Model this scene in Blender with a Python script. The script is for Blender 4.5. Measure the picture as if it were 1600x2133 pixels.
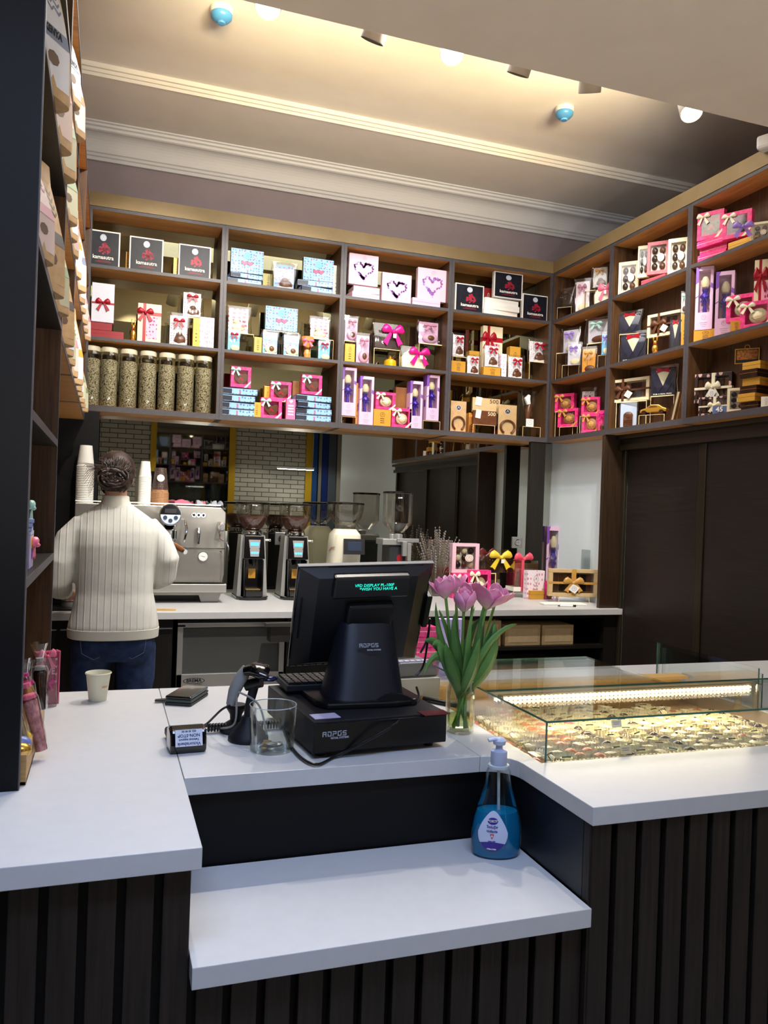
import bpy, bmesh, math, random
from mathutils import Matrix, Vector
random.seed(7)
PI = math.pi
SC = bpy.context.scene
COL = SC.collection
for o in list(bpy.data.objects): bpy.data.objects.remove(o)

# ---------------------------------------------------------------- camera
RR = (Vector((0.944562, -0.326434, 0.035221)), Vector((0.032998, -0.012346, -0.999379)), Vector((0.326671, 0.945138, -0.00089)))
FP = 1669.4; CZ = 1.48
cam = bpy.data.objects.new('camera', bpy.data.cameras.new('camera')); COL.objects.link(cam)
r_, d_, f_ = RR
cam.matrix_world = Matrix(((r_[0], -d_[0], -f_[0], 0), (r_[1], -d_[1], -f_[1], 0), (r_[2], -d_[2], -f_[2], CZ), (0, 0, 0, 1)))
cam.data.sensor_fit = 'HORIZONTAL'; cam.data.sensor_width = 36; cam.data.lens = FP / 1600 * 36
cam.data.clip_start = 0.05
SC.camera = cam
SC.view_settings.view_transform = 'Standard'; SC.view_settings.look = 'None'
SC.view_settings.gamma = 1; SC.view_settings.use_curve_mapping = False
SC.view_settings.exposure = 0.0

def ray(px, py):
    a = (px - 800) / FP; b = (py - 1066.5) / FP
    return r_ * a + d_ * b + f_
C0 = Vector((0, 0, CZ))
def ony(px, py, Y): d = ray(px, py); return C0 + d * (Y / d[1])
def onx(px, py, X): d = ray(px, py); return C0 + d * (X / d[0])
def onz(px, py, z): d = ray(px, py); return C0 + d * ((z - CZ) / d[2])
def ppm(p): return FP / (Vector(p) - C0).dot(f_)

# ---------------------------------------------------------------- world and lights
W = bpy.data.worlds.new('world'); SC.world = W; W.use_nodes = True
W.node_tree.nodes['Background'].inputs[0].default_value = (0.62, 0.70, 1.0, 1)
W.node_tree.nodes['Background'].inputs[1].default_value = 0.05

def aim(o, tgt):
    v = Vector(tgt) - o.location
    o.rotation_euler = v.to_track_quat('-Z', 'Y').to_euler()
def area(name, loc, tgt, sx, sy, power, color, spread=180):
    l = bpy.data.lights.new(name, 'AREA'); l.shape = 'RECTANGLE'; l.size = sx; l.size_y = sy
    l.energy = power; l.color = color; l.spread = math.radians(spread)
    o = bpy.data.objects.new(name, l); COL.objects.link(o); o.location = loc; aim(o, tgt); return o
def spot(name, loc, tgt, power, color, deg, blend=.25, rad=.035):
    l = bpy.data.lights.new(name, 'SPOT'); l.energy = power; l.color = color
    l.spot_size = math.radians(deg); l.spot_blend = blend; l.shadow_soft_size = rad
    o = bpy.data.objects.new(name, l); COL.objects.link(o); o.location = loc; aim(o, tgt); return o
WARM = (1.0, 0.80, 0.52); NEUT = (1.0, 0.92, 0.80); COOL = (0.42, 0.60, 1.0)
# spots over the service aisle that light the shelf walls
SPOTS = [(0.45, 3.05, 3.50), (1.10, 3.05, 3.50), (1.75, 3.05, 3.50), (2.35, 3.05, 3.50)]
AIMS = [(0.15, 5.3, 2.25), (1.05, 5.3, 2.25), (1.95, 5.3, 2.2), (3.05, 4.6, 2.2)]
for i, (p, t) in enumerate(zip(SPOTS, AIMS)):
    spot('shelf_spot', p, t, (135, 120, 120, 110)[i], NEUT, 51, .3)
spot('shelf_spot', (1.2, 3.0, 3.5), (-.15, 3.1, 2.4), 45, NEUT, 60, .5)
# spots turned to the coffee counter and the barista
for x, t in ((0.5, (0.05, 4.1, 1.15)), (1.2, (0.9, 4.8, 1.0)), (2.2, (2.7, 4.9, 1.0))):
    spot('counter_spot', (x, 3.0, 3.50), t, 315 if x < 1 else 260 if x < 2 else 130, (1, .97, .93), 46, .6)
# warm strip on the back of the lowered ceiling, washing the upper ceiling
area('cove_light', (1.45, 2.86, 3.46), (1.45, 3.86, 4.00), 2.4, .05, 25, (1.0, 0.74, 0.36), 62)
# spots turned to the service counters
for x, t, pw in ((0.2, (0.0, 2.0, .9), 70), (1.15, (0.75, 1.75, .9), 85), (2.3, (1.9, 2.5, .9), 22)):
    spot('counter_spot', (x, 3.05, 3.50), t, pw, (1, .94, .86), 62, .5, .014)
# cool light from the entrance side
area('cool_panel_light', (0.1, .30, 3.14), (0.2, 1.35, .7), 1.8, .5, 22, COOL, 95)
# unseen downlights added to brighten the customer side
for x, y in ((-.6, -1.45), (.8, -1.45), (2.2, -1.45), (3.4, -1.45)):
    spot('customer_fill_spot', (x, y, 3.15), (x, y-.45, 0), 62, (1.0, .94, .87), 72, .4)
ADDED_UPLIGHTS = [(-.3, -2.12, 1.25), (1.3, -2.12, 1.25), (2.9, -2.12, 1.25)]  # added uplights, put in to brighten the lowered ceiling
for p in ADDED_UPLIGHTS: spot('added_uplight_spot', p, (p[0]*.6+.4, .9, 3.2), 145, (1.0, .94, .87), 72, .5, .06)
for x in (.7, 2.2): spot('wall_fill_spot', (x, 3.0, 3.45), (x+.1, 5.4, 3.62), 30, (.93, .95, 1.0), 100, .6, .05)  # fill spots added to lift the dark upper wall and cornice
area('aisle_light', (1.4, 3.75, 3.79), (1.4, 4.0, 0), 2.4, 1.2, 56, (.97, .98, 1.0), 150)

# ---------------------------------------------------------------- materials
def lin(c):
    if isinstance(c, str): c = [int(c[i:i+2], 16) / 255 for i in (0, 2, 4)]
    return tuple((x / 12.92 if x <= .04045 else ((x + .055) / 1.055) ** 2.4) for x in c[:3]) + (1,)
MATS = {}
def mat(name, col='808080', rough=.5, metal=0., spec=.5, emit=None, es=0., coat=0., trans=0., ior=1.45, sub=0.):
    if name in MATS: return MATS[name]
    m = bpy.data.materials.new(name); m.use_nodes = True
    b = m.node_tree.nodes['Principled BSDF']
    b.inputs['Base Color'].default_value = lin(col); b.inputs['Roughness'].default_value = rough
    b.inputs['Metallic'].default_value = metal; b.inputs['Specular IOR Level'].default_value = spec
    b.inputs['Coat Weight'].default_value = coat; b.inputs['Transmission Weight'].default_value = trans
    b.inputs['IOR'].default_value = ior
    if sub: b.inputs['Subsurface Weight'].default_value = sub; b.inputs['Subsurface Radius'].default_value = (.01, .005, .003)
    if emit: b.inputs['Emission Color'].default_value = lin(emit); b.inputs['Emission Strength'].default_value = es
    m.diffuse_color = lin(col); MATS[name] = m; return m
def nodes(m): return m.node_tree.nodes, m.node_tree.links, m.node_tree.nodes['Principled BSDF']
def coords(m, kind='Object', scale=(1, 1, 1), rot=(0, 0, 0)):
    n, l, b = nodes(m); tc = n.new('ShaderNodeTexCoord'); mp = n.new('ShaderNodeMapping')
    mp.inputs['Scale'].default_value = scale; mp.inputs['Rotation'].default_value = rot
    l.new(tc.outputs[kind], mp.inputs['Vector']); return mp.outputs[0]
def ramp(m, fac, stops, const=False):
    n, l, b = nodes(m); r = n.new('ShaderNodeValToRGB'); e = r.color_ramp
    if const: e.interpolation = 'CONSTANT'
    while len(e.elements) < len(stops): e.elements.new(.5)
    for el, (p, c) in zip(e.elements, stops): el.position = p; el.color = lin(c)
    l.new(fac, r.inputs[0]); return r.outputs[0]
def bump(m, h, s=.2, dist=.01):
    n, l, b = nodes(m); k = n.new('ShaderNodeBump'); k.inputs['Strength'].default_value = s; k.inputs['Distance'].default_value = dist
    l.new(h, k.inputs['Height']); l.new(k.outputs[0], b.inputs['Normal'])
def noise(m, vec, sc=5., det=3., rough=.5):
    n, l, b = nodes(m); k = n.new('ShaderNodeTexNoise'); k.inputs['Scale'].default_value = sc
    k.inputs['Detail'].default_value = det; k.inputs['Roughness'].default_value = rough
    l.new(vec, k.inputs['Vector']); return k.outputs['Fac']
def wood(name, c1, c2, scale=(60, 60, 2), rough=.5, bs=.15, spec=.4):
    if name in MATS: return MATS[name]
    m = mat(name, c1, rough, spec=spec); n, l, b = nodes(m)
    f = noise(m, coords(m, 'Object', scale), 1.6, 5, .6)
    l.new(ramp(m, f, [(.32, c1), (.68, c2)]), b.inputs['Base Color']); bump(m, f, bs, .002); return m
def dots(name, base, dot, sc=60., th=.28, rough=.45, third=None):
    if name in MATS: return MATS[name]
    m = mat(name, base, rough); n, l, b = nodes(m)
    v = n.new('ShaderNodeTexVoronoi'); v.inputs['Scale'].default_value = sc; v.inputs['Randomness'].default_value = .35
    l.new(coords(m), v.inputs['Vector'])
    o = ramp(m, v.outputs['Distance'], [(0, dot), (th, base)], True)
    if third:
        mx = n.new('ShaderNodeMix'); mx.data_type = 'RGBA'
        v2 = n.new('ShaderNodeTexVoronoi'); v2.inputs['Scale'].default_value = sc * .8; v2.inputs['Randomness'].default_value = .6
        l.new(coords(m, 'Object', (1, 1, 1.15), (0, .3, 0)), v2.inputs['Vector'])
        g = n.new('ShaderNodeMath'); g.operation = 'LESS_THAN'; g.inputs[1].default_value = th * .8
        l.new(v2.outputs['Distance'], g.inputs[0]); l.new(g.outputs[0], mx.inputs['Factor'])
        l.new(o, mx.inputs['A']); mx.inputs['B'].default_value = lin(third); o = mx.outputs['Result']
    l.new(o, b.inputs['Base Color']); return m
def mottled(name, c1, c2, sc=20., rough=.5, bs=0., spec=.5, metal=0., dist=.004):
    if name in MATS: return MATS[name]
    m = mat(name, c1, rough, spec=spec, metal=metal); n, l, b = nodes(m)
    f = noise(m, coords(m), sc, 4, .55)
    l.new(ramp(m, f, [(.35, c1), (.65, c2)]), b.inputs['Base Color'])
    if bs: bump(m, f, bs, dist)
    return m
def clear(name, tint='FFFFFF', gloss=.12, rough=.03, glosscol='FFFFFF'):
    """thin clear sheet: transparent with fresnel gloss"""
    if name in MATS: return MATS[name]
    m = bpy.data.materials.new(name); m.use_nodes = True; n, l = m.node_tree.nodes, m.node_tree.links
    n.remove(n['Principled BSDF']); out = n['Material Output']
    t = n.new('ShaderNodeBsdfTransparent'); t.inputs[0].default_value = lin(tint)
    g = n.new('ShaderNodeBsdfGlossy'); g.inputs['Roughness'].default_value = rough; g.inputs[0].default_value = lin(glosscol)
    lw = n.new('ShaderNodeLayerWeight'); lw.inputs[0].default_value = .25
    mu = n.new('ShaderNodeMath'); mu.operation = 'MULTIPLY_ADD'; mu.inputs[1].default_value = .5; mu.inputs[2].default_value = gloss
    mx = n.new('ShaderNodeMixShader'); l.new(lw.outputs['Fresnel'], mu.inputs[0]); l.new(mu.outputs[0], mx.inputs[0])
    l.new(t.outputs[0], mx.inputs[1]); l.new(g.outputs[0], mx.inputs[2]); l.new(mx.outputs[0], out.inputs['Surface'])
    MATS[name] = m; return m

M_white_lam = mottled('white laminate', 'C8C7C6', 'CBCAC9', 30, .32)
M_dark_lam = wood('dark laminate', '15130F', '201C18', (90, 90, 3), .42)
M_black_lam = mottled('black laminate', '0B0A0B', '0E0D0E', 90, .5, spec=.25)
M_slat = wood('stained slat wood', '15100C', '2A2019', (70, 70, 3), .55, .35)
M_unit_lit = wood('lit walnut board', 'B67C42', 'DA9E5A', (3, 60, 60), .42, .1)  # dark wood lightened: light from below is put into the board colour
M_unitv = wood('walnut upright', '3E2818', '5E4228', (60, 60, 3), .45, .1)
M_edge = mottled('grey board edge', '403C3E', '484448', 40, .45)
M_gold = mottled('gold fascia', '7E6A44', '887450', 4, .5, metal=.2)
M_wall = mottled('grey wall paint', '8C8288', '90868C', 8, .85, .04)
M_ceil = mottled('ceiling paint', 'D4D0C8', 'D8D4CC', 6, .9, .03)
M_plaster = mat('white plaster', 'D8D8D4', .7)
M_black = mat('black plastic', '0B0B0D', .32)
M_blackg = mat('glossy black plastic', '08080A', .12, coat=.5)
M_blackm = mat('matte black plastic', '121318', .55)
M_navy = mat('dark navy plastic', '10131E', .42)
M_steel = mat('brushed steel', 'C4C2BC', .38, metal=.8)
M_chrome = mat('chrome', 'E0E0E0', .08, metal=1)
M_grey = mat('grey plastic', '8C8C8A', .4)
M_silver = mat('silver paint', 'A8A8A6', .35, metal=.6)
M_creamp = mat('cream plastic', 'D8D3BE', .3)
M_paper = mat('white paper', 'EDEAE2', .7)
M_cream = mat('cream card', 'EBDDB8', .6)
M_kraft = mottled('kraft paper', 'B89468', 'C4A278', 40, .65, .1)
M_kraftl = mottled('light kraft card', 'C8A878', 'D0B284', 40, .6)
M_choc = mottled('milk chocolate', '5A331C', '66402A', 30, .3)
M_dchoc = mottled('dark chocolate', '24130D', '32190F', 30, .25)
M_wchoc = mat('white chocolate', 'E9DDB4', .35)
M_gb = mat('gold card', 'D09A3A', .35, metal=.25)
M_goldf = mat('gold foil', 'D8A848', .25, metal=.8)
M_mag = mottled('magenta box card', 'D8206C', 'EE4A90', 60, .35)
M_red = mat('crimson ribbon', 'A00D24', .35)
M_redc = mat('red card', '8E1420', .45)
M_magr = mat('magenta satin', 'D01880', .25)
M_pinkr = mat('pink satin', 'E8708C', .3)
M_whiter = mat('cream satin', 'EFE6C8', .3)
M_mint = mat('mint satin', 'A8D4C4', .3)
M_lav = mat('lavender satin', '9A78CC', .3)
M_yelr = mat('yellow satin', 'E8C83C', .28)
M_goldr = mat('gold satin', 'C8964A', .28)
M_lil = mat('lilac card', 'DDB6D4', .35)
M_lil2 = mat('pink lilac card', 'E6BCCB', .35)
M_purp = mat('purple print', '7A4AA8', .45)
M_violet = mat('violet foil', '4A2CA8', .25, metal=.5)
M_blue = dots('blue heart print', '8CB8E0', '5A78B0', 55, .30, third='D86080')
M_bluep = mat('pale blue card', '7CC0E8', .45)
M_navyc = mat('navy card', '161A2E', .4)
M_noir = mottled('black printed card', '0F1018', '1A1B28', 25, .4, spec=.3)
M_redp = mat('red print', '9A1430', .5)
M_polka = dots('polka card', 'EDE8EC', '8A7890', 75, .22, third='D89AAE')
M_flower = dots('floral card', 'F0ECEA', 'D04A64', 38, .33, third='9AA8C8')
M_pinkdot = dots('pink floral card', 'F2E4EA', 'D890B0', 60, .30)
M_glit = mottled('silver glitter card', 'C4C4D0', 'E4E4EE', 300, .4)
M_cello = clear('cellophane', 'FAFAFA', .05, .06)
M_acryl = clear('acrylic sheet', 'F6F2E8', .10, .03)
M_acryl_edge = mat('acrylic edge', 'F0DCA8', .2)
M_glass = clear('clear glass', 'F8FBFA', .03, .0)
M_glassd = clear('smoky glass', 'C8C8C4', .06, .02)
def liquid(name, col, tr, k=.45):
    """coloured liquid: part see-through, part scattering"""
    m = bpy.data.materials.new(name); m.use_nodes = True; n, l = m.node_tree.nodes, m.node_tree.links; b = n['Principled BSDF']
    b.inputs['Base Color'].default_value = lin(col); b.inputs['Roughness'].default_value = .15
    t = n.new('ShaderNodeBsdfTransparent'); t.inputs[0].default_value = lin(tr); mx = n.new('ShaderNodeMixShader'); mx.inputs[0].default_value = k
    l.new(b.outputs[0], mx.inputs[1]); l.new(t.outputs[0], mx.inputs[2]); l.new(mx.outputs[0], n['Material Output'].inputs['Surface']); MATS[name] = m; return m
M_glassedge = mat('green glass edge', '3E6E5C', .15)
M_mirror = mat('mirror', 'B8B8AE', .0, metal=1)
M_mirror2 = mat('bronze mirror', '8E8A6E', .0, metal=1)
M_skin = mat('skin', 'C99A80', .5, sub=.05)
M_emblem = mat('emblem grey', '9A98A8', .5)
M_wood_t = wood('beech wood', 'A8804C', 'C09A64', (6, 60, 60), .5)
M_green = mottled('leaf green', '34602A', '4C7A34', 15, .45)
M_stem = mat('stem green', '6A9440', .5)
M_bulb = mat('lamp disc', 'FFFFFF', .5, emit='FFFAF0', es=14)

# ---------------------------------------------------------------- mesh builder
class B:
    def __init__(s): s.v = []; s.f = []; s.mi = []; s.T = Matrix.Identity(4); s.m = 0; s.mats = []
    def use(s, m):
        if m not in s.mats: s.mats.append(m)
        s.m = s.mats.index(m); return s
    def at(s, loc=(0, 0, 0), rot=(0, 0, 0), sc=(1, 1, 1)):
        from mathutils import Euler
        s.T = Matrix.Translation(loc) @ Euler(rot).to_matrix().to_4x4() @ Matrix.Diagonal((*sc, 1)); return s
    def add(s, vs, fs):
        k = len(s.v); s.v += [tuple(s.T @ Vector(p)) for p in vs]
        for f in fs: s.f.append(tuple(i + k for i in f)); s.mi.append(s.m)
        return s
    def box(s, x0, x1, y0, y1, z0, z1):
        return s.add([(x, y, z) for z in (z0, z1) for y in (y0, y1) for x in (x0, x1)],
                     [(0, 2, 3, 1), (4, 5, 7, 6), (0, 1, 5, 4), (2, 6, 7, 3), (0, 4, 6, 2), (1, 3, 7, 5)])
    def cbox(s, c, d): return s.box(c[0]-d[0]/2, c[0]+d[0]/2, c[1]-d[1]/2, c[1]+d[1]/2, c[2]-d[2]/2, c[2]+d[2]/2)
    def loft(s, rings, cap=(True, True), closed=True):
        n = len(rings[0]); vs = [p for r in rings for p in r]; fs = []
        for i in range(len(rings) - 1):
            for j in range(n if closed else n - 1):
                a = i*n+j; b = i*n+(j+1) % n; fs.append((a, b, b+n, a+n))
        if cap[0]: fs.append(tuple(range(n-1, -1, -1)))
        if cap[1]: fs.append(tuple(range((len(rings)-1)*n, len(rings)*n)))
        return s.add(vs, fs)
    def lathe(s, prof, seg=24, c=(0, 0, 0), ex=1., ey=1., cap=(True, True)):
        return s.loft([[(c[0]+r*ex*math.cos(2*PI*j/seg), c[1]+r*ey*math.sin(2*PI*j/seg), c[2]+z) for j in range(seg)] for r, z in prof], cap)
    def ball(s, c, rx, ry=None, rz=None, seg=14, n=8):
        ry = ry or rx; rz = rz or rx
        return s.lathe([(max(1e-4, math.sin(PI*i/n)), -math.cos(PI*i/n)) for i in range(n+1)], seg) if False else \
            s.loft([[(c[0]+rx*max(1e-3, math.sin(PI*i/n))*math.cos(2*PI*j/seg), c[1]+ry*max(1e-3, math.sin(PI*i/n))*math.sin(2*PI*j/seg), c[2]-rz*math.cos(PI*i/n)) for j in range(seg)] for i in range(n+1)])
    def tube(s, pts, r, seg=8, cap=(True, True)):
        pts = [Vector(p) for p in pts]; n = len(pts)
        if not isinstance(r, list): r = [r]*n
        rings = []; up = None
        for i, p in enumerate(pts):
            t = (pts[min(i+1, n-1)] - pts[max(i-1, 0)]).normalized()
            if up is None: up = Vector((0, 0, 1)) if abs(t.z) < .9 else Vector((1, 0, 0))
            a = t.cross(up).normalized(); up = a.cross(t).normalized()
            q = r[i]; q = q if isinstance(q, tuple) else (q, q)
            rings.append([p + a*q[0]*math.cos(2*PI*j/seg) + up*q[1]*math.sin(2*PI*j/seg) for j in range(seg)])
        return s.loft(rings, cap)
    def prism(s, poly, y0, y1):
        """polygon in XZ (counter-clockwise seen from -Y), from y0 (front) to y1 (back)"""
        n = len(poly); vs = [(x, y0, z) for x, z in poly] + [(x, y1, z) for x, z in poly]
        fs = [tuple(range(n)), tuple(range(2*n-1, n-1, -1))] + [(i, i+n, (i+1) % n+n, (i+1) % n) for i in range(n)]
        return s.add(vs, fs)
    def slab(s, poly, z0, z1):
        n = len(poly); vs = [(x, y, z0) for x, y in poly] + [(x, y, z1) for x, y in poly]
        fs = [tuple(range(n-1, -1, -1)), tuple(range(n, 2*n))] + [(i, (i+1) % n, (i+1) % n+n, i+n) for i in range(n)]
        return s.add(vs, fs)
    def frame(s, x0, x1, z0, z1, t, y0, y1):
        s.box(x0, x1, y0, y1, z0, z0+t); s.box(x0, x1, y0, y1, z1-t, z1)
        s.box(x0, x0+t, y0, y1, z0+t, z1-t); s.box(x1-t, x1, y0, y1, z0+t, z1-t); return s
    def disc(s, c, r, y0, y1, seg=20):
        return s.prism([(c[0]+r*math.cos(2*PI*i/seg), c[1]+r*math.sin(2*PI*i/seg)) for i in range(seg)], y0, y1)
    def ring(s, c, r, t, y0, y1, seg=20):
        for i in range(seg):
            a, b = 2*PI*i/seg, 2*PI*(i+1)/seg
            s.prism([(c[0]+q*math.cos(w), c[1]+q*math.sin(w)) for q, w in ((r-t, a), (r, a), (r, b), (r-t, b))], y0, y1)
        return s
    def heart(s, c, r, y0, y1, n=22):
        P = []
        for i in range(n):
            t = 2*PI*i/n; P.append((c[0]-r*.0625*16*math.sin(t)**3, c[1]+r*.0625*(13*math.cos(t)-5*math.cos(2*t)-2*math.cos(3*t)-math.cos(4*t))))
        return s.prism(P, y0, y1)
    def bow(s, c, w, d=.012, tails=True):
        """ribbon bow: two puffed loops, a knot and two tails, facing -Y"""
        x, y, z = c
        for sg in (-1, 1):
            rings = []
            for t, h, q in ((0, .10, .3), (.25, .24, .8), (.6, .36, 1), (.85, .30, .8), (1, .12, .3)):
                cx = x+sg*w*.5*t; cz = z+w*.12*math.sin(t*PI)+w*.08*t
                rings.append([(cx, y+q*d*math.sin(a), cz+w*h*.5*math.cos(a)) for a in [2*PI*k/10 for k in range(10)]])
            if sg < 0: rings = rings[::-1]
            s.loft(rings)
            if tails:
                s.prism([(x+sg*w*.02, z), (x+sg*w*.14, z+w*.02), (x+sg*w*.46, z-w*.42), (x+sg*w*.36, z-w*.44), (x+sg*w*.26, z-w*.54)][::sg if sg > 0 else -1], y-.002, y+.001)
        s.ball((x, y-d*.5, z+w*.02), w*.09, d*.9, w*.09, 10, 6)
        return s
    def build(s, name, m=None, parent=None, smooth=False, bevel=0, loc=None, rz=0, solid=0, rot=None):
        me = bpy.data.meshes.new(name); me.from_pydata(s.v, [], s.f)
        ms = s.mats if s.mats else [m or M_grey]
        for k in ms: me.materials.append(k)
        if s.mats:
            for p, i in zip(me.polygons, s.mi): p.material_index = i
        me.update()
        if smooth:
            for p in me.polygons: p.use_smooth = True
            try: me.set_sharp_from_angle(angle=math.radians(smooth if smooth is not True else 40))
            except Exception: pass
        o = bpy.data.objects.new(name, me); COL.objects.link(o)
        if parent: o.parent = parent
        if loc is not None: o.location = loc
        o.rotation_euler = rot if rot else (0, 0, rz)
        if bevel:
            bm = o.modifiers.new('bevel', 'BEVEL'); bm.width = bevel; bm.segments = 2; bm.limit_method = 'ANGLE'
        return o
def tag(o, label=None, cat=None, group=None, kind=None):
    if label: o['label'] = label
    if cat: o['category'] = cat
    if group: o['group'] = group
    if kind: o['kind'] = kind
    return o
def thing(name, label, cat, loc=(0, 0, 0), rz=0, group=None):
    o = bpy.data.objects.new(name, None); COL.objects.link(o); o.location = loc; o.rotation_euler = (0, 0, rz)
    o.empty_display_size = .03
    return tag(o, label, cat, group)
def struct(o): o['kind'] = 'structure'; return o
def dup(root, loc, rz=0, label=None, group=None, scale=None):
    r = root.copy(); COL.objects.link(r); r.location = loc; r.rotation_euler = (0, 0, rz)
    if label: r['label'] = label
    if group: r['group'] = group
    if scale: r.scale = scale
    for ch in list(root.children):
        c = ch.copy(); COL.objects.link(c); c.parent = r
        for g in list(ch.children):
            d = g.copy(); COL.objects.link(d); d.parent = c
    return r
def text(s, size, m, parent=None, loc=(0, 0, 0), rot=(PI/2, 0, 0), name='lettering', ext=.0004, align='CENTER', sx=1., bold=0.):
    cu = bpy.data.curves.new(name, 'FONT'); cu.body = s; cu.size = size; cu.align_x = align; cu.align_y = 'CENTER'
    cu.extrude = ext; cu.offset = bold; cu.resolution_u = 2
    t = bpy.data.objects.new(name, cu); COL.objects.link(t)
    bpy.context.view_layer.update()
    me = bpy.data.meshes.new_from_object(t); bpy.data.objects.remove(t); bpy.data.curves.remove(cu)
    me.materials.clear(); me.materials.append(m)
    if sx != 1:
        for v in me.vertices: v.co.x *= sx
    o = bpy.data.objects.new(name, me); COL.objects.link(o); o.location = loc; o.rotation_euler = rot
    if parent: o.parent = parent
    return o
# ================================================================ SETTING
XR = 3.04; YB = 5.18; XW = 3.21; YM = 5.40          # shelf fronts (right, back), alcove wall, mirror
ZS = (2.062, 2.479, 2.917, 3.247)                   # shelf tops and the underside of the top board
BX = (-.16, .655, 1.445, 2.232, 3.04)
RY = (5.18, 4.453, 3.71, 2.96, 2.21)
M_floor = mottled('floor tile', 'B4B0A8', 'C0BCB4', 3, .4)
struct(B().box(-1.6, 4.3, -2.5, 5.6, -.05, 0).build('floor', M_floor))
struct(B().box(-1.6, 4.3, 5.42, 5.6, 0, 3.95).build('wall_back', M_wall))
struct(B().box(4.2, 4.3, -2.5, 5.42, 0, 3.95).build('wall_right', M_wall))
M_wood_door = wood('brown slatted door', '3A1E0C', '6A3A18', (60, 60, 2), .5, .4)
struct(B().box(-1.6, -1.5, -2.5, 5.42, 0, 3.95).build('wall_left', M_wall))
struct(B().box(-1.5, 4.2, 2.755, 4.72, 3.88, 3.98).build('ceiling_raised', M_ceil))
struct(B().box(-1.5, 4.2, 4.72, 5.42, 3.82, 3.98).build('ceiling_border', M_ceil))
b = B()
for i, (dy, dz, t) in enumerate(((.0, .0, .012), (.02, .018, .014), (.045, .036, .02))):
    b.box(-1.5, 4.2, 4.712-dy*.6, 4.72, 3.818+dz, 3.885)
struct(b.build('trim_1', M_ceil))
# cornice between the back wall and the ceiling
prof = [(5.42, 3.63), (5.395, 3.63), (5.395, 3.65), (5.385, 3.655), (5.385, 3.67), (5.375, 3.675)]
for k in range(9):
    a = k/8*PI/2; prof.append((5.375-.085*(1-math.cos(a)), 3.675+.095*math.sin(a)))
prof += [(5.28, 3.775), (5.28, 3.79), (5.265, 3.795), (5.265, 3.808), (5.25, 3.812), (5.25, 3.825), (5.42, 3.825)]
b = B(); b.loft([[(x, y, z) for y, z in prof] for x in (-1.5, 4.2)])
struct(b.build('trim_2', mat('cornice plaster', 'C8CACE', .7)))
# lowered ceiling over the customers
struct(B().box(-1.5, 4.2, -2.4, 2.755, 3.20, 3.98).build('ceiling', mottled('lowered ceiling paint', 'D8CCBA', 'DCD0BE', 5, .9)))
# partition behind the right-hand units
struct(B().box(3.215, 3.26, -.5, 5.42, 0, 3.24).build('wall_partition', mottled('white panel', 'DCE8F0', 'E0ECF2', 3, .45)))
# customer-side wall (seen in the mirror)
m = mat('white brick', 'C8C6BC', .8); n, l, bs = nodes(m)
br = n.new('ShaderNodeTexBrick'); br.inputs['Color1'].default_value = lin('C4C2B8'); br.inputs['Color2'].default_value = lin('B8B6AC')
br.inputs['Mortar'].default_value = lin('5A5850'); br.inputs['Scale'].default_value = 1; br.inputs['Mortar Size'].default_value = .006
br.inputs['Brick Width'].default_value = .24; br.inputs['Row Height'].default_value = .075
l.new(coords(m, 'Object', (1, 1, 1), (PI/2, 0, 0)), br.inputs['Vector']); l.new(br.outputs['Color'], bs.inputs['Base Color'])
bump(m, br.outputs['Fac'], .6, -.01)
M_brick = m
YO = -2.35; YV = 2*YM - YO      # virtual depth of the opposite wall in the mirror
def refx(px): return ony(px, 950, YV)[0]
struct(B().box(-1.6, 4.3, YO-.25, YO-.06, 0, 3.19).build('wall_front', mottled('dark entrance wall', '1A1618', '201A1C', 5, .6)))
for a, c in ((140, 313), (490, 637)):
    tag(B().box(refx(a), refx(c), YO-.05, YO, 0, 3.15).build('brick_panel', M_brick), 'white brick wall panel reflected in the mirror ' + ('behind the barista' if a < 300 else 'above the black coffee grinders'), 'wall panel')
M_yel = mat('yellow frame', 'C8A018', .5)
for i, (a, c) in enumerate(((313, 325), (477, 490), (637, 650))):
    tag(B().box(refx(a), refx(c), YO-.05, YO+.04, 0, 3.15).build('yellow_frame_post', M_yel), 'yellow frame post reflected in the mirror, ' + ('left of the dark shop window', 'right of the dark shop window', 'right edge of the brick panel over the grinders')[i], 'post')
o = struct(B().box(refx(325), refx(477), YO-.04, YO-.02, .2, 3.1).build('window_1', mat('night window glass', '0A0C0C', .02, spec=1., coat=1)))
for i, (a, c, cc) in enumerate(((650, 661, '1C4A8C'), (664, 670, '8C8A80'), (671, 683, '16307A'), (684, 700, '5A6470'), (702, 712, 'A8A498'))):
    tag(B().box(refx(a), refx(c), YO-.05, YO+.03, 0, 3.15).build('entrance_post', mat('post '+cc, cc, .5)),
        ('blue post reflected beside the yellow frame', 'thin grey post reflected between two blue posts', 'dark blue post reflected in the mirror', 'slate grey post reflected in the mirror', 'pale door post reflected next to the dark panel')[i], 'post')
t = thing('linear_lamp', 'slim white linear lamp reflected over the brick panel', 'lamp', (refx(600), YO+.6, 2.1))
# hung on the customer side
B().box(-.3, .3, -.03, .03, 0, .035).build('housing', M_white_lam, t)
B().box(-.29, .29, -.025, .025, -.006, 0).build('diffuser', mat('lamp diffuser', 'FFFFFF', .5, emit='FFFFFF', es=70), t)
for s_ in (-.28, .28): B().box(s_-.002, s_+.002, -.002, .002, .035, 1.1).build('suspension_wire', M_steel, t)

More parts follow.
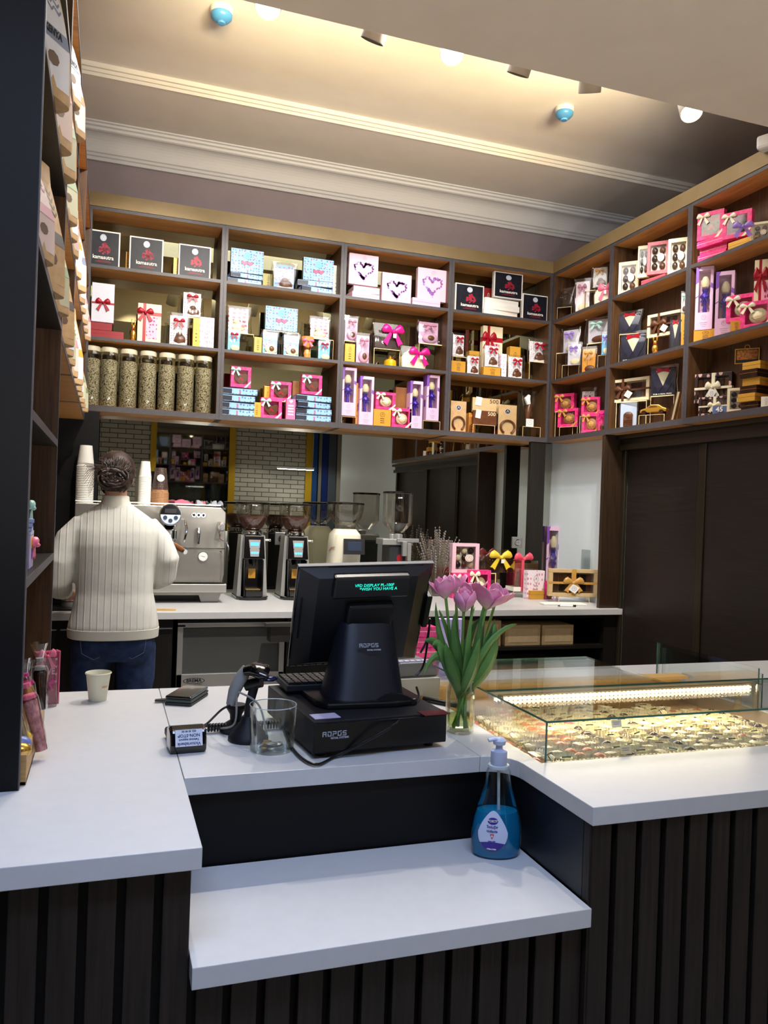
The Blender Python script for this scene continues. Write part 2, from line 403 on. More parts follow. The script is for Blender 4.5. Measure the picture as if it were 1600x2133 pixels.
for i, p in enumerate(ADDED_UPLIGHTS):  # fixtures made up to hold the added uplights
    t = thing('added_uplight', 'added uplight on the entrance wall, ' + ('left one', 'middle one', 'right one')[i], 'lamp', (p[0], YO+.005, p[2]-.12))
    B().box(-.04, .04, 0, .015, 0, .12).build('back_plate', M_steel, t, bevel=.002)
    B().lathe([(.03, 0), (.065, .09), (.062, .09), (.028, .004)], 24, (0, .10, 0), cap=(True, False)).build('shade', M_white_lam, t, smooth=True)
    B().tube([(0, .015, .03), (0, .08, .03)], .008, 8).build('arm', M_steel, t)
# ---------------------------------------------------------------- mirror
tag(B().box(-.6, XW, YM, YM+.012, .9, 2.04).build('wall_mirror', M_mirror), 'tinted wall mirror behind the coffee counter', 'mirror')
tag(B().box(-.6, XW, YM, YM+.012, 2.042, 3.25).build('wall_mirror', M_mirror2), 'bronze tinted mirror behind the back shelves', 'mirror')

# ---------------------------------------------------------------- shelf units
def shelf_unit(axis, a0, a1, label, front, depth, back=None):
    """axis 'x': runs along X on the back wall; axis 'y': along Y on the right wall"""
    t = thing('shelf_unit', label, 'shelf unit', ((a0, front, 0) if axis == 'x' else (front, a0, 0)), 0 if axis == 'x' else -PI/2, 'dark wall shelf units')
    w = a1 - a0 if axis == 'x' else a0 - a1; T = .02
    def bd(x0, x1, z0, z1, mm, nm):
        q = B(); q.use(mm).box(x0, x1, .003, depth, z0, z1); q.use(M_edge).box(x0, x1, 0, .003, z0, z1); q.build(nm, None, t)
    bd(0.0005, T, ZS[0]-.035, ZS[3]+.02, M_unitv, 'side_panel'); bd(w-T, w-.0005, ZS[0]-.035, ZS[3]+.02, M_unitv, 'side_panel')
    bd(T, w-T, ZS[0]-.035, ZS[0], M_unit_lit, 'bottom_board'); bd(T, w-T, ZS[3], ZS[3]+.02, M_unit_lit, 'top_board')
    for z in ZS[1:3]: bd(T, w-T, z-.02, z, M_unit_lit, 'shelf_board')
    if back: B().box(T, w-T, depth-.01, depth, ZS[0], ZS[3]).build('back_panel', back, t)
    return t
nm = ('leftmost', 'second', 'third', 'rightmost')
hold = ('with the jars of green coffee beans', 'with the blue boxes', 'with the lilac boxes', 'next to the corner, with chocolate horseshoes')
for i in range(4): shelf_unit('x', BX[i], BX[i+1], 'dark wood shelf unit on the back wall %s' % hold[i], YB, YM-YB-.002)
hold = ('beside the corner', 'with the open truffle boxes', 'with two tall lilac boxes', 'at the right edge of the picture')
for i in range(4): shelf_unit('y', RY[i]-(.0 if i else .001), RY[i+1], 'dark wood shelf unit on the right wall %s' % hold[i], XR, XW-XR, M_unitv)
b = B().box(-.16, XR-.001, YB-.004, YB+.02, 3.268, 3.352); tag(b.build('gold_fascia', M_gold), 'gold fascia board running above the back shelf units', 'fascia')
b = B().box(XR-.004, XR+.02, 2.21, YB-.006, 3.268, 3.352); tag(b.build('gold_fascia', M_gold), 'gold fascia board running above the right-hand shelf units', 'fascia')
# posts and panels below the shelves
tag(B().box(2.915, 3.035, YB+.01, YB+.05, .9, 2.026).build('corner_post', M_dark_lam, bevel=.002), 'dark post under the corner where the two shelf walls meet', 'post')
tag(B().box(XR, XW, 4.455, 4.485, .9, 2.026).build('end_panel', wood('lit brown panel', '2A1D14', '3A2A1C', (60, 60, 3), .4), bevel=.001), 'brown upright panel at the right end of the back worktop', 'panel')
tag(B().box(-.55, -.06, 5.15, 5.17, .9, 2.02).build('end_panel', M_black_lam), 'black upright panel left of the mirror', 'panel')
# sliding doors on the right
t = thing('sliding_door_unit', 'dark sliding wardrobe doors under the right-hand shelves', 'cabinet', (XW, 0, 0))
M_door = wood('door laminate', '1F1A17', '2A2320', (60, 3, 70), .38, .12)
M_bronze = mat('bronze rail', '3A3428', .35, metal=.5)
for i, (y0, y1) in enumerate(((3.72, 4.42), (2.95, 3.68), (2.0, 2.93))):
    d = B().box(-.012 - .012*(i % 2), 0, y0, y1, .03, 1.93).build('door', M_door, t)
    B().box(-.03 - .012*(i % 2), -.012, y0-.02, y0+.022, .03, 1.93).build('handle_profile', M_bronze, d, bevel=.004)
    if i < 2: B().box(-.034, -.012, y1-.0, y1+.03, .03, 1.93).build('handle_profile', M_bronze, d, bevel=.004)
b = B(); b.box(-.07, 0, 2.0, 4.44, 1.93, 1.965); b.box(-.05, 0, 2.0, 4.44, 1.965, 2.0); b.box(-.09, 0, 2.0, 4.44, 2.0, 2.026)
b.build('top_rail', M_bronze, t)

# ---------------------------------------------------------------- left-hand cabinets
XL = -.147
t = thing('tall_shelf_cabinet', 'tall black open cabinet standing on the left counter', 'cabinet', (XL, 1.733, .9), 0)
q = B(); q.use(M_black_lam).box(-.95, -.002, 0, .02, 0, 2.299); q.use(M_edge).box(-.002, 0, 0, .02, 0, 2.299); q.build('end_panel', None, t)
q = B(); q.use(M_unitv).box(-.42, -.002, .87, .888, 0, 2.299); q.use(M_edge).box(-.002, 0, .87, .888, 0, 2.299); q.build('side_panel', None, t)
B().box(-.44, -.42, .02, .888, 0, 2.299).build('back_panel', M_black_lam, t)
for z in (1.300, 1.640, 1.990, 2.390, 2.805):
    q = B(); q.use(M_dark_lam).box(-.42, -.002, .02, .87, z-.9, z-.88); q.use(M_edge).box(-.002, 0, .02, .87, z-.9, z-.88); q.build('shelf_board', None, t)
def hang_unit(y0, y1, label):
    t = thing('wall_cabinet', label, 'cabinet', (XL, y0, 0), 0)
    w = y1-y0
    for a in (0, w-.018):
        q = B(); q.use(M_unitv).box(-.35, -.002, a, a+.018, 1.965, 3.13); q.use(M_edge).box(-.002, 0, a, a+.018, 1.965, 3.13); q.build('side_panel', None, t)
    for z in (1.965, 2.37, 2.765, 3.11):
        q = B(); q.use(M_unit_lit).box(-.35, -.002, .018, w-.018, z, z+.02); q.use(M_edge).box(-.002, 0, .018, w-.018, z, z+.02); q.build('shelf_board', None, t)
    B().box(-.36, -.35, 0, w, 1.965, 3.13).build('back_panel', M_unitv, t)
hang_unit(2.622, 3.345, 'dark hanging shelf cabinet with coffee bags, next to the tall black cabinet')
hang_unit(3.346, 4.25, 'dark hanging shelf cabinet with coffee bags, second from the tall black cabinet')
hang_unit(4.251, 5.14, 'dark hanging shelf cabinet with coffee bags, farthest one near the jars of beans')
# doorway under them
b = B()
for k in range(7): b.box(-.58, -.56, 3.9+k*.09, 3.975+k*.09, 0, 1.9)
b.box(-.6, -.58, 3.85, 4.6, 0, 1.95)
struct(b.build('door_1', M_wood_door))
b = B().box(-.6, -.55, 4.62, 4.72, 0, 1.85); b.box(-.6, -.55, 4.62, 5.0, 1.8, 1.9); struct(b.build('trim_3', M_plaster))
struct(B().box(-.64, -.605, 2.63, 5.15, 0, 1.96).build('wall_side', mottled('brown side wall', '3A2E24', '40342A', 5, .6)))

# ---------------------------------------------------------------- back worktop and the units under it
tag(B().box(-.55, 3.19, 4.413, 5.395, .862, .90).build('worktop', M_white_lam, bevel=.002), 'long white worktop behind the staff aisle under the mirror', 'worktop')
t = thing('base_cabinet', 'dark base cabinet under the back worktop beside the barista', 'cabinet', (-.5, 4.46, 0))
B().box(0, .86, .02, .9, .1, .861).build('body', M_dark_lam, t); B().box(0, .86, .05, .9, 0, .1).build('plinth', M_black_lam, t)
for x in (0, .29, .58):
    d = B().box(x+.003, x+.275, 0, .02, .11, .80).build('door', M_dark_lam, t, bevel=.001)
    B().box(x+.003, x+.275, -.004, .016, .804, .810).build('handle_profile', M_steel, d)
t = thing('ice_maker', 'under-counter ice maker with a steel framed dark front', 'ice maker', (.383, 4.46, 0))
B().box(0, .59, .02, .6, .08, .852).build('body', M_dark_lam, t)
B().box(.02, .57, .012, .022, .54, .815).build('front_panel', mat('dark grey panel', '4A4B48', .45), t)
q = B(); q.box(0, .03, -.004, .02, .40, .835); q.box(.56, .59, -.004, .02, .40, .835); q.box(0, .59, -.004, .02, .478, .556); q.box(.0, .59, -.006, .02, .812, .835)
q.build('steel_frame', M_steel, t, bevel=.002)
q = B().use(M_black); q.box(.0, .04, -.008, -.004, .815, .826); q.box(.555, .59, -.008, -.004, .815, .826); q.build('hinge', None, t)
p_ = [(.095+.058*math.cos(a), .520+.016*math.sin(a)) for a in [2*PI*k/20 for k in range(20)]]
q = B().use(M_blackm); q.prism(p_, -.0055, -.004); q.at((.095, 0, .520), sc=(.93, 1, .86)).use(M_steel).prism([(x-.095, z-.520) for x, z in p_], -.0062, -.0045)
q.build('badge', None, t)
text('BREMA', .026, M_blackm, t, (.095, -.0066, .521), bold=.0006); text('Ice Makers', .009, M_blackm, t, (.12, -.0048, .501))
B().box(0, .59, .05, .6, 0, .08).build('plinth', M_black_lam, t)
t = thing('open_base_cabinet', 'dark open base cabinet with a shelf of cardboard boxes', 'cabinet', (.985, 4.46, 0))
for xa, xb in ((0, .02), (.93, .95), (2.10, 2.2)): B().box(xa, xb, 0, .5, 0, .861).build('side_panel', M_dark_lam, t)
q = B(); q.box(.02, .93, .02, .04, .0, .861); q.build('front_panel', M_dark_lam, t)
B().box(.95, 2.1, .48, .5, 0, .861).build('back_panel', M_black_lam, t)
B().box(.95, 2.1, 0, .48, .64, .662).build('shelf_board', M_dark_lam, t); B().box(.95, 2.1, .02, .48, .3, .32).build('shelf_board', M_dark_lam, t)
q = B(); q.box(.95, 2.1, .01, .03, .835, .861)
q.build('rail', M_dark_lam, t)
t = thing('hanging_drawer', 'grey metal drawer fixed under the worktop behind the till screen', 'drawer', (.86, 4.31, .745))
B().box(0, .45, .005, .095, 0, .1).build('body', mat('dark metal', '3C3A38', .4, metal=.4), t, bevel=.004); B().box(-.03, .47, -.02, 0, .088, .108).build('lip', mat('dark metal lip', '55524E', .35, metal=.5), t)

# ---------------------------------------------------------------- front counters
tag(B().box(-1.2, .172, 1.377, 2.6, .862, .90).build('worktop', M_white_lam, bevel=.0015), 'white worktop of the left service counter with the paper cup', 'worktop')
R = .075; cx, cy = .943-R, 1.736-R      # rounded inner corner is filled by the right-hand worktop
tag(B().box(.1735, .866, 1.736, 2.6, .862, .90).build('worktop', M_white_lam, bevel=.0015), 'white worktop in the middle carrying the till', 'worktop')
poly = [(.867, 1.736)] + [(.867+R*math.sin(a), 1.736-R+R*math.cos(a)-.0) for a in [PI/2*k/8 for k in range(9)]][1:] + [(.943, 1.377), (2.9, 1.377), (2.9, 1.656), (.985, 1.656), (.985, 2.42), (.985, 2.7), (.867, 2.7)]
b = B().slab(poly[::-1][::-1], .862, .90)
b.box(.985, 2.9, 2.42, 2.7, .862, .90); b.box(1.95, 2.9, 1.656, 2.42, .862, .90)
tag(b.build('worktop', M_white_lam, bevel=.0015), 'white worktop of the right counter around the glass display case', 'worktop')
tag(B().box(.161, .943, 1.37, 1.75, .662, .70).build('lower_shelf', M_white_lam, bevel=.0015), 'low white bag shelf in front of the till', 'shelf')
def slats(b, x0, x1, yf, z0, z1, pitch=.0605, w=.046, first=0.):
    x = x1 - first
    while x - w > x0:
        b.box(x-w, x, yf, yf+.018, z0, z1); x -= pitch
t = thing('counter_base', 'dark slatted base of the left service counter', 'counter', (0, 0, 0))
B().box(-1.2, .145, 1.43, 2.58, 0, .861).build('body', M_black_lam, t)
b = B(); slats(b, -1.2, .158, 1.405, 0, .861); b.build('slat_panel', M_slat, t, bevel=.002)
t = thing('counter_base', 'dark slatted counter base below the low white shelf', 'counter', (0, 0, 0))
B().box(.16, .950, 1.756, 2.58, 0, .861).build('body', M_black_lam, t)
B().box(.16, .948, 1.43, 1.755, 0, .661).build('plinth_box', M_black_lam, t)
b = B(); slats(b, .17, .945, 1.405, 0, .661, first=.0); b.build('slat_panel', M_slat, t, bevel=.002)
t = thing('counter_base', 'dark slatted base of the right counter under the glass display case', 'counter', (0, 0, 0))
B().box(.9505, 2.9, 1.41, 1.64, 0, .861).build('body', M_black_lam, t)
B().box(.9510, 2.9, 1.64, 2.6, 0, .68).build('body', M_black_lam, t)
B().box(.947, .9503, 1.415, 1.752, .70, .861).build('side_panel', mottled('black blue panel', '0D0E14', '12131A', 60, .4), t)
b = B(); x = .952
while x < 2.9: b.box(x, x+.046, 1.39, 1.409, 0, .861); x += .0605
b.build('slat_panel', M_slat, t, bevel=.002)
B().box(.9475, .952, 1.392, 1.414, 0, .861).build('corner_batten', M_slat, t)

# ---------------------------------------------------------------- ceiling fittings
def smoke(px, py, label):
    p = onz(px, py, 3.87); t = thing('smoke_detector', label, 'smoke detector', (p[0], p[1], 3.879), 0, 'smoke detectors')
    B().lathe([(.055, 0), (.055, -.02), (.05, -.026), (.001, -.026)], 28).build('base', M_white_lam, t, smooth=True)
    B().lathe([(.05, -.026), (.052, -.03), (.05, -.045), (.036, -.06), (.02, -.066), (.018, -.074), (.001, -.076)], 28).build('cover', mat('blue film', '4A8CC0', .3), t, smooth=True)
smoke(462, 22, 'blue wrapped smoke detector on the ceiling, left one'); smoke(1176, 228, 'blue wrapped smoke detector on the ceiling, right one')
def spotlamp(px, py, Y, tilt, rz, label, on, grp):
    p = ony(px, py, Y)
    t = thing('spotlight', label, 'spotlight', (p[0], p[1], p[2]), rz, grp)
    hd = B().lathe([(.048, 0), (.05, .004), (.05, .13), (.044, .14), (.001, .14)], 24, cap=(False, True)).build('lamp_head', mat('spot body', 'B8B0A4', .4), t, smooth=True, rot=(tilt, 0, 0))
    B().lathe([(.045, .008), (.001, .0081)], 24).build('lens', M_bulb if on else mat('unlit lens', '8A8478', .3), hd)
    B().tube([(0, 0, .12), (0, 0, 3.9-p[2]-.02)], .008, 8).build('stem', mat('spot stem', 'B8B0A4', .4), t)
    B().lathe([(.03, 3.86-p[2]), (.03, 3.88-p[2])], 16).build('base', mat('spot stem'), t)
for i, (px, py) in enumerate(((558, 16), (942, 114), (1441, 236))):
    spotlamp(px, py, 3.0, -.5, -.33, ('lit ceiling spotlight at the top edge of the picture', 'lit ceiling spotlight in the middle of the three glowing ones', 'lit ceiling spotlight nearest the security camera')[i], True, 'lit spotlights behind the lowered ceiling')
for i, (px, py) in enumerate(((775, 86), (1078, 156), (1228, 194))):
    spotlamp(px, py, 3.08, (.5, .5, .45)[i], (.4, .2, -.5)[i], ('grey spotlight turned to the left shelves', 'grey spotlight turned to the back shelves', 'grey spotlight turned to the corner shelves')[i], False, 'grey spotlights turned to the shelves')
t = thing('security_camera', 'white security camera above the right-hand shelves', 'camera', tuple(onx(1606, 295, 3.02)), .4)
B().box(-.035, .035, -.06, .06, -.035, .035).build('housing', M_white_lam, t, bevel=.015)
B().disc((0, 0), .022, -.066, -.06).build('lens', M_black, t); B().box(-.01, .2, .02, .04, -.01, .01).build('bracket', M_white_lam, t)
# ================================================================ PRODUCTS
PROTO = {}
def emblem(b, c, r, y, ring=M_emblem, face=None):
    if face: b.use(face).disc(c, r, y, y+.0006, 24)
    b.use(ring).ring(c, r*.98, r*.12, y-.0003, y+.0004, 24)
    b.use(ring).prism([(c[0]-r*.45, c[1]-r*.3), (c[0]-r*.3, c[1]-r*.3), (c[0], c[1]+r*.4), (c[0]+r*.3, c[1]-r*.3), (c[0]+r*.45, c[1]-r*.3), (c[0], c[1]+r*.62)], y-.0003, y+.0004)
    return b
def mk_noir(t):      # .2 x .03 x .2
    B().box(-.1, .1, 0, .03, 0, .2).build('box_body', M_cream if 0 else M_paper, t, bevel=.0015)
    q = B(); q.use(M_noir).box(-.092, .092, -.001, 0, .008, .192)
    r = random.Random(3); q.use(M_redp)
    for k in range(26):
        a = r.random()*2*PI; d = r.random()*.03; q.disc((.008+d*math.cos(a)*1.1, .098+d*math.sin(a)), .004+.006*r.random(), -.0013, -.001, 7)
    q.box(-.045, .05, -.0013, -.001, .024, .0265); q.box(-.03, .04, -.0013, -.001, .031, .033)
    q.build('cover_print', None, t)
    q = B(); q.use(mat('pale seal', 'C8D0DC', .3)).disc((.0, .160), .019, -.002, -.001, 24); emblem(q, (0, .160), .015, -.0022); q.build('seal', None, t)
    text('kamasutra', .030, M_paper, t, (.002, -.0016, .050), bold=.0006)
def hearts2(q, z, s, y):
    for sg in (-1, 1):
        q.use(mat('dark outline', '5A2038', .5)).heart((sg*s*.95, z), s*1.12, y, y+.0003); q.use(mat('heart pink', 'E85078', .35)).heart((sg*s*.95, z), s*.95, y-.0004, y)
def mk_blue(t):      # .2 x .04 x .16
    q = B(); q.use(M_navyc).box(-.1, .1, .001, .04, 0, .16); q.use(M_blue).box(-.1, .1, 0, .001, 0, .16); q.build('box_body', None, t, bevel=.001)
    q = B(); emblem(q, (0, .115), .022, -.001, mat('teal seal', '4AA8CC', .4), M_bluep); hearts2(q, .066, .018, -.001); q.build('cover_print', None, t)
def mk_blueflat(t):  # .2 x .16 x .032
    q = B(); q.use(M_blue).box(-.1, .1, 0, .16, .003, .029); q.use(M_navyc).box(-.099, .099, .001, .159, 0, .003).box(-.099, .099, .001, .159, .029, .032); q.build('box_body', None, t, bevel=.001)
    B().use(M_navyc).box(-.1005, -.04, -.0008, .03, .005, .027).build('lid_flap', None, t)
def mk_lilac(t):     # .2 x .035 x .21
    B().box(-.1, .1, 0, .035, 0, .21).build('box_body', M_lil2, t, bevel=.0015)
    q = B(); emblem(q, (.005, .185), .013, -.001); r = random.Random(5)
    for k in range(70):
        a = k/70*2*PI; x = -.055*math.sin(a)**3*1.15; z = .105+.0036*(13*math.cos(a)-5*math.cos(2*a)-2*math.cos(3*a)-math.cos(4*a))
        big = .35 < a/(2*PI)*1 < .5 or a/(2*PI) > .78
        q.use(r.choice([M_purp, M_lav, mat('plum print', '8A3A80', .5)])).disc((x+r.uniform(-.006, .006), z+r.uniform(-.006, .006)), r.uniform(.004, .012 if big else .007), -.001, 0, 7)
    q.use(M_purp).prism([(.002, .02), (.005, .02), (.004, .06), (.001, .06)], -.001, 0); q.build('cover_print', None, t)
def mk_flat(body, seam):
    def f(t):        # .2 x .16 x .03
        B().box(-.1, .1, 0, .16, 0, .03).build('box_body', body, t, bevel=.001)
        B().box(-.1004, .1004, -.0006, .1604, .016, .0172).build('lid_seam', seam, t)
    return f
def rose(q, c, r, y, m1, d=.02):
    q.use(m1); q.ball((c[0], y+d*.4, c[1]), r, d*.5, r, 16, 8)
    for k in range(14):
        a = k*2.4; rr = r*(.95-.055*k); q.ball((c[0]+rr*.55*math.cos(a), y+d*.1-d*.05*k*.6, c[1]+rr*.55*math.sin(a)), r*.36, d*.28, r*.30, 8, 5)
def mk_win(frame, fill, shape, bowm):
    def f(t):        # .13 x .045 x .13
        q = B(); q.use(frame).frame(-.065, .065, 0, .13, .02, 0, .045); q.box(-.064, .064, .038, .0445, .001, .129); q.build('box_frame', None, t, bevel=.0008)
        q = B()
        if shape == 'rose': rose(q, (.005, .06), .038, .008, fill)
        elif shape == 'heart': q.use(fill).heart((.004, .058), .046, .012, .034); q.use(M_red).disc((.0, .06), .01, .01, .014, 7).disc((.012, .05), .008, .01, .014, 7).disc((-.01, .05), .006, .01, .014, 7)
        q.build('chocolate_figure', None, t, smooth=True)
        B().box(-.045, .045, .002, .003, .02, .11).build('window', M_cello, t)
        B().use(bowm).bow((-.035, -.004, .105), .065, .009).build('bow', None, t, smooth=True); B().use(bowm).prism([(.02, -.0), (.036, 0), (.065, .033), (.065, .045)], -.0015, 0).build('ribbon', None, t)
    return f
def mk_tall(t):      # .09 x .075 x .33
    q = B(); q.use(M_lil).box(-.045, -.03, 0, .075, 0, .33).box(.03, .045, 0, .075, 0, .33).box(-.03, .03, 0, .075, 0, .09).box(-.03, .03, 0, .075, .31, .33).box(-.03, .03, .07, .075, .09, .31)
    q.use(M_purp); r = random.Random(2)
    q.prism([(-.045, .24), (-.03, .25), (-.03, .31), (-.022, .33), (-.045, .33)], -.0006, 0); q.prism([(.03, .22), (.045, .21), (.045, .235), (.032, .245)], -.0006, 0); q.prism([(-.045, .165), (-.03, .175), (-.03, .18), (-.045, .172)], -.0006, 0)
    q.box(-.0456, -.045, .0, .075, .25, .33); q.box(-.0456, -.045, .02, .05, .10, .15); q.build('box_body', None, t, bevel=.0008)
    B().use(M_wchoc).lathe([(.004, .22), (.018, .228), (.023, .245), (.021, .262), (.012, .282), (.002, .285)], 14, (0, .035, 0)).build('chocolate_tulip', None, t, smooth=True)
    q = B().use(M_violet); q.lathe([(.012, .092), (.008, .13), (.01, .15), (.024, .175), (.02, .19), (.012, .2), (.018, .218)], 9, (0, .035, 0)); q.bow((0, .018, .17), .05, .008); q.build('foil_wrap', None, t)
    B().box(-.03, .03, .002, .003, .09, .31).build('window', M_cello, t)
    q = B(); emblem(q, (0, .065), .013, -.0008); q.use(M_emblem); [q.box(-.02+.004*k, .02-.004*k, -.0006, 0, .035-.01*k, .038-.01*k) for k in range(3)]; q.build('label_print', None, t)
def bagshape(w, h, d=.035, top=.9):
    rings = []
    for tt, ww, dd in ((0, .96, 1), (.08, 1, 1), (.45, .98, .9), (.75, .98, .5), (.92, top*1.04, .16), (1, top*1.12, .04)):
        W, D = w*ww/2, d*dd/2+.0015; n = 16
        rings.append([(W*(abs(math.cos(a))**.5)*(1 if math.cos(a) > 0 else -1)+.003*math.sin(tt*9), d*.5+D*(abs(math.sin(a))**.8)*(1 if math.sin(a) > 0 else -1), tt*h) for a in [2*PI*k/n for k in range(n)]])
    return rings
def mk_bag(card, bowm, fig, shape='blob', emb=True):
    def f(t):        # .12 x .045 x .18
        q = B().use(M_cello); q.loft(bagshape(.125, .18, .045), (True, False)); q.build('cellophane_bag', None, t, smooth=True)
        q = B().use(card); q.box(-.046, .046, .028, .031, .004, .165); q.box(-.046, .046, .008, .031, .001, .004)
        if emb: emblem(q, (0, .125), .014, .0275)
        q.build('card_insert', None, t)
        q = B().use(fig)
        if shape == 'blob': q.ball((.008, .018, .035), .03, .012, .032, 12, 8); q.ball((.004, .015, .062), .017, .01, .016, 10, 6); q.use(M_paper).prism([(-.03, .002), (.04, .002), (.03, .02), (.0, .012), (-.02, .018)], .004, .008)
        elif shape == 'disc': q.ball((.006, .018, .045), .038, .012, .036, 16, 8); q.use(M_choc).ball((.008, .009, .045), .018, .008, .02, 8, 6)
        elif shape == 'duck': q.ball((0, .018, .04), .03, .012, .03, 12, 8); q.ball((-.01, .016, .075), .016, .011, .017, 10, 6); q.use(M_pinkr).disc((.02, .05), .008, .004, .006, 8)
        elif shape == 'flat': q.ball((.01, .018, .03), .036, .01, .024, 12, 6)
        q.build('chocolate_figure', None, t, smooth=True)
        if bowm:
            q = B().use(bowm); q.bow((0, -.002, .128), .062, .01); q.build('bow', None, t, smooth=True)
        else:
            q = B().use(M_paper).prism([(-.045, 0.0), (.045, 0), (.04, .012), (-.03, .018)], .006, .0065); q.build('base_fold', None, t)
    return f
def mk_riser(t):     # .16 x .07 x .1
    q = B(); q.use(M_acryl).box(-.08, .08, 0, .07, .097, .1).box(-.08, -.0775, 0, .07, 0, .097).box(.0775, .08, 0, .07, 0, .097); q.build('acrylic_sheet', None, t)
    q = B().use(M_acryl_edge); q.box(-.08, .08, -.0012, 0, .097, .1); q.box(-.08, -.0775, -.0012, 0, 0, .097); q.box(.0775, .08, -.0012, 0, 0, .097); q.build('sheet_edge', None, t)
def mk_carton(body, pr):
    def f(t):        # .1 x .05 x .1
        B().box(-.05, .05, 0, .05, 0, .1).build('carton_body', body, t, bevel=.001)
        q = B(); emblem(q, (0, .07), .014, -.0008, pr); q.use(pr)
        for k in range(3): q.box(-.012, .012, -.0006, 0, .02+.012*k, .024+.012*k)
        q.build('print', None, t)
    return f
def mk_ribbonbox(body, rib, win=None):
    def f(t):        # .12 x .04 x .2
        B().box(-.06, .06, 0, .04, 0, .2).build('box_body', body, t, bevel=.001)
        q = B().use(rib)
        if win: q.box(-.034, -.018, -.001, .0405, 0, .2005); q.box(-.0605, .0605, -.0012, .0405, .14, .158); B().use(rib).bow((-.022, -.006, .15), .085, .012).build('bow', None, t, smooth=True)
        else: q.box(-.0605, .0605, -.001, .0405, .092, .102); B().use(rib).bow((0, -.005, .097), .08, .01).build('bow', None, t, smooth=True)
        q.build('ribbon', None, t)
        if win: B().use(win).box(-.016, .04, -.0008, 0, .02, .135).build('window', None, t)
    return f
def mk_truffle(frame, seal=True):
    def f(t):        # .16 x .045 x .2
        q = B(); q.use(frame).frame(-.08, .08, 0, .2, .022, 0, .045); q.use(M_paper).box(-.079, .079, .036, .0445, .001, .199); q.build('box_frame', None, t, bevel=.0008)
        q = B(); ms = [M_dchoc, M_choc, M_wchoc]
        for i in range(2 if frame is not M_lil2 else 3):
            for j in range(3):
                n_ = 2 if frame is not M_lil2 else 3
                q.use(ms[(i+j*2) % (2 if n_ == 2 else 3)]).ball(((-.028+.056*i) if n_ == 2 else (-.038+.038*i), .024, .052+.048*j), .022 if n_ == 2 else .017, .014, .022, 12, 7)
        q.build('truffles', None, t, smooth=True)
        B().box(-.058, .058, .003, .004, .022, .178).build('window', M_cello, t)
        q = B(); q.use(mat('seal cream', 'E8DCC8', .4)).disc((.02, .1), .025, -.001, 0); emblem(q, (.02, .1), .019, -.0013); q.build('seal', None, t)
    return f
def mk_handbag(body, dot, bowm):
    def f(t):        # .2 x .06 x .15
        P = [(-.08, 0), (.085, 0), (.092, .08), (.06, .105), (-.06, .11), (-.085, .075)]
        q = B().use(dots('bag '+dot, body, dot, 62, .22, .3)).prism(P, .012, .045); q.prism([(-.06, .11), (.05, .11), (.03, .06), (-.02, .04), (-.055, .07)], .008, .012); q.build('chocolate_handbag', None, t, bevel=.006)
        B().use(mat('bag handle '+body, body, .35)).tube([(-.05+.1*k/8, .028, .108+.03*math.sin(PI*k/8)) for k in range(9)], .004, 6).build('handle', None, t, smooth=True)
        B().use(M_cello).loft(bagshape(.2, .155, .055, .95), (True, False)).build('cellophane_bag', None, t, smooth=True)
        if bowm: B().use(bowm).bow((.035, -.004, .10), .15, .018).build('bow', None, t, smooth=True); B().box(.03, .052, -.022, -.021, .065, .09).build('tag', M_paper, t)
    return f
def mk_shirt(strip):
    def f(t):        # .14 x .03 x .17
        q = B().use(mat('suit navy', '1C1E30', .5)).box(-.06, .06, .012, .018, .004, .155); q.use(mat('shirt cream', 'E8E0C0', .5)).prism([(-.035, .14), (-.032, .13), (0, .055), (.032, .13), (.035, .14)][::1], .010, .012)
        q.use(mat('lapel navy', '2C2E44', .4)).prism([(-.06, .14), (-.035, .14), (0, .055), (-.02, .02), (-.05, .08)], .009, .011).prism([(.06, .14), (.05, .08), (.02, .02), (0, .055), (.035, .14)], .009, .011); q.build('suit_card', None, t)
        q = B().use(M_red); q.prism([(-.03, .128), (0, .137), (0, .147), (-.03, .156)], .004, .01); q.prism([(.03, .128), (.03, .156), (0, .147), (0, .137)], .004, .01); q.ball((0, .006, .142), .007, .005, .007, 8, 5); q.build('bow_tie', None, t)
        B().use(M_cello).loft(bagshape(.14, .172, .035, .92), (True, False)).build('cellophane_bag', None, t, smooth=True)
        if strip:
            B().box(-.045, .05, -.002, -.001, .002, .016).build('name_strip', M_blackm, t); text('FOR A REAL MAN', .0115, M_paper, t, (.0025, -.0022, .0088))
    return f
def mk_giftwin(frame, rib, n=2, tagc=True, dark=M_dchoc):
    def f(t):        # .24 x .04 x .15
        q = B().use(frame); q.frame(-.12, .12, 0, .15, .02, 0, .04); q.box(-.119, .119, .03, .0395, .001, .149); q.build('box_frame', None, t, bevel=.002)
        q = B(); r = random.Random(4)
        for k in range(12): q.use(r.choice([M_choc, dark])).cbox((-.085+.034*(k % 6), .022, .05+.05*(k//6)), (.03, .012, .042))
        q.build('chocolates', None, t, bevel=.002)
        B().box(-.1, .1, .003, .004, .02, .13).build('window', M_cello, t)
        q = B().use(rib); q.box(-.1205, .1205, -.0008, .0405, .068, .08); q.box(-.05 if tagc else -.01, -.035 if tagc else .012, -.001, .0405, -.0003, .1503); q.build('ribbon', None, t); B().use(rib).bow((-.042 if tagc else 0, -.005, .074), .10, .012).build('bow', None, t, smooth=True)
        q = B().use(M_paper); q.at((0, -.014, .045), (0, .6, 0)).box(-.02, .02, -.001, 0, -.02, .02); emblem(q, (0, 0), .012, -.0013); q.build('tag', None, t)
    return f
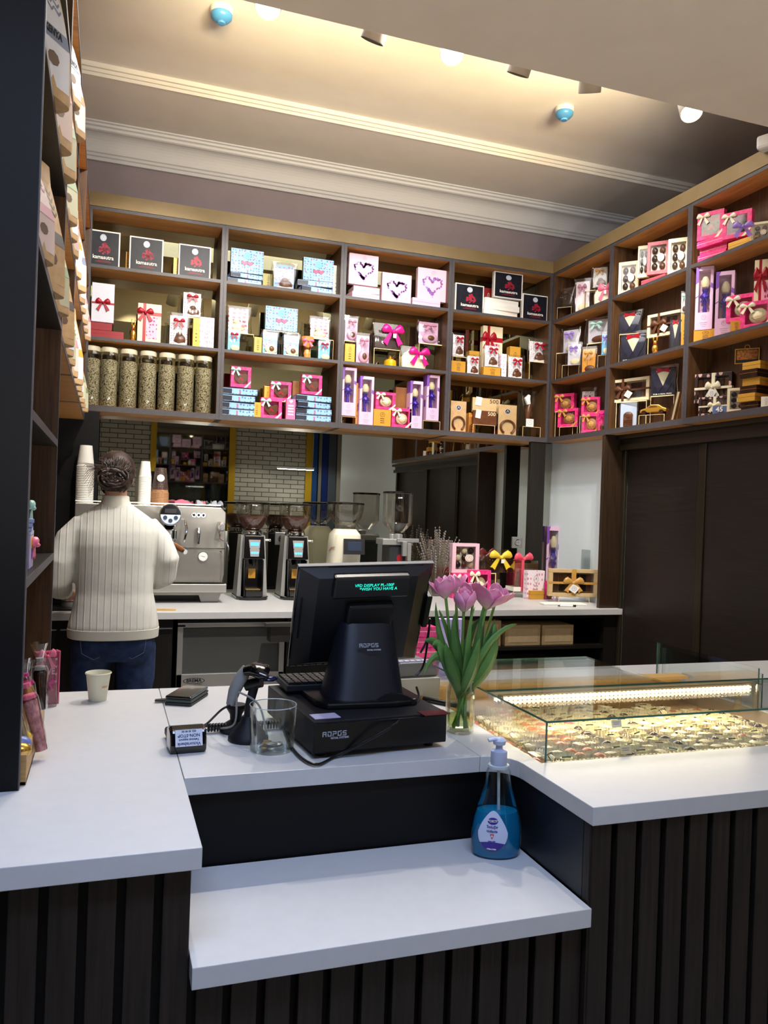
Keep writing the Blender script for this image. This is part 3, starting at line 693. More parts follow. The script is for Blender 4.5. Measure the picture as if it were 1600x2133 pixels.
def mk_horseshoe(card, wrap):
    def f(t):        # .14 x .03 x .22
        B().use(card).box(-.055, .055, .012, .015, 0, .21).build('card', None, t)
        q = B().use(M_choc); pts = []
        for k in range(17):
            a = -PI*.32+k/16*PI*1.64; pts.append((.042*math.cos(a), .006, .058+.046*math.sin(a)))
        q.tube(pts, (.012, .006), 10); q.build('chocolate_horseshoe', None, t, smooth=True)
        q = B(); emblem(q, (0, .165), .018, .0105, M_paper, mat('dark blue seal', '2A2E48', .5)); q.build('seal', None, t)
        if wrap: B().use(M_cello).loft(bagshape(.14, .22, .03, .95), (True, False)).build('cellophane_bag', None, t, smooth=True)
    return f
def mk_bar500(body, tx):
    def f(t):        # .2 x .02 x .15
        q = B().use(body).box(-.1, .1, 0, .018, 0, .12)
        q.build('chocolate_slab', None, t, bevel=.002)
        text('500', .045, tx, t, (.055, -.001, .095), ext=.0006)
        q = B().use(M_paper); q.at((-.06, -.003, .085), (0, .12, 0)).box(-.022, .022, -.001, 0, -.03, .04); emblem(q, (0, 0), .016, -.0014); q.build('tag', None, t)
    return f
def mk_boot(t):      # .12 x .05 x .26
    q = B(); rings = []
    for tt, w in ((0, .035), (.25, .045), (.6, .085), (1, .115)):
        rings.append([(w/2*math.cos(a), .025+.018*math.sin(a), .02+tt*.24) for a in [2*PI*k/14 for k in range(14)]])
    q.use(M_cello).loft(rings, (True, False)).build('cellophane_cone', None, t, smooth=True)
    q = B().use(M_choc); q.tube([(0, .025, .05), (.0, .025, .12), (.008, .025, .17)], [.016, .02, .012], 10); q.use(M_paper).tube([(.0, .022, .16), (-.012, .022, .20), (.002, .022, .225)], [.014, .02, .01], 10); q.build('chocolate_figure', None, t, smooth=True)
    q = B().use(M_paper).box(-.025, .025, -.002, .0, .0, .055); emblem(q, (0, .03), .018, -.0025); q.build('tag', None, t)
def mk_car(t):       # .16 x .06 x .055
    P = [(-.08, .012), (-.07, .012), (-.062, .02), (-.045, .02), (-.037, .012), (.035, .012), (.043, .02), (.06, .02), (.068, .012), (.08, .014), (.082, .03), (.06, .036), (.035, .052), (-.012, .054), (-.042, .036), (-.076, .028)]
    B().use(M_goldf).prism(P, 0, .055).build('car_body', None, t, bevel=.004)
    for x in (-.054, .051):
        for y in (-.002, .047): B().use(M_dchoc).disc((x, .012), .012, y, y+.01, 14).build('wheel', None, t)
    q = B().use(M_choc).prism([(-.03, .037), (.03, .037), (.022, .048), (-.008, .049)], -.0006, 0); q.build('side_window', None, t)
def mk_slipper(t):   # .12 x .04 x .2
    B().use(M_cello).loft(bagshape(.12, .2, .04, .9), (True, False)).build('cellophane_bag', None, t, smooth=True)
    B().use(mat('ice blue card', 'C4D4EC', .4)).box(-.05, .05, .025, .028, .002, .19).build('card_insert', None, t)
    q = B().use(M_choc); q.ball((.0, .016, .085), .03, .01, .03, 12, 8); q.box(-.028, .028, .008, .022, .01, .08)
    for k in range(4): q.box(-.026, .026, .004, .008, .014+.012*k, .02+.012*k)
    q.build('chocolate_mould', None, t, smooth=True)
def mk_sticks(t):    # .08 x .04 x .2
    q = B(); r = random.Random(8)
    for k in range(7): q.use(r.choice([M_choc, M_wchoc, M_goldf])).tube([(-.03+.006*k, .015+.003*(k % 3), 0), (.0+.006*k, .02, .17)], .004, 6)
    q.build('chocolate_sticks', None, t, smooth=True)
    q = B().use(M_cello).add([(-.04, 0, 0), (-.01, 0, .2), (.045, 0, .2), (.01, 0, 0), (-.04, .04, 0), (-.01, .02, .2), (.045, .02, .2), (.01, .04, 0)], [(0, 3, 2, 1), (4, 5, 6, 7), (0, 1, 5, 4), (3, 7, 6, 2)]); q.build('cellophane_bag', None, t)
def mk_ticket(t):    # .06 x .03 x .13
    B().box(-.03, .03, 0, .03, 0, .13).build('carton_body', mat('pink ticket card', 'EE6A98', .4), t, bevel=.001)
    q = B().use(M_paper); [q.box(-.018, .018, -.0006, 0, .03+.018*k, .038+.018*k) for k in range(4)]; q.heart((0, .115), .012, -.0006, 0); q.build('print', None, t)
def mk_frame(t):     # .2 x .02 x .17
    q = B().use(M_goldf).frame(-.1, .1, 0, .13, .008, 0, .015); q.use(M_blackm).box(-.095, .095, .008, .014, .005, .125)
    q.use(M_goldf).ring((0, .14), .022, .004, 0, .01); q.build('frame', None, t)
    m_ = mottled('painted picture', 'B8803C', '7A3420', 60, .4)
    B().use(m_).box(-.085, .085, .005, .008, .035, .118).build('picture', None, t)
def mk_dome(t):      # .13 x .06 x .08
    B().use(mat('yellow foil', 'E8B820', .25, metal=.3)).lathe([(.05, 0), (.055, .01), (.05, .04), (.03, .05), (.001, .052)], 20, (0, .05, 0)).build('foil_pack', None, t, smooth=True)
    B().use(M_goldf).lathe([(.008, .052), (.014, .06), (.009, .07), (.001, .075)], 10, (0, .05, 0)).build('foil_top', None, t, smooth=True)
def mk_foilfig(t):   # .06x.04x.12
    q = B().use(M_goldf); q.ball((0, .02, .035), .022, .018, .035, 12, 8); q.ball((0, .02, .078), .014, .013, .016, 10, 6); q.ball((-.012, .02, .104), .006, .005, .018, 8, 5); q.ball((.012, .02, .104), .006, .005, .018, 8, 5); q.build('figure_body', None, t, smooth=True)
    B().use(M_red).bow((0, .006, .063), .025, .005, False).build('bow', None, t)
def mk_bowitem(m):
    def f(t): B().use(m).bow((0, 0, .06), .1, .018).build('ribbon_bow', None, t, smooth=True)
    return f
def mk_rosewrap(t):  # .06 x .05 x .14
    q = B().use(mat('orange cellophane', 'E8904A', .3)); q.lathe([(.012, 0), (.018, .03), (.012, .055), (.03, .1), (.034, .13)], 9, (0, .025, 0), cap=(True, False)); q.build('wrapper', None, t)
    B().use(M_choc).ball((0, .025, .075), .02, .018, .03, 10, 6).build('chocolate_figure', None, t, smooth=True)
    B().use(M_pinkr).bow((0, .0, .1), .06, .01).build('bow', None, t, smooth=True)
DEF = dict(
 noir=(mk_noir, .2, .03, .2, 'gift_box'), blue=(mk_blue, .2, .04, .16, 'gift_box'), blueflat=(mk_blueflat, .2, .16, .032, 'gift_box'),
 lilac=(mk_lilac, .2, .035, .21, 'gift_box'), lilacflat=(mk_flat(M_lil2, M_lav), .2, .16, .03, 'gift_box'), whiteflat=(mk_flat(M_paper, M_cream), .2, .16, .03, 'gift_box'),
 redflat=(mk_flat(M_redc, M_red), .2, .16, .03, 'gift_box'), magflat=(mk_flat(M_mag, M_whiter), .2, .16, .03, 'gift_box'),
 goldflat=(mk_flat(M_gb, M_goldf), .2, .16, .03, 'gift_box'), choflat=(mk_flat(M_dchoc, M_goldf), .2, .16, .03, 'gift_box'), pinkflat=(mk_flat(mottled('old pink card', 'B0505C', 'B85A66', 40), M_redc), .2, .16, .03, 'gift_box'),
 rose=(mk_win(M_mag, M_wchoc, 'rose', M_whiter), .13, .045, .13, 'chocolate_box'), heart=(mk_win(M_mag, M_choc, 'heart', M_mint), .13, .045, .13, 'chocolate_box'),
 roseg=(mk_win(M_mag, mottled('caramel chocolate', 'B88848', 'C89858', 30), 'rose', M_goldr), .13, .045, .13, 'chocolate_box'), trufmag=(mk_win(M_mag, M_dchoc, 'heart', M_whiter), .13, .045, .13, 'chocolate_box'),
 tall=(mk_tall, .09, .075, .33, 'flower_box'),
 polka=(mk_bag(M_polka, M_red, M_choc), .12, .045, .18, 'chocolate_bag'), floral=(mk_bag(M_flower, None, M_wchoc, 'duck'), .12, .045, .18, 'chocolate_bag'),
 bluebag=(mk_bag(M_blue, None, M_wchoc, 'disc'), .12, .045, .18, 'chocolate_bag'), bluebagd=(mk_bag(M_blue, None, M_choc, 'blob'), .12, .045, .18, 'chocolate_bag'), bluebow=(mk_bag(M_bluep, M_red, M_wchoc, 'flat', False), .12, .045, .18, 'chocolate_bag'),
 lilbag=(mk_bag(M_lil, mat('dusty pink satin', 'C08098', .35), mat('lilac chocolate', 'C8A0B8', .4), 'disc'), .12, .045, .18, 'chocolate_bag'),
 pinkbag=(mk_bag(M_pinkdot, mat('dusty pink satin'), M_wchoc, 'flat'), .12, .045, .18, 'chocolate_bag'), creambag=(mk_bag(M_paper, M_goldr, M_choc, 'blob'), .12, .045, .18, 'chocolate_bag'),
 purpbag=(mk_bag(mat('pale grey card', 'D4D2DC', .4), M_lav, M_wchoc, 'flat', False), .12, .045, .18, 'chocolate_bag'), mintbag=(mk_bag(mat('pale grey card'), M_mint, M_choc, 'flat', False), .12, .045, .18, 'chocolate_bag'),
 orangebag=(mk_bag(mat('orange card', 'E09A34', .4), M_goldr, M_choc, 'flat'), .12, .045, .18, 'chocolate_bag'), magbag=(mk_bag(M_mag, M_magr, M_choc, 'flat', False), .12, .045, .18, 'chocolate_bag'),
 bluebowp=(mk_bag(M_bluep, M_lav, M_wchoc, 'flat', False), .12, .045, .18, 'chocolate_bag'),
 riser=(mk_riser, .16, .07, .1, 'acrylic_riser'), goldbox=(mk_carton(M_gb, M_choc), .1, .05, .1, 'carton'), orangebox=(mk_carton(mottled('orange carton', 'D08838', 'D89448', 30, .45), M_choc), .1, .05, .1, 'carton'),
 brownbox=(mk_carton(mottled('brown carton', '7A4A20', '86542A', 30, .4), M_goldf), .1, .05, .1, 'carton'), greenbox=(mk_carton(mat('olive card', 'A8A050', .4), M_choc), .1, .05, .1, 'carton'),
 whitecard=(mk_carton(M_pinkdot, M_emblem), .1, .05, .1, 'carton'), redbox=(mk_carton(M_redc, M_cream), .1, .05, .1, 'carton'), whitebox=(mk_carton(M_paper, M_emblem), .1, .05, .1, 'carton'),
 glit=(mk_ribbonbox(M_glit, M_red), .12, .04, .2, 'gift_box'), redrib=(mk_ribbonbox(M_cream, M_red, dots('pink heart window', 'F0A8C0', 'A03050', 55, .3)), .12, .04, .2, 'gift_box'),
 trufcream=(mk_truffle(M_cream), .16, .045, .2, 'truffle_box'), trufpink=(mk_truffle(mottled('rose print card', 'B05A60', 'C87078', 80)), .16, .045, .2, 'truffle_box'), trufnine=(mk_truffle(M_lil2), .16, .045, .2, 'truffle_box'),
 hbdark=(mk_handbag('3A2A26', 'C8B8A8', M_magr), .2, .06, .15, 'chocolate_handbag_pack'), hbwhite=(mk_handbag('EFE8CC', '5A4A40', M_magr), .2, .06, .15, 'chocolate_handbag_pack'),
 hbdarkg=(mk_handbag('32241C', 'E8E0D0', None), .2, .06, .15, 'chocolate_handbag_pack'), hbpink=(mk_handbag('F0EAD4', '5A4A42', M_pinkr), .2, .06, .15, 'chocolate_handbag_pack'), hbyel=(mk_handbag('3A2418', 'F0E8D8', M_yelr), .2, .06, .15, 'chocolate_handbag_pack'),
 shirt=(mk_shirt(False), .14, .03, .17, 'suit_chocolate_pack'), shirtm=(mk_shirt(True), .14, .03, .17, 'suit_chocolate_pack'),
 giftc=(mk_giftwin(M_cream, M_choc), .24, .04, .15, 'gift_box'), giftk=(mk_giftwin(M_kraftl, M_goldr, 2, False), .24, .04, .15, 'gift_box'), giftb=(mk_giftwin(dots('brown swirl card', '2E1A18', 'D8A8A0', 22, .3), M_whiter, 2, False), .24, .04, .15, 'gift_box'),
 shoek=(mk_horseshoe(M_kraft, False), .14, .03, .22, 'horseshoe_pack'), shoec=(mk_horseshoe(M_kraftl, True), .14, .03, .22, 'horseshoe_pack'),
 barw=(mk_bar500(M_kraftl, M_dchoc), .2, .02, .15, 'chocolate_slab_pack'), bard=(mk_bar500(M_choc, M_cream), .2, .02, .15, 'chocolate_slab_pack'),
 boot=(mk_boot, .12, .05, .26, 'chocolate_boot_pack'), car=(mk_car, .16, .06, .055, 'chocolate_car'), slipper=(mk_slipper, .12, .04, .2, 'chocolate_bag'), sticks=(mk_sticks, .08, .04, .2, 'chocolate_sticks_pack'),
 ticket=(mk_ticket, .06, .03, .13, 'carton'), frame=(mk_frame, .2, .02, .17, 'picture_box'), dome=(mk_dome, .13, .06, .08, 'foil_pack'), foilfig=(mk_foilfig, .06, .04, .12, 'foil_figure'), rosewrap=(mk_rosewrap, .06, .05, .14, 'chocolate_bag'))
CAT = dict(gift_box='box', chocolate_box='box', flower_box='box', chocolate_bag='bag', acrylic_riser='display stand', carton='box', truffle_box='box', chocolate_handbag_pack='chocolate', suit_chocolate_pack='chocolate',
 horseshoe_pack='chocolate', chocolate_slab_pack='chocolate', chocolate_boot_pack='chocolate', chocolate_car='chocolate', chocolate_sticks_pack='chocolate', picture_box='box', foil_pack='chocolate', foil_figure='chocolate')
def put(kind, loc, w, h, label, rz=0, dmax=None, group=None, d=None):
    f, w0, d0, h0, nm = DEF[kind]
    sy = (d/d0) if d else min(1.15, max(.55, (w/w0+h/h0)/2))
    if dmax and d0*sy > dmax: sy = dmax/d0
    sc = (w/w0, sy, h/h0)
    if kind not in PROTO:
        t = thing(nm, label, CAT[nm], loc, rz, group); f(t); t.scale = sc; PROTO[kind] = t; return t
    t = dup(PROTO[kind], loc, rz, label, None, sc)
    if group: t['group'] = group
    elif 'group' in t.keys(): del t['group']
    return t
def back(kind, x0, x1, yt, row, label, yb=None, Y=None, rz=0, dz=0, **k):
    """item on the back shelves: image columns x0..x1, top at yt, standing on shelf row (or at image row yb)"""
    Y = Y or YB+.035; xm = (x0+x1)/2
    z0 = ZS[2-row] if yb is None else ony(xm, yb, Y)[2]
    a = ony(x0, (yt+(yb or yt+60))/2, Y); c = ony(x1, (yt+(yb or yt+60))/2, Y)
    z1 = ony(xm, yt, Y)[2]
    return put(kind, ((a[0]+c[0])/2, Y, z0+dz), c[0]-a[0], z1-z0-dz, label, rz, dmax=YM-Y-.006, **k)
def side(kind, x0, x1, yt, row, label, yb=None, X=None, rz=-.85, **k):
    """item on the right-hand shelves"""
    xm = (x0+x1)/2; ym = (yt+(yb or yt+50))/2; off = (X-XR-.05) if X else 0
    X = X or XR+.05; w = (x1-x0)/ppm(onx(xm, ym, X))
    if rz == -.85: rz = -.85 if w < .13 else (-1.1 if w < .19 else -1.25)
    w = w/math.cos(rz+.6)*.97; d0 = DEF[kind][2]; dd = min(.8*d0*(w/DEF[kind][1]*.5+.5), .075)
    if kind.endswith('flat'): dd = .12; rz = -1.42
    k.setdefault('d', dd); dd = k['d']
    lo = XR+.006+w/2*math.cos(rz); hi = XW-.008-w/2*math.cos(rz)-dd*abs(math.sin(rz)); X = min(max(lo, lo+off), max(hi, lo if hi < lo else hi))
    p = onx(xm, ym, X); z0 = ZS[2-row] if yb is None else onx(xm, yb, X)[2]; z1 = onx(xm, yt, X)[2]
    if yb is None and kind == 'riser': pass
    return put(kind, (p[0], p[1], z0), w, z1-z0, label, rz, **k)
G = None
# --- unit 1
for (a, c, t_), w_ in zip(((179, 250.5, 480), (269.5, 340.5, 495), (372, 439.5, 511)), ('leftmost', 'middle', 'rightmost')):
    back('noir', a, c, t_, 0, 'black box with red flower print, %s on the top shelf above the bean jars' % w_)
back('goldbox', 262, 271, 524, 0, 'small gold carton behind the middle black box, top shelf above the bean jars', Y=YB+.12)
back('goldbox', 361, 373, 537, 0, 'small gold carton behind the rightmost black box, top shelf above the bean jars', Y=YB+.12)
z = ZS[1]
x_a, x_c = ony(181, 690, YB+.01)[0], ony(258, 690, YB+.01)[0]
put('redflat', ((x_a+x_c)/2, YB+.02, z), x_c-x_a, .045, 'lower flat red box under the glitter gift box')
put('redflat', ((x_a+x_c)/2-.04, YB+.02, z+.0455), (x_c-x_a)*.72, .045, 'upper flat red box directly under the glitter gift box')
back('glit', 191, 238, 590, 1, 'silver glitter gift box with a crimson bow standing on red boxes', yb=671)
back('foilfig', 269, 286, 664, 1, 'small gold foil figure beside the red-ribboned box')
back('redrib', 287, 336, 633, 1, 'cream gift box with crimson ribbon and pink heart window')
back('riser', 376, 425, 661, 1, 'clear riser under the polka dot bag above the sixth bean jar', Y=YB+.10)
back('polka', 377, 425, 603, 1, 'polka dot bag with red bow raised on a stand over the bean jars', yb=660, Y=YB+.10)
back('goldbox', 402, 416, 662, 1, 'slim gold carton between a polka dot bag and a white card box')
back('polka', 349, 397, 650, 1, 'polka dot bag with red bow standing low, above the fifth bean jar')
back('whitecard', 416, 446, 661, 1, 'white floral card box at the right end of the shelf above the bean jars')
# jars of beans
M_beans = mat('green coffee beans', '9A9678', .6); n, l, bs = nodes(M_beans)
v = n.new('ShaderNodeTexVoronoi'); v.inputs['Scale'].default_value = 1; l.new(coords(M_beans, 'Object', (130, 130, 190), (0, .5, 0)), v.inputs['Vector'])
l.new(ramp(M_beans, v.outputs['Distance'], [(.1, 'C0C2BE'), (.45, '9A9C96'), (.75, '3A3628')]), bs.inputs['Base Color']); bump(M_beans, v.outputs['Distance'], .6, -.004)
M_jar = clear('jar plastic', 'FAF2DC', .04, .05)
cent = [190, 226, 267, 307.5, 347, 386.5, 424]
jar = None
for i, cx_ in enumerate(cent):
    p = ony(cx_, 790, YB+.085); lab = 'tall clear jar of green coffee beans, ' + ('first from the left end of the shelf', 'second from the left end of the shelf', 'third from the left end of the shelf', 'middle one of the row of seven', 'fifth from the left end of the shelf', 'sixth from the left end of the shelf', 'nearest the shelf divider')[i]
    if jar is None:
        jar = thing('bean_jar', lab, 'jar', (p[0], YB+.085, ZS[0]), 0, 'jars of green coffee beans')
        B().lathe([(.052, .002), (.0545, .01), (.0545, .315), (.050, .335), (.046, .345), (.046, .352)], 32, cap=(True, False)).build('jar_body', M_jar, jar, smooth=True)
        B().lathe([(.051, .006), (.053, .012), (.053, .285), (.045, .292), (.001, .296)], 32).build('beans', M_beans, jar, smooth=True)
        B().lathe([(.049, .338), (.0505, .342), (.0505, .362), (.047, .368), (.001, .369)], 32).build('lid', mat('cream lid', 'DDD4B8', .35), jar, smooth=True)
    else: dup(jar, (p[0], YB+.085, ZS[0]), .3*i, lab)
# --- unit 2
def stack(kind, x0, x1, ytop, row, n, lab, seedv=1, Y=None, side_=False, rz0=0, hh=None):
    r = random.Random(seedv); out = []
    if side_:
        X = XR+.025; p = onx((x0+x1)/2, ytop+20, X); z0 = ZS[2-row]; z1 = onx((x0+x1)/2, ytop, X)[2]; w = (x1-x0)/ppm(p)*.97; base = (p[0], p[1])
    else:
        Y = Y or YB+.02; a = ony(x0, ytop+20, Y)[0]; c = ony(x1, ytop+20, Y)[0]; z0 = ZS[2-row]; z1 = ony((x0+x1)/2, ytop, Y)[2]; w = c-a; base = ((a+c)/2, Y)
    h = (z1-z0)/n
    for i in range(n):
        nmn = ('bottom', 'second', 'third', 'fourth', 'fifth', 'sixth')[i] if i < n-1 or n == 1 else 'top'
        put(kind if isinstance(kind, str) else kind[i % len(kind)], (base[0]+r.uniform(-.016, .016), base[1]+r.uniform(0, .016), z0+i*h), w*r.uniform(.86, .97), h-.0005, '%s, %s of its stack' % (lab, nmn), rz0+r.uniform(-.13, .13)*(0 if side_ else 1), d=.10 if side_ else .13)
    return z0+n*h
stack('blueflat', 473, 552, 569, 0, 2, 'flat blue heart-print box under the left upright blue box', 3)
back('blue', 481, 549, 520, 0, 'upright blue box with two pink hearts, left on the top shelf', yb=569, Y=YB+.05)
back('greenbox', 547, 570, 570, 0, 'small olive carton left of the bagged chocolate figure, top shelf', Y=YB+.12)
back('bluebagd', 566, 621, 544, 0, 'clear bag with a dark chocolate figure on blue card, on the top shelf')
stack('blueflat', 624, 699, 584, 0, 2, 'flat blue heart-print box under the right upright blue box', 9)
back('blue', 632, 695, 539, 0, 'upright blue box with two pink hearts, right on the top shelf', yb=586, Y=YB+.05)
back('whitebox', 694, 707, 553, 0, 'white carton at the right end of the top shelf with blue boxes', Y=YB+.11)
back('riser', 474, 528, 694, 1, 'clear riser carrying the left floral bag', Y=YB+.09)
back('floral', 471, 525, 636, 1, 'floral bag with a white chocolate duck, left on the middle shelf', yb=693, Y=YB+.08)
back('bluebow', 472, 504, 684, 1, 'small blue bag with a red bow under the left floral bag')
back('greenbox', 529, 545, 702, 1, 'small olive carton left of the white chocolate bags')
back('riser', 548, 622, 690, 1, 'clear riser carrying the upright blue box on the middle shelf', Y=YB+.10)
back('blue', 553, 620, 640, 1, 'upright blue box with two hearts on the middle shelf', yb=689, Y=YB+.10)
back('bluebag', 544, 584, 686, 1, 'blue card bag with a round white chocolate, left one under the blue box')
back('bluebag', 588, 629, 693, 1, 'blue card bag with a round white chocolate, right one under the blue box')
back('rosewrap', 630, 654, 697, 1, 'orange wrapped chocolate figure with a pink bow')
back('riser', 646, 694, 706, 1, 'clear riser carrying the right floral bag', Y=YB+.09)
back('floral', 643, 694, 658, 1, 'floral bag with a yellow chocolate duck, right on the middle shelf', yb=706, Y=YB+.09)
back('bluebow', 661, 692, 706, 1, 'small blue bag with a red bow under the right floral bag')
zt = stack('blueflat', 457, 537, 808, 2, 4, 'flat blue heart-print box in the left pile of the lowest shelf', 21)
back('heart', 481, 523, 764, 2, 'pink window box with a chocolate heart on the left blue pile', yb=807, Y=YB+.04)
back('goldbox', 526, 543, 838, 2, 'small gold carton at the foot of the left blue pile')
back('goldbox', 550, 564, 804, 2, 'tall gold carton behind the front pink heart box', Y=YB+.13)
back('heart', 564, 607, 795, 2, 'pink window box with a chocolate heart, raised behind the front one', yb=835, Y=YB+.09)
back('riser', 562, 610, 836, 2, 'clear riser under the raised pink heart box', Y=YB+.09)
back('heart', 543, 587, 829, 2, 'pink window box with a chocolate heart, lowest in front')
back('ticket', 596, 615, 831, 2, 'narrow pink printed carton beside the right blue pile')
back('brownbox', 609, 628, 794, 2, 'brown carton behind the narrow pink carton', Y=YB+.13)
zt = stack('blueflat', 616, 692, 823, 2, 4, 'flat blue heart-print box in the right pile of the lowest shelf', 33)
back('heart', 629, 671, 781, 2, 'pink window box with a chocolate heart on the right blue pile', yb=822, Y=YB+.04)
# --- unit 3
stack('lilacflat', 731, 794, 596, 0, 2, 'flat pink-lilac box under the left heart-wreath box', 5)
back('lilac', 727, 788, 530, 0, 'pink-lilac box with a lavender heart wreath, left on the top shelf', yb=594, Y=YB+.05)
back('goldbox', 786, 798, 598, 0, 'small gold carton between two lilac boxes', Y=YB+.13)
back('lilac', 796, 857, 570, 0, 'pink-lilac box with a lavender heart wreath, lower middle one')
stack('lilacflat', 858, 926, 622, 0, 1, 'flat pink-lilac box under the right heart-wreath box', 8)
back('lilac', 870, 931, 560, 0, 'pink-lilac box with a lavender heart wreath, right on the top shelf', yb=627, Y=YB+.05)
back('riser', 716, 742, 710, 1, 'clear riser under the left raised lilac bag', Y=YB+.1)
back('goldbox', 718, 739, 716, 1, 'gold carton under the left raised lilac bag', Y=YB+.05)
back('lilbag', 717, 751, 656, 1, 'lilac bag with a dusty pink bow, raised at the left end', yb=710, Y=YB+.1)
back('lilbag', 741, 776, 692, 1, 'lilac bag with a dusty pink bow, standing low at the left')
back('riser', 778, 833, 727, 1, 'clear riser under the dark chocolate handbag', Y=YB+.08)
back('hbdark', 777, 838, 674, 1, 'dark dotted chocolate handbag with a magenta bow', yb=727, Y=YB+.07)
back('dome', 802, 832, 736, 1, 'yellow foil pack in front of the riser with the dark handbag')
back('hbwhite', 834, 892, 722, 1, 'white dotted chocolate handbag with a magenta bow beside the yellow foil pack')
back('riser', 872, 921, 716, 1, 'clear riser under the right raised lilac bag', Y=YB+.09)
back('lilbag', 870, 922, 665, 1, 'lilac bag with a dusty pink bow, raised at the right end', yb=716, Y=YB+.09)
back('riser', 711, 741, 868, 2, 'low clear stand under the leftmost tall lilac box')
back('tall', 712, 742, 765, 2, 'tall lilac window box with a white tulip, leftmost on the lowest shelf', yb=866)
back('orangebox', 741, 750, 798, 2, 'slim orange carton between the two left tall lilac boxes', Y=YB+.08)
back('tall', 750, 779, 784, 2, 'tall lilac window box with a white tulip, second from the left on the lowest shelf')
back('goldbox', 778, 814, 853, 2, 'gold carton under the upper pink rose box')
back('rose', 783, 824, 817, 2, 'pink window box with a white chocolate rose, upper one on a gold carton', yb=853)
back('rose', 816, 857, 850, 2, 'pink window box with a white chocolate rose, lower one beside the tall lilac boxes')
back('brownbox', 824, 850, 807, 2, 'orange brown carton behind the pink rose boxes', Y=YB+.12)
back('tall', 855, 881, 794, 2, 'tall lilac window box with a white tulip, third on the lowest shelf')
back('riser', 880, 916, 877, 2, 'low clear stand under the rightmost tall lilac box')
back('tall', 889, 915, 781, 2, 'tall lilac window box with a white tulip, rightmost on the lowest shelf', yb=876)
# --- unit 4
back('noir', 948, 1008, 592, 0, 'black box with a red flower print near the corner, left of the white boxes')
stack('whiteflat', 1008, 1088, 623, 0, 3, 'flat white box under the raised black box near the corner', 14)
back('noir', 1029, 1089, 568, 0, 'black box with a red flower print near the corner, raised on white boxes', yb=622, Y=YB+.05)
back('noir', 1088, 1141, 614, 0, 'black box with a red flower print near the corner, rightmost')
back('redbox', 1007, 1027, 600, 0, 'dark red carton behind the raised black box', Y=YB+.14)
back('riser', 942, 973, 743, 1, 'clear riser under the left polka dot bag near the corner', Y=YB+.08)
back('goldbox', 940, 969, 752, 1, 'gold carton under the left polka dot bag near the corner', Y=YB+.03)
back('polka', 943, 973, 692, 1, 'polka dot bag with red bow, raised at the left end near the corner', yb=742, Y=YB+.08)
back('goldbox', 977, 998, 731, 1, 'gold carton behind the low left polka dot bag', Y=YB+.12)
back('polka', 973, 1004, 737, 1, 'polka dot bag with red bow, low and second from the left near the corner')
back('redrib', 1006, 1047, 680, 1, 'tall cream box with a large crimson bow behind the middle polka dot bag', Y=YB+.12)
back('goldbox', 1007, 1044, 765, 1, 'gold carton under the middle polka dot bag')
back('polka', 1010, 1046, 715, 1, 'polka dot bag with red bow standing on a gold carton, middle', yb=764)
back('whitecard', 1043, 1055, 737, 1, 'white floral card right of the middle polka dot bag')
back('goldbox', 1062, 1084, 722, 1, 'gold carton behind the low right polka dot bag', Y=YB+.13)
back('polka', 1059, 1096, 738, 1, 'polka dot bag with red bow, low and right of the middle one near the corner')
back('riser', 1102, 1143, 754, 1, 'clear riser at the right end of the shelf near the corner', Y=YB+.05)
back('polka', 1103, 1146, 706, 1, 'polka dot bag with red bow, raised at the right end near the corner', yb=754, Y=YB+.05)
back('shoek', 936, 977, 832, 2, 'chocolate horseshoe on kraft card, unwrapped, left end near the corner')
back('barw', 985, 1042, 822, 2, 'upper chocolate slab with the number 500', yb=860, Y=YB+.09)
back('riser', 984, 1030, 885, 2, 'clear riser under the lower 500 slab')
back('bard', 986, 1035, 848, 2, 'lower dark chocolate slab with the number 500 in front', yb=886)
back('orangebox', 976, 990, 860, 2, 'orange carton behind the 500 slabs', Y=YB+.12)
back('shoec', 1035, 1083, 840, 2, 'chocolate horseshoe in clear wrap on pale card')
back('riser', 1088, 1125, 889, 2, 'low clear stand under the cellophane cone')
back('boot', 1086, 1123, 812, 2, 'chocolate figure in a flared cellophane cone on a clear stand', yb=889)
# --- right-hand unit 1
side('riser', 1160, 1190, 640, 0, 'clear riser under the dark dotted handbag in the corner')
side('hbdarkg', 1153, 1194, 601, 0, 'dark dotted chocolate handbag without a bow, in the corner', yb=641)
side('pinkbag', 1194, 1231, 579, 0, 'pink floral bag with a dusty bow in the corner unit')
side('riser', 1217, 1240, 605, 0, 'clear riser between the pink floral bag and the handbag', X=XR+.07)
side('creambag', 1230, 1268, 552, 0, 'cream bag with a golden bow above the white dotted handbag', yb=597, X=XR+.1)
side('hbpink', 1233, 1275, 590, 0, 'white dotted chocolate handbag with a pink ribbon in the corner unit')
side('riser', 1158, 1185, 735, 1, 'tall clear riser in the corner of the middle shelf')
side('purpbag', 1165, 1206, 682, 1, 'pale bag with a purple bow, raised in the corner', yb=734)
side('riser', 1170, 1206, 760, 1, 'low clear riser before the corner', X=XR+.02)
side('purpbag', 1177, 1212, 712, 1, 'pale bag with a purple bow, lower and in front', yb=760, X=XR+.03)
side('orangebag', 1207, 1243, 721, 1, 'orange bag with a golden bow')
side('riser', 1222, 1262, 714, 1, 'clear riser under the mint-bowed bag', X=XR+.09)
side('mintbag', 1215, 1268, 660, 1, 'pale bag with a mint bow, raised', yb=714, X=XR+.09)
side('bluebowp', 1250, 1270, 690, 1, 'narrow pale blue bag with a purple bow', yb=738)
side('riser', 1245, 1268, 740, 1, 'clear riser under the narrow pale blue bag')
side('riser', 1156, 1194, 856, 2, 'clear riser under the upper left pink box in the corner')
side('roseg', 1155, 1196, 820, 2, 'pink window box with a caramel chocolate rose, upper left of four', yb=858, X=XR+.07)
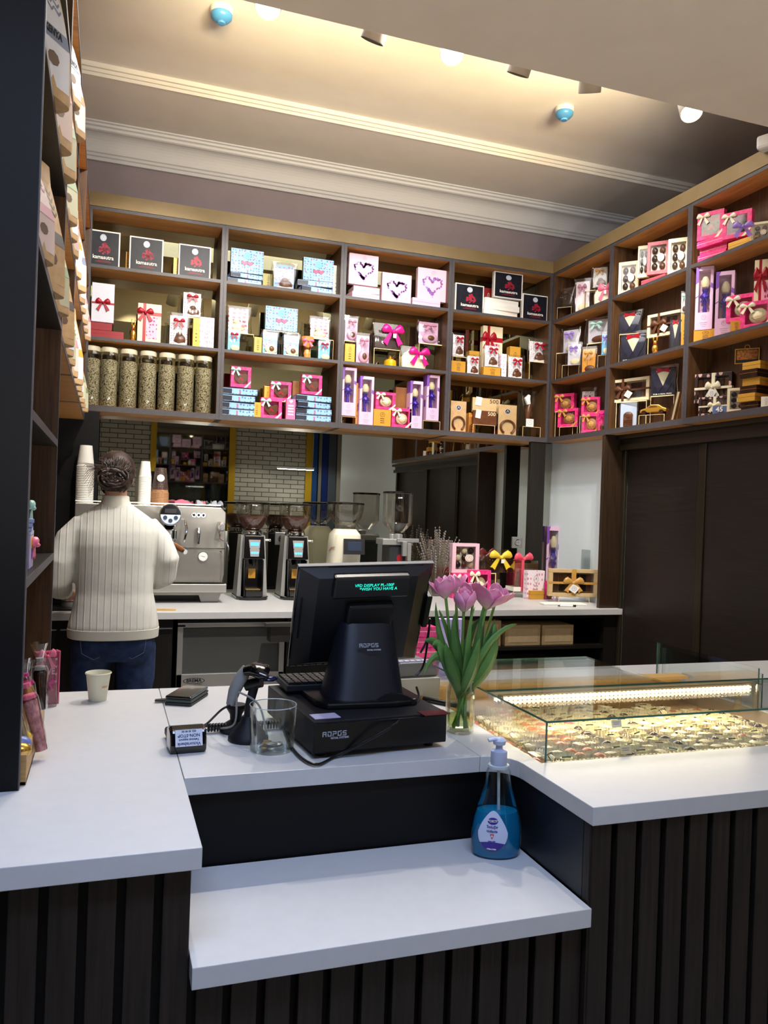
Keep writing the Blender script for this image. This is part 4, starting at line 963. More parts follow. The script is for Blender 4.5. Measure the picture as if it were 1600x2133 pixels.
side('riser', 1164, 1203, 889, 2, 'low clear riser under the lower left pink box', X=XR+.02)
side('roseg', 1161, 1204, 851, 2, 'pink window box with a caramel chocolate rose, lower left of four', yb=889, X=XR+.02)
side('polka', 1207, 1240, 806, 2, 'polka dot bag with a red bow behind the pink boxes', X=XR+.13)
side('riser', 1207, 1248, 866, 2, 'clear riser under the upper right pink box', X=XR+.08)
side('roseg', 1211, 1250, 827, 2, 'pink window box with a caramel chocolate rose, upper right of four', yb=864, X=XR+.07)
side('roseg', 1212, 1247, 861, 2, 'pink window box with a caramel chocolate rose, lower right of four')
side('magbag', 1243, 1264, 850, 2, 'magenta bag with a magenta bow beside the pink boxes')
# --- right-hand unit 2
side('trufcream', 1289, 1330, 545, 0, 'cream truffle box standing lowest at the left')
side('pinkflat', 1330, 1388, 578, 0, 'flat old pink box under the truffle boxes')
side('trufcream', 1329, 1352, 512, 0, 'cream truffle box half hidden behind the pink truffle box', yb=577, X=XR+.08)
side('trufpink', 1349, 1393, 503, 0, 'old pink truffle box standing on a flat pink box', yb=570)
side('trufcream', 1393, 1434, 496, 0, 'cream truffle box beside the shelf divider at the right')
side('riser', 1290, 1330, 695, 1, 'clear riser under the upper suit chocolate', X=XR+.09)
side('shirt', 1285, 1336, 647, 1, 'suit-and-shirt chocolate pack, raised upper left', yb=696, X=XR+.09)
side('shirtm', 1288, 1347, 690, 1, 'suit-and-shirt chocolate pack with a name strip, lower left')
side('riser', 1352, 1425, 697, 1, 'wide clear riser under the cream ribboned box', X=XR+.09)
side('giftc', 1350, 1421, 650, 1, 'cream window box with brown ribbon on the middle shelf', yb=698, X=XR+.09)
side('foilfig', 1355, 1372, 700, 1, 'small gold foil figure under the cream ribboned box')
side('shirt', 1394, 1419, 660, 1, 'small suit-and-shirt chocolate pack before the cream ribboned box')
side('mintbag', 1417, 1433, 605, 1, 'clear bag at the back beside the divider', yb=650, X=XR+.12)
side('goldbox', 1420, 1432, 655, 1, 'gold carton beside the divider on the middle shelf')
side('riser', 1284, 1345, 836, 2, 'clear riser under the lower cream ribboned box', X=XR+.09)
side('giftc', 1273, 1350, 788, 2, 'cream window box with brown ribbon on the lowest shelf', yb=836, X=XR+.08)
side('riser', 1356, 1402, 824, 2, 'tall clear riser under the man-themed suit chocolate', X=XR+.09)
side('shirtm', 1352, 1408, 760, 2, 'suit-and-shirt chocolate pack with a name strip, raised on a tall stand', yb=824, X=XR+.09)
side('slipper', 1288, 1328, 832, 2, 'pale blue bag with a chocolate mould')
side('riser', 1331, 1382, 864, 2, 'low clear riser under the gold chocolate car', X=XR+.03)
side('car', 1333, 1386, 842, 2, 'gold chocolate car on a low clear riser', yb=863, X=XR+.03)
side('sticks', 1394, 1424, 805, 2, 'slanted clear bag of chocolate sticks beside the divider')
# --- right-hand unit 3
stack('magflat', 1450, 1522, 497, 0, 3, 'flat magenta box on the right wall, under the window boxes', 17, side_=True, rz0=-1.35)
side('trufmag', 1455, 1505, 440, 0, 'magenta window box with a cream bow, left on the topmost shelf', yb=497, X=XR+.05)
side('trufmag', 1508, 1562, 440, 0, 'magenta window box with a cream bow, right on the topmost shelf', yb=494, X=XR+.05)
side('goldflat', 1515, 1580, 497, 0, 'flat gold box under the right magenta window box', yb=514)
side('trufcream', 1566, 1604, 462, 0, 'cream truffle box at the right edge of the picture', yb=506)
p = onx(1552, 478, XR); t = thing('ribbon_bow', 'lavender satin bow before the cream truffle box', 'bow', tuple(p - Vector((.03, .02, .06))), -.7); mk_bowitem(M_lav)(t)
side('goldbox', 1446, 1492, 686, 1, 'low gold carton under the left tall lilac box')
side('tall', 1450, 1484, 556, 1, 'tall lilac window box with a white tulip, left of the two on the right wall', yb=686)
side('tall', 1493, 1529, 565, 1, 'tall lilac window box with a white tulip, right of the two on the right wall')
side('goldbox', 1522, 1546, 668, 1, 'gold carton under the left pink rose box on the right wall')
side('rose', 1516, 1572, 613, 1, 'pink window box with a white chocolate rose, left one on the right wall', yb=668)
side('rose', 1546, 1604, 627, 1, 'pink window box with a white chocolate rose, right one on the right wall', X=XR+.02)
side('redrib', 1574, 1614, 540, 1, 'cream box with a broad crimson ribbon at the right edge of the picture', X=XR+.11)
side('giftb', 1450, 1520, 777, 2, 'brown swirl box with cream bows, upper one', yb=838, X=XR+.08)
side('giftb', 1458, 1518, 826, 2, 'brown swirl box with cream bows, lower one behind the price tag')
p = onx(1495, 856, XR-.0)
t = thing('price_tag', 'blue price tag reading 45 on the lowest right-hand shelf', 'price tag', (XR+.012, p[1], ZS[0]), -.9)
B().box(-.035, .035, 0, .002, 0, .04).build('card', mat('tag blue', '4A5E8C', .5), t, rot=(-.15, 0, 0)); text('45', .036, M_paper, t, (0, -.003, .02), bold=.001)
side('frame', 1533, 1580, 716, 2, 'dark picture box with a golden frame above the pile of bars', yb=757, X=XR+.12)
stack(['choflat', 'goldflat'], 1542, 1588, 752, 2, 6, 'flat bar box in the gold and brown pile', 6, side_=True, rz0=-1.4)
side('trufcream', 1516, 1556, 808, 2, 'gold rimmed window pack before the pile of bar boxes', X=XR+.0, d=.02)
side('whitebox', 1586, 1606, 826, 2, 'white carton at the right edge, lowest shelf')
# ================================================================ COFFEE POUCHES IN THE LEFT CABINETS (front faces the aisle, +X)
def mk_pouch(lab, accent, body=None, words=None):
    def f(t):       # .16 wide x .09 deep x .30 ; front towards -Y
        body_ = body or M_kraft
        rings = []
        for tt, ww, dd in ((0, .98, 1), (.03, 1, 1.02), (.35, 1, .95), (.62, .99, .6), (.85, 1, .18), (1, 1, .05)):
            W, D = .16*ww/2, .09*dd/2+.002; n = 20
            rings.append([(W*(abs(math.cos(a))**.35)*(1 if math.cos(a) > 0 else -1), .0+.045*(1-dd)*.6+.045+D*(abs(math.sin(a))**.7)*(1 if math.sin(a) > 0 else -1)-.0, tt*.3) for a in [2*PI*k/n for k in range(n)]])
        B().use(body_).loft(rings).build('pouch_body', None, t, smooth=True)
        def fy(z):   # front surface
            tt = z/.3; P = ((0, 1), (.35, .95), (.62, .6), (.85, .18), (1, .05))
            for (a, d0), (c, d1) in zip(P, P[1:]):
                if a <= tt <= c: dd = d0+(d1-d0)*(tt-a)/(c-a); break
            return .045*(1-dd)*.6+.045-(.09*dd/2+.002)-.0012
        q = B()
        def strip(m_, x0, x1, z0, z1, off=0., n=8):
            q.use(m_)
            zs = [z0+(z1-z0)*k/n for k in range(n+1)]
            q.add([(x, fy(z)-off, z) for z in zs for x in (x0, x1)], [(2*k, 2*k+1, 2*k+3, 2*k+2) for k in range(n)])
        strip(lab, -.055, .055, .02, .25)
        for k in range(4):
            for j in range(4):
                x = -.045+.024*j; z = .235-.016*k
                q.use(accent).add([(x, fy(z)-.0006, z), (x+.012, fy(z-.01)-.0006, z-.01), (x+.012, fy(z-.016)-.0006, z-.016), (x, fy(z-.006)-.0006, z-.006), (x+.022, fy(z)-.0006, z), (x+.022, fy(z-.006)-.0006, z-.006)], [(0, 1, 2, 3), (1, 4, 5, 2)])
        strip(accent, -.055, .055, .105, .135, .0006, 3); q.use(mat('bean print', '6A5240', .5))
        for k in range(8):
            a0, a1 = 2*PI*k/8, 2*PI*(k+1)/8
            q.add([(0, fy(.07)-.0008, .07), (.02*math.cos(a0), fy(.07+.014*math.sin(a0))-.0008, .07+.014*math.sin(a0)), (.02*math.cos(a1), fy(.07+.014*math.sin(a1))-.0008, .07+.014*math.sin(a1))], [(0, 2, 1)])
        q.build('label_panel', None, t)
        if words: text(words, .018, M_blackm, t, (0, fy(.12)-.004, .12), bold=.0006)
    return f
M_labw = mat('pouch label white', 'DCDCE4', .5)
DEF['pouchb'] = (mk_pouch(M_labw, mat('pouch blue grey', '7C86A0', .5), None, 'KENYA'), .16, .09, .30, 'coffee_pouch')
DEF['pouchp'] = (mk_pouch(mat('pouch label pink', 'D8C0B8', .5), mat('pouch pink', 'C07888', .5)), .16, .09, .30, 'coffee_pouch')
DEF['pouchg'] = (mk_pouch(mat('pouch label sage', 'C4C4A8', .5), mat('pouch green', '7A9068', .5)), .16, .09, .30, 'coffee_pouch')
DEF['poucho'] = (mk_pouch(mat('pouch label bright', 'F0F0F4', .5), mat('pouch orange', 'E0922C', .5), None, 'KENIA'), .16, .09, .30, 'coffee_pouch')
DEF['pouchd'] = (mk_pouch(M_kraft, mat('pouch brown', '2A1C12', .5)), .16, .09, .30, 'coffee_pouch')
CAT['coffee_pouch'] = 'coffee bag'
def left(kind, Yc, z, h, label, w=.15, X=None, rz=PI/2, **k):
    rz = 1.08+.12*math.sin(Yc*40); return put(kind, (XL-.004, Yc-.02, z), w, h, label, rz, d=.085, **k)
tz = (2.825, 2.41, 2.01)
left('pouchb', 2.02, tz[0]-.415+.0, .36, 'kraft coffee bag with a blue-grey label, first from the black end panel on its shelf', .17, X=XL-.035, rz=PI/2)
left('pouchp', 2.28, tz[1], .36, 'kraft coffee bag with a pink zigzag label, middle of three on the upper left shelf', .17, X=XL-.035)
left('pouchg', 2.48, tz[1], .33, 'kraft coffee bag with a green label, right of the pink zigzag one', .16, X=XL-.03)
left('pouchp', 1.93, tz[2], .27, 'kraft coffee bag behind the clear pouch of dark beans', .15, X=XL-.045)
left('pouchd', 2.22, tz[2], .35, 'kraft coffee bag with a dark brown zigzag and bean print', .19, X=XL-.03)
left('pouchg', 2.45, tz[2], .30, 'kraft coffee bag half hidden behind the dark zigzag bag', .15, X=XL-.05)
t = thing('bean_pouch', 'clear pouch of dark roasted beans with a white label, left shelf', 'coffee bag', (XL-.012, 2.03, tz[2]), PI/2)
B().use(mat('dark roast beans', '2E1A14', .4)).loft(bagshape(.1, .2, .05)).build('beans', None, t, smooth=True)
B().use(M_labw).box(-.035, .035, -.004, -.002, .0, .05).build('label', None, t)
hz = (3.13, 2.785, 2.39, 1.985)
k_ = 0
left('pouchb', 2.84, hz[1], .30, 'white-labelled coffee bag on the top shelf of the hanging cabinet', .15, X=XL-.03)
left('poucho', 3.08, hz[1], .33, 'bright coffee bag with an orange band overhanging the top shelf', .16, X=XL-.0)
left('pouchg', 2.82, hz[2], .30, 'coffee bag with a pale label, first on the middle shelf of the near hanging cabinet', .15, X=XL-.03)
left('poucho', 3.0, hz[2], .30, 'bright coffee bag, second on the middle shelf of the near hanging cabinet', .15, X=XL-.02)
left('pouchp', 3.2, hz[2], .30, 'coffee bag with a red-topped label, third on the middle shelf of the near hanging cabinet', .14, X=XL-.02)
left('pouchd', 2.80, hz[3], .32, 'coffee bag with dark lettering, first on the lowest shelf of the near hanging cabinet', .15, X=XL-.02)
left('pouchb', 3.0, hz[3], .32, 'coffee bag with a grey label, second on the lowest shelf of the near hanging cabinet', .15, X=XL-.02)
left('pouchg', 3.2, hz[3], .32, 'pale coffee bag, third on the lowest shelf of the near hanging cabinet', .15, X=XL-.02)
for j, (Yc, nm_) in enumerate(((3.5, 'first'), (3.72, 'second'), (3.94, 'third'), (4.14, 'fourth'))):
    left('poucho' if j % 2 == 0 else 'pouchb', Yc, hz[2], .33, 'coffee bag, %s on the middle shelf of the second hanging cabinet' % nm_, .16, X=XL-.02)
    left('pouchp' if j % 2 == 0 else 'poucho', Yc, hz[3], .34, 'coffee bag, %s on the lowest shelf of the second hanging cabinet' % nm_, .16, X=XL-.02)
for j, (Yc, nm_) in enumerate(((4.4, 'first'), (4.62, 'second'), (4.84, 'third'))):
    left('pouchp', Yc, hz[2], .30, 'coffee bag, %s on the middle shelf of the farthest hanging cabinet' % nm_, .15, X=XL-.03)
    left('pouchg', Yc, hz[3], .30, 'coffee bag, %s on the lowest shelf of the farthest hanging cabinet' % nm_, .15, X=XL-.03)
# small boxes on the lower shelf of the tall cabinet
t = thing('gift_bag', 'small lilac and yellow gift bag with a pink bow on the low left shelf', 'box', (XL-.015, 2.02, 1.321), PI/2)
q = B(); q.use(mat('striped lilac', 'B8A8CC', .5)).box(-.05, .05, 0, .06, 0, .075); q.use(M_yelr).box(-.03, -.005, -.001, 0, .045, .075); q.use(M_lav).box(.005, .04, -.001, 0, .02, .07); q.build('bag_body', None, t)
B().use(M_pinkr).bow((.02, -.004, .05), .06, .01).build('bow', None, t, smooth=True)
for k in range(4):
    tag(B().use(mat('pale notes', 'B4BCD8', .6)).box(-.045, .045, 0, .06, 0, .0085).build('paper_pad', None, None, loc=(XL-.015, 2.025+.003*(k % 2), 1.397+k*.0095), rz=PI/2+.05*k), 'small pale blue pad stacked on the lilac gift bag, %s' % ('lowest', 'second', 'third', 'topmost')[k], 'paper')
tag(B().use(M_mint).bow((0, 0, .02), .06, .008).build('ribbon_bow', None, None, smooth=True, loc=(XL-.02, 2.04, 1.437), rz=PI/2), 'pale ribbon bow on the stack of blue pads', 'bow')

# ================================================================ COFFEE COUNTER
ZC = .90
Ym = 4.93
def cx(px, Y=Ym, py=1150): return ony(px, py, Y)[0]
def cz(px, py, Y=Ym): return ony(px, py, Y)[2]
x1 = cx(468); x0 = x1-.86; zt = cz(420, 1056); zf = ZC+.065
t = thing('espresso_machine', 'large brushed steel espresso machine right of the barista', 'espresso machine', (0, 0, 0))
q = B().use(mottled('machine steel', 'A9A6A0', 'B6B3AC', 4, .3, metal=.85))
pr = [(x0, zf+.05), (x1-.01, zf+.05), (x1, zf+.10), (x1, zt-.03), (x1-.03, zt), (x0, zt)]
q.prism(pr, Ym, 5.34); q.build('body', None, t, bevel=.004)
q = B().use(M_chrome); q.box(x0, x1+.002, Ym-.006, Ym, cz(420, 1143), cz(420, 1143)+.006); q.build('chrome_line', None, t)
q = B().use(M_steel); q.box(x0, x1, 4.80, Ym, zf+.0, zf+.05); q.build('drip_tray', None, t, bevel=.004)
q = B().use(M_chrome)
for k in range(40): q.box(x0+.02+k*.021, x0+.032+k*.021, 4.81, Ym-.01, zf+.05, zf+.056)
q.box(x0+.01, x1-.01, 4.80, 4.81, zf+.05, zf+.06); q.build('grille', None, t)
q = B().use(mat('warm grey base', 'A8A49C', .4, metal=.3)); q.prism([(x0+.02, zf), (x1-.0, zf), (x1-.05, zf-.018), (x0+.02, zf-.018)], 4.82, 5.3); q.build('base', None, t)
for xx in (x1-.14, x0+.04): B().use(M_silver).prism([(xx, ZC), (xx+.10, ZC), (xx+.115, zf-.018), (xx-.015, zf-.018)], 4.86, 4.98).build('foot', None, t, bevel=.004)
B().use(M_black).box(x0+.1, x1-.16, 4.95, 5.25, ZC, zf-.02).build('underside_box', None, t)
# group head and round display
gx = cx(352, 4.82); gz = cz(352, 1072, 4.80)
q = B(); q.use(M_chrome).disc((gx, gz), .064, 4.80, 4.86, 32); q.use(M_blackg).disc((gx, gz), .058, 4.796, 4.80, 32)
q.use(mat('dark display', '2A2830', .2)).box(gx-.032, gx+.032, 4.7945, 4.797, gz+.010, gz+.034); q.use(mat('display white', 'C8D8EC', .3, emit='CFE4FF', es=.35)).prism([(gx+.056*math.cos(a), gz+.056*math.sin(a)) for a in [PI*1.0+PI*k/14 for k in range(15)]], 4.793, 4.797); q.build('round_display', None, t, smooth=True)
for dx, dz in ((-.03, -.017), (0, -.034), (.03, -.017)): B().use(mat('button grey', '3A4456', .25)).disc((gx+dx, gz+dz), .012, 4.788, 4.794).build('button', None, t)
q = B().use(M_chrome); q.tube([(gx, 4.86, gz-.03), (gx, 4.84, gz-.07)], .04, 20); q.lathe([(.044, 0), (.044, .05), (.036, .055)], 24, (gx, 4.84, gz-.14)); q.lathe([(.034, 0), (.037, .045)], 24, (gx, 4.84, gz-.19)); q.build('group_head', None, t, smooth=True)
q = B().use(mat('walnut handle', '7A4A26', .4)).tube([(gx+.01, 4.80, gz-.165), (gx+.05, 4.74, gz-.19), (gx+.075, 4.70, gz-.205)], [.014, .017, .013], 12); q.build('portafilter_handle', None, t, smooth=True)
B().use(M_chrome).tube([(gx+.075, 4.70, gz-.205), (gx+.082, 4.69, gz-.209)], .0145, 12).build('handle_cap', None, t, smooth=True)
B().use(M_chrome).tube([(gx+.09, 4.88, gz-.03), (gx+.10, 4.85, gz-.09), (gx+.085, 4.85, gz-.16)], [.006, .008, .006], 8).build('steam_pipe', None, t, smooth=True)
# panel buttons, tap, gauge, wand
bx, bz = cx(411, Ym), cz(411, 1073)
q = B(); q.use(M_silver).prism([(bx+.052*math.cos(a)*(1.0), bz+.021*math.sin(a)) for a in [2*PI*k/24 for k in range(24)]], Ym-.006, Ym); q.build('button_plate', None, t)
for dx in (-.028, 0, .028): q = B(); q.use(M_chrome).disc((bx+dx, bz), .012, Ym-.011, Ym-.006); q.use(M_blackm).disc((bx+dx, bz), .009, Ym-.013, Ym-.011); q.build('button', None, t)
wx, wz = cx(411), cz(411, 1103)
B().use(M_chrome).tube([(wx, Ym, wz), (wx, Ym-.03, wz), (wx, Ym-.045, wz-.02), (wx, Ym-.04, wz-.085)], [.014, .012, .011, .008], 12).build('hot_water_tap', None, t, smooth=True)
gx2, gz2 = cx(423), cz(423, 1159)
q = B(); q.use(M_chrome).disc((gx2, gz2), .031, Ym-.01, Ym, 28); q.use(M_paper).disc((gx2, gz2), .027, Ym-.011, Ym-.01, 28); q.use(M_black).prism([(gx2-.02, gz2+.006), (gx2+.01, gz2-.004), (gx2+.01, gz2-.001)], -.0005+Ym-.011, Ym-.011); q.use(M_emblem)
for k in range(9):
    a = -PI*.2+k*PI*1.4/8; q.disc((gx2+.021*math.cos(a), gz2+.021*math.sin(a)), .0016, Ym-.0114, Ym-.011, 6)
q.build('pressure_gauge', None, t)
q = B().use(M_chrome).disc((cx(460), cz(460, 1150)), .008, Ym-.008, Ym); q.build('bolt', None, t)
sx, sz = cx(460, 4.88), cz(460, 1098, 4.88)
q = B(); q.use(M_chrome).prism([(sx+.020*math.cos(a), sz+.03*math.sin(a)) for a in [2*PI*k/20 for k in range(20)]], 4.86, 4.92); q.use(M_grey).prism([(sx+.013*math.cos(a), sz+.02*math.sin(a)) for a in [2*PI*k/20 for k in range(20)]], 4.85, 4.86); q.build('steam_knob', None, t, bevel=.002)
B().use(M_chrome).tube([(sx-.01, 4.9, sz-.03), (sx-.01, 4.86, sz-.075), (sx+.03, 4.85, sz-.09), (sx+.04, 4.84, sz-.12), (sx+.038, 4.83, sz-.20)], .0055, 8).build('steam_wand', None, t, smooth=True)
# rail of the cup tray
q = B().use(M_steel); q.tube([(x0, Ym+.02, zt+.012), (x1-.03, Ym+.02, zt+.012)], .004, 6); q.build('cup_rail', None, t)
# towels
for i, (px, py, c_, w_) in enumerate(((395, 1050, 'C85A70', .09), (430, 1053, '8C9096', .06), (452, 1050, '7A8088', .035))):
    q = B().use(mottled('towel '+c_, c_, c_, 40, .9, .4)); r = random.Random(i)
    rings = []
    for k in range(9):
        u = k/8; rings.append([(cx(px)+(u-.5)*w_*2, Ym+.10+.05*math.cos(a)+.01*r.random(), zt+.006+max(0, .024*math.sin(a)*(.6+.6*math.sin(u*7+i))+.008)) for a in [2*PI*j/12 for j in range(12)]])
    q.loft(rings); tag(q.build('cloth', None, None, smooth=True), ('red folded cloth on the espresso machine', 'grey folded cloth on the espresso machine', 'dark grey cloth corner at the right end of the espresso machine')[i], 'cloth')
# cup stacks (every cup an object)
def cup_proto(nm_, r, h, m_, m2=None):
    q = B().use(m_); q.lathe([(r*.72, 0), (r, h), (r*1.05, h+.001), (r*1.06, h+.004), (r*1.0, h+.006), (r*.97, h), (r*.70, .004), (.001, .004)], 24, cap=(False, False))
    return q.build(nm_, None, None, smooth=True)
M_cupb = mottled('brown cup', '8A6040', 'A87C54', 60, .6)
def cupstack(px, Y, ytop, w_px, m_, n, lab, grp, topn=1, topm=None, z0=None):
    p = ony(px, 1000, Y); r = w_px/2/ppm(p); z0 = zt+.0005 if z0 is None else z0; z1 = ony(px, ytop, Y)[2]; h = r*2*1.25
    step = (z1-z0-h)/(n-1); first = None
    for i in range(n):
        if i == 0:
            first = cup_proto('paper_cup', r, h, m_); o = first
        else:
            o = first.copy(); COL.objects.link(o)
        o.rotation_euler = (PI, 0, .4*i); o.location = (p[0], Y, z0+h+.006+i*step); tag(o, lab, 'cup', grp)
    if topm:
        o = cup_proto('paper_cup', r*.97, h, topm); o.rotation_euler = (PI, 0, 0); o.location = (p[0], Y, z0+h+.006+n*step+.02)
        tag(o, lab.replace('one of the nested cups of', 'dark printed cup on top of'), 'cup')
        q = B().use(M_paper).disc((0, 0), .022, -.0006, 0); emblem(q, (0, 0), .018, -.001); q.build('round_seal', None, o, rot=(PI-.12, 0, 0)).location = (0, r*.84+.003, h*.5)
cupstack(177, 5.06, 930, 34, M_paper, 22, 'white paper cup, one of the nested cups of the tall stack left of the barista', 'white cups stacked left of the barista')
cupstack(302, 5.10, 963, 25, M_paper, 24, 'white paper cup, one of the nested cups of the slim stack right of the barista', 'white cups stacked right of the barista')
cupstack(334, 5.10, 985, 34, M_cupb, 22, 'brown paper cup, one of the nested cups of the stack beside the round display', 'brown cups stacked on the espresso machine', topm=dots('dark dotted cup', '3A2C28', '6A5448', 90, .3))

# grinders
def hopper(t, z, r, h, x=0, y=0, beans=None, cone=True):
    prof = [(r*.38, 0), (r*.62, h*.12), (r*.88, h*.42), (r, h*.75), (r, h)] if cone else [(r*.4, 0), (r*.95, h*.22), (r, h*.26), (r, h)]
    B().use(clear('hopper plastic', 'F0EEE8', .07, .03)).lathe(prof, 28, (x, y, z), cap=(False, False)).build('hopper', None, t, smooth=True)
    if beans: B().use(mottled('roasted beans', '4A2416', '6A3824', 160, .4, .8)).lathe([(r*.36, .002), (r*.6, h*.13), (r*.84, h*.42), (r*.86, h*.52), (r*.5, h*.6), (.001, h*.5)], 28, (x, y, z)).build('coffee_beans', None, t, smooth=True)
    B().use(M_blackg).lathe([(r*1.02, 0), (r*1.05, .004), (r*1.03, .012), (r*.9, .016), (.001, .018)], 28, (x, y, z+h)).build('hopper_lid', None, t, smooth=True)
M_screen = mat('blue screen', '3A7AE0', .3, emit='4A9AFF', es=2.2)
def grinder(px, lab):
    Yg = 5.06; p = ony(px, 1180, Yg-.09); t = thing('coffee_grinder', lab, 'coffee grinder', (p[0], Yg, ZC), 0, 'black coffee grinders')
    H = .40; w = .095
    B().use(M_blackg).slab([(-.10, -.06), (-.085, -.10), (-.04, -.125), (.04, -.125), (.085, -.10), (.10, -.06), (.10, .13), (-.10, .13)], 0, .022).build('base', None, t, bevel=.004)
    for sg in (-1, 1): B().use(M_silver).add([(sg*.095, -.05, .022), (sg*.095, .12, .022), (sg*.075, .10, H), (sg*.075, -.03, H), (sg*.07, -.05, .022), (sg*.07, .12, .022), (sg*.06, .10, H), (sg*.06, -.03, H)], [(0, 1, 2, 3), (7, 6, 5, 4), (0, 4, 5, 1), (1, 5, 6, 2), (2, 6, 7, 3), (3, 7, 4, 0)] if sg < 0 else [(3, 2, 1, 0), (4, 5, 6, 7), (1, 5, 4, 0), (2, 6, 5, 1), (3, 7, 6, 2), (0, 4, 7, 3)]).build('side_panel', None, t)
    B().use(M_black).box(-.066, .066, -.02, .11, .022, H).build('body', None, t, bevel=.006)
    q = B().use(M_blackg); q.add([(-.066, -.10, H-.145), (.066, -.10, H-.145), (.06, -.075, H), (-.06, -.075, H), (-.066, 0, H-.145), (.066, 0, H-.145), (.06, 0, H), (-.06, 0, H)], [(0, 1, 2, 3), (4, 7, 6, 5), (0, 4, 5, 1), (3, 2, 6, 7), (0, 3, 7, 4), (1, 5, 6, 2)]); q.build('head', None, t, bevel=.004)
    pn = B(); pn.use(M_silver).prism([(-.026, -.065), (.026, -.065), (.036, .04), (-.036, .04)], 0, .003); pn.use(M_screen).box(-.026, .026, -.0012, 0, .002, .024)
    for dx in (-.016, 0, .016): pn.use(mat('blue key', '40A8F0', .3, emit='58B8FF', es=1.6)).disc((dx, -.042), .0075, -.0015, 0, 12)
    pn.use(M_blackm).disc((-.03, -.015), .004, -.001, 0, 8).disc((.03, -.015), .004, -.001, 0, 8); pn.build('control_panel', None, t, rot=(-.17, 0, 0)).location = (0, -.094, H-.065)
    B().use(M_chrome).lathe([(.062, 0), (.066, .01), (.06, .03), (.05, .034)], 24, (0, .02, H)).build('collar', None, t, smooth=True)
    B().use(M_black).tube([(0, -.07, H-.145), (0, -.08, H-.17), (0, -.075, H-.185)], [.018, .014, .009], 10).build('spout', None, t, smooth=True)
    q = B(); q.use(M_blackg).box(-.05, .05, -.022, -.02, .03, H-.15); q.use(M_gb).box(-.022, .022, -.026, -.022, .13, .19); q.build('front_plate', None, t)
    q = B().use(M_blackg); q.box(-.06, -.05, -.10, -.02, .02, H-.15); q.box(.05, .06, -.10, -.02, .02, H-.15); q.box(-.05, .05, -.115, -.03, .022, .06); q.build('dosing_fork', None, t, bevel=.003)
    B().use(mat('brass plate', 'B8A070', .3, metal=.8)).box(-.045, .045, -.09, -.03, .062, .068).build('tray_plate', None, t)
    B().use(M_chrome).tube([(.07, .0, H-.03), (.11, .0, H-.03)], .006, 8).ball((.112, 0, H-.03), .009).build('adjust_knob', None, t, smooth=True)
    hopper(t, H+.03, .105, .165, 0, .02, True); return t
grinder(529, 'black coffee grinder with a blue display next to the espresso machine'); grinder(620, 'black coffee grinder with a blue display, right next to the cream grinder')
Yg = 5.05; p = ony(722, 1130, Yg-.08)
t = thing('coffee_grinder', 'cream coffee grinder with a dark screen behind the till', 'coffee grinder', (p[0]+.01, Yg, ZC))
ringsL = []
for z, w_, y0, y1 in ((0, .105, -.13, .13), (.02, .115, -.14, .14), (.10, .11, -.08, .13), (.22, .105, -.07, .12), (.34, .10, -.11, .12), (.42, .095, -.10, .10), (.455, .07, -.06, .07)):
    ringsL.append([((abs(math.cos(a))**.55)*(1 if math.cos(a) > 0 else -1)*w_, (y0+y1)/2+(y1-y0)/2*(abs(math.sin(a))**.6)*(1 if math.sin(a) > 0 else -1), z) for a in [2*PI*k/24 for k in range(24)]])
B().use(M_creamp).loft(ringsL).build('body', None, t, smooth=True)
q = B().use(M_blackm).box(-.07, .07, -.012, .0, -.05, .05); q.use(mat('dim screen', '2A3448', .2)).box(-.046, .046, -.0135, -.012, -.028, .03); q.build('screen', None, t, bevel=.006, rot=(-.1, 0, 0)).location = (.03, -.115, .345)
B().use(M_blackg).lathe([(.07, 0), (.075, .01), (.06, .02), (.001, .022)], 24, (.02, -.10, .18), ey=.5).build('spout_ring', None, t, smooth=True)
B().use(mat('red curve', 'A83028', .4)).tube([(-.104, -.0, .31), (-.101, -.05, .335), (-.09, -.09, .34)], .002, 6).build('red_line', None, t)
B().use(clear('hopper plastic')).lathe([(.045, 0), (.05, .03), (.04, .05)], 20, (.02, 0, .45), cap=(False, False)).build('hopper_neck', None, t, smooth=True)
hopper(t, .47, .118, .145, .0, 0, False)
p = ony(832, 1130, 5.0)
t = thing('coffee_grinder', 'silver coffee grinder with a tall clear cylinder hopper', 'coffee grinder', (p[0], 5.05, ZC))
B().use(M_blackm).slab([(-.08, -.10), (.08, -.10), (.08, .1), (-.08, .1)], 0, .05).build('base', None, t, bevel=.006)
B().use(mat('graphite', '3A3C40', .35, metal=.5)).box(-.075, .075, -.06, .09, .05, .36).build('body', None, t, bevel=.01)
B().use(M_silver).box(-.125, .09, -.075, .07, .36, .40).build('top_block', None, t, bevel=.004)
q = B().use(M_silver); q.box(-.03, .125, -.09, -.06, .38, .405); q.lathe([(.03, 0), (.03, .03), (.02, .035), (.001, .036)], 16, (-.01, -.05, .40)); q.lathe([(.02, 0), (.02, .03), (.001, .031)], 16, (-.05, -.04, .40)); q.build('dose_block', None, t, bevel=.002)
B().use(M_silver).box(.0, .03, -.12, -.09, .29, .385).box(.03, .055, -.135, -.09, .26, .375).build('lever', None, t, bevel=.002)
q = B().use(M_redc).prism([(-.02, .26), (0, .24), (.02, .26), (.02, .285), (0, .30), (-.02, .285)], -.063, -.06); q.build('shield_badge', None, t)
hopper(t, .44, .10, .26, 0, 0, False, cone=False)
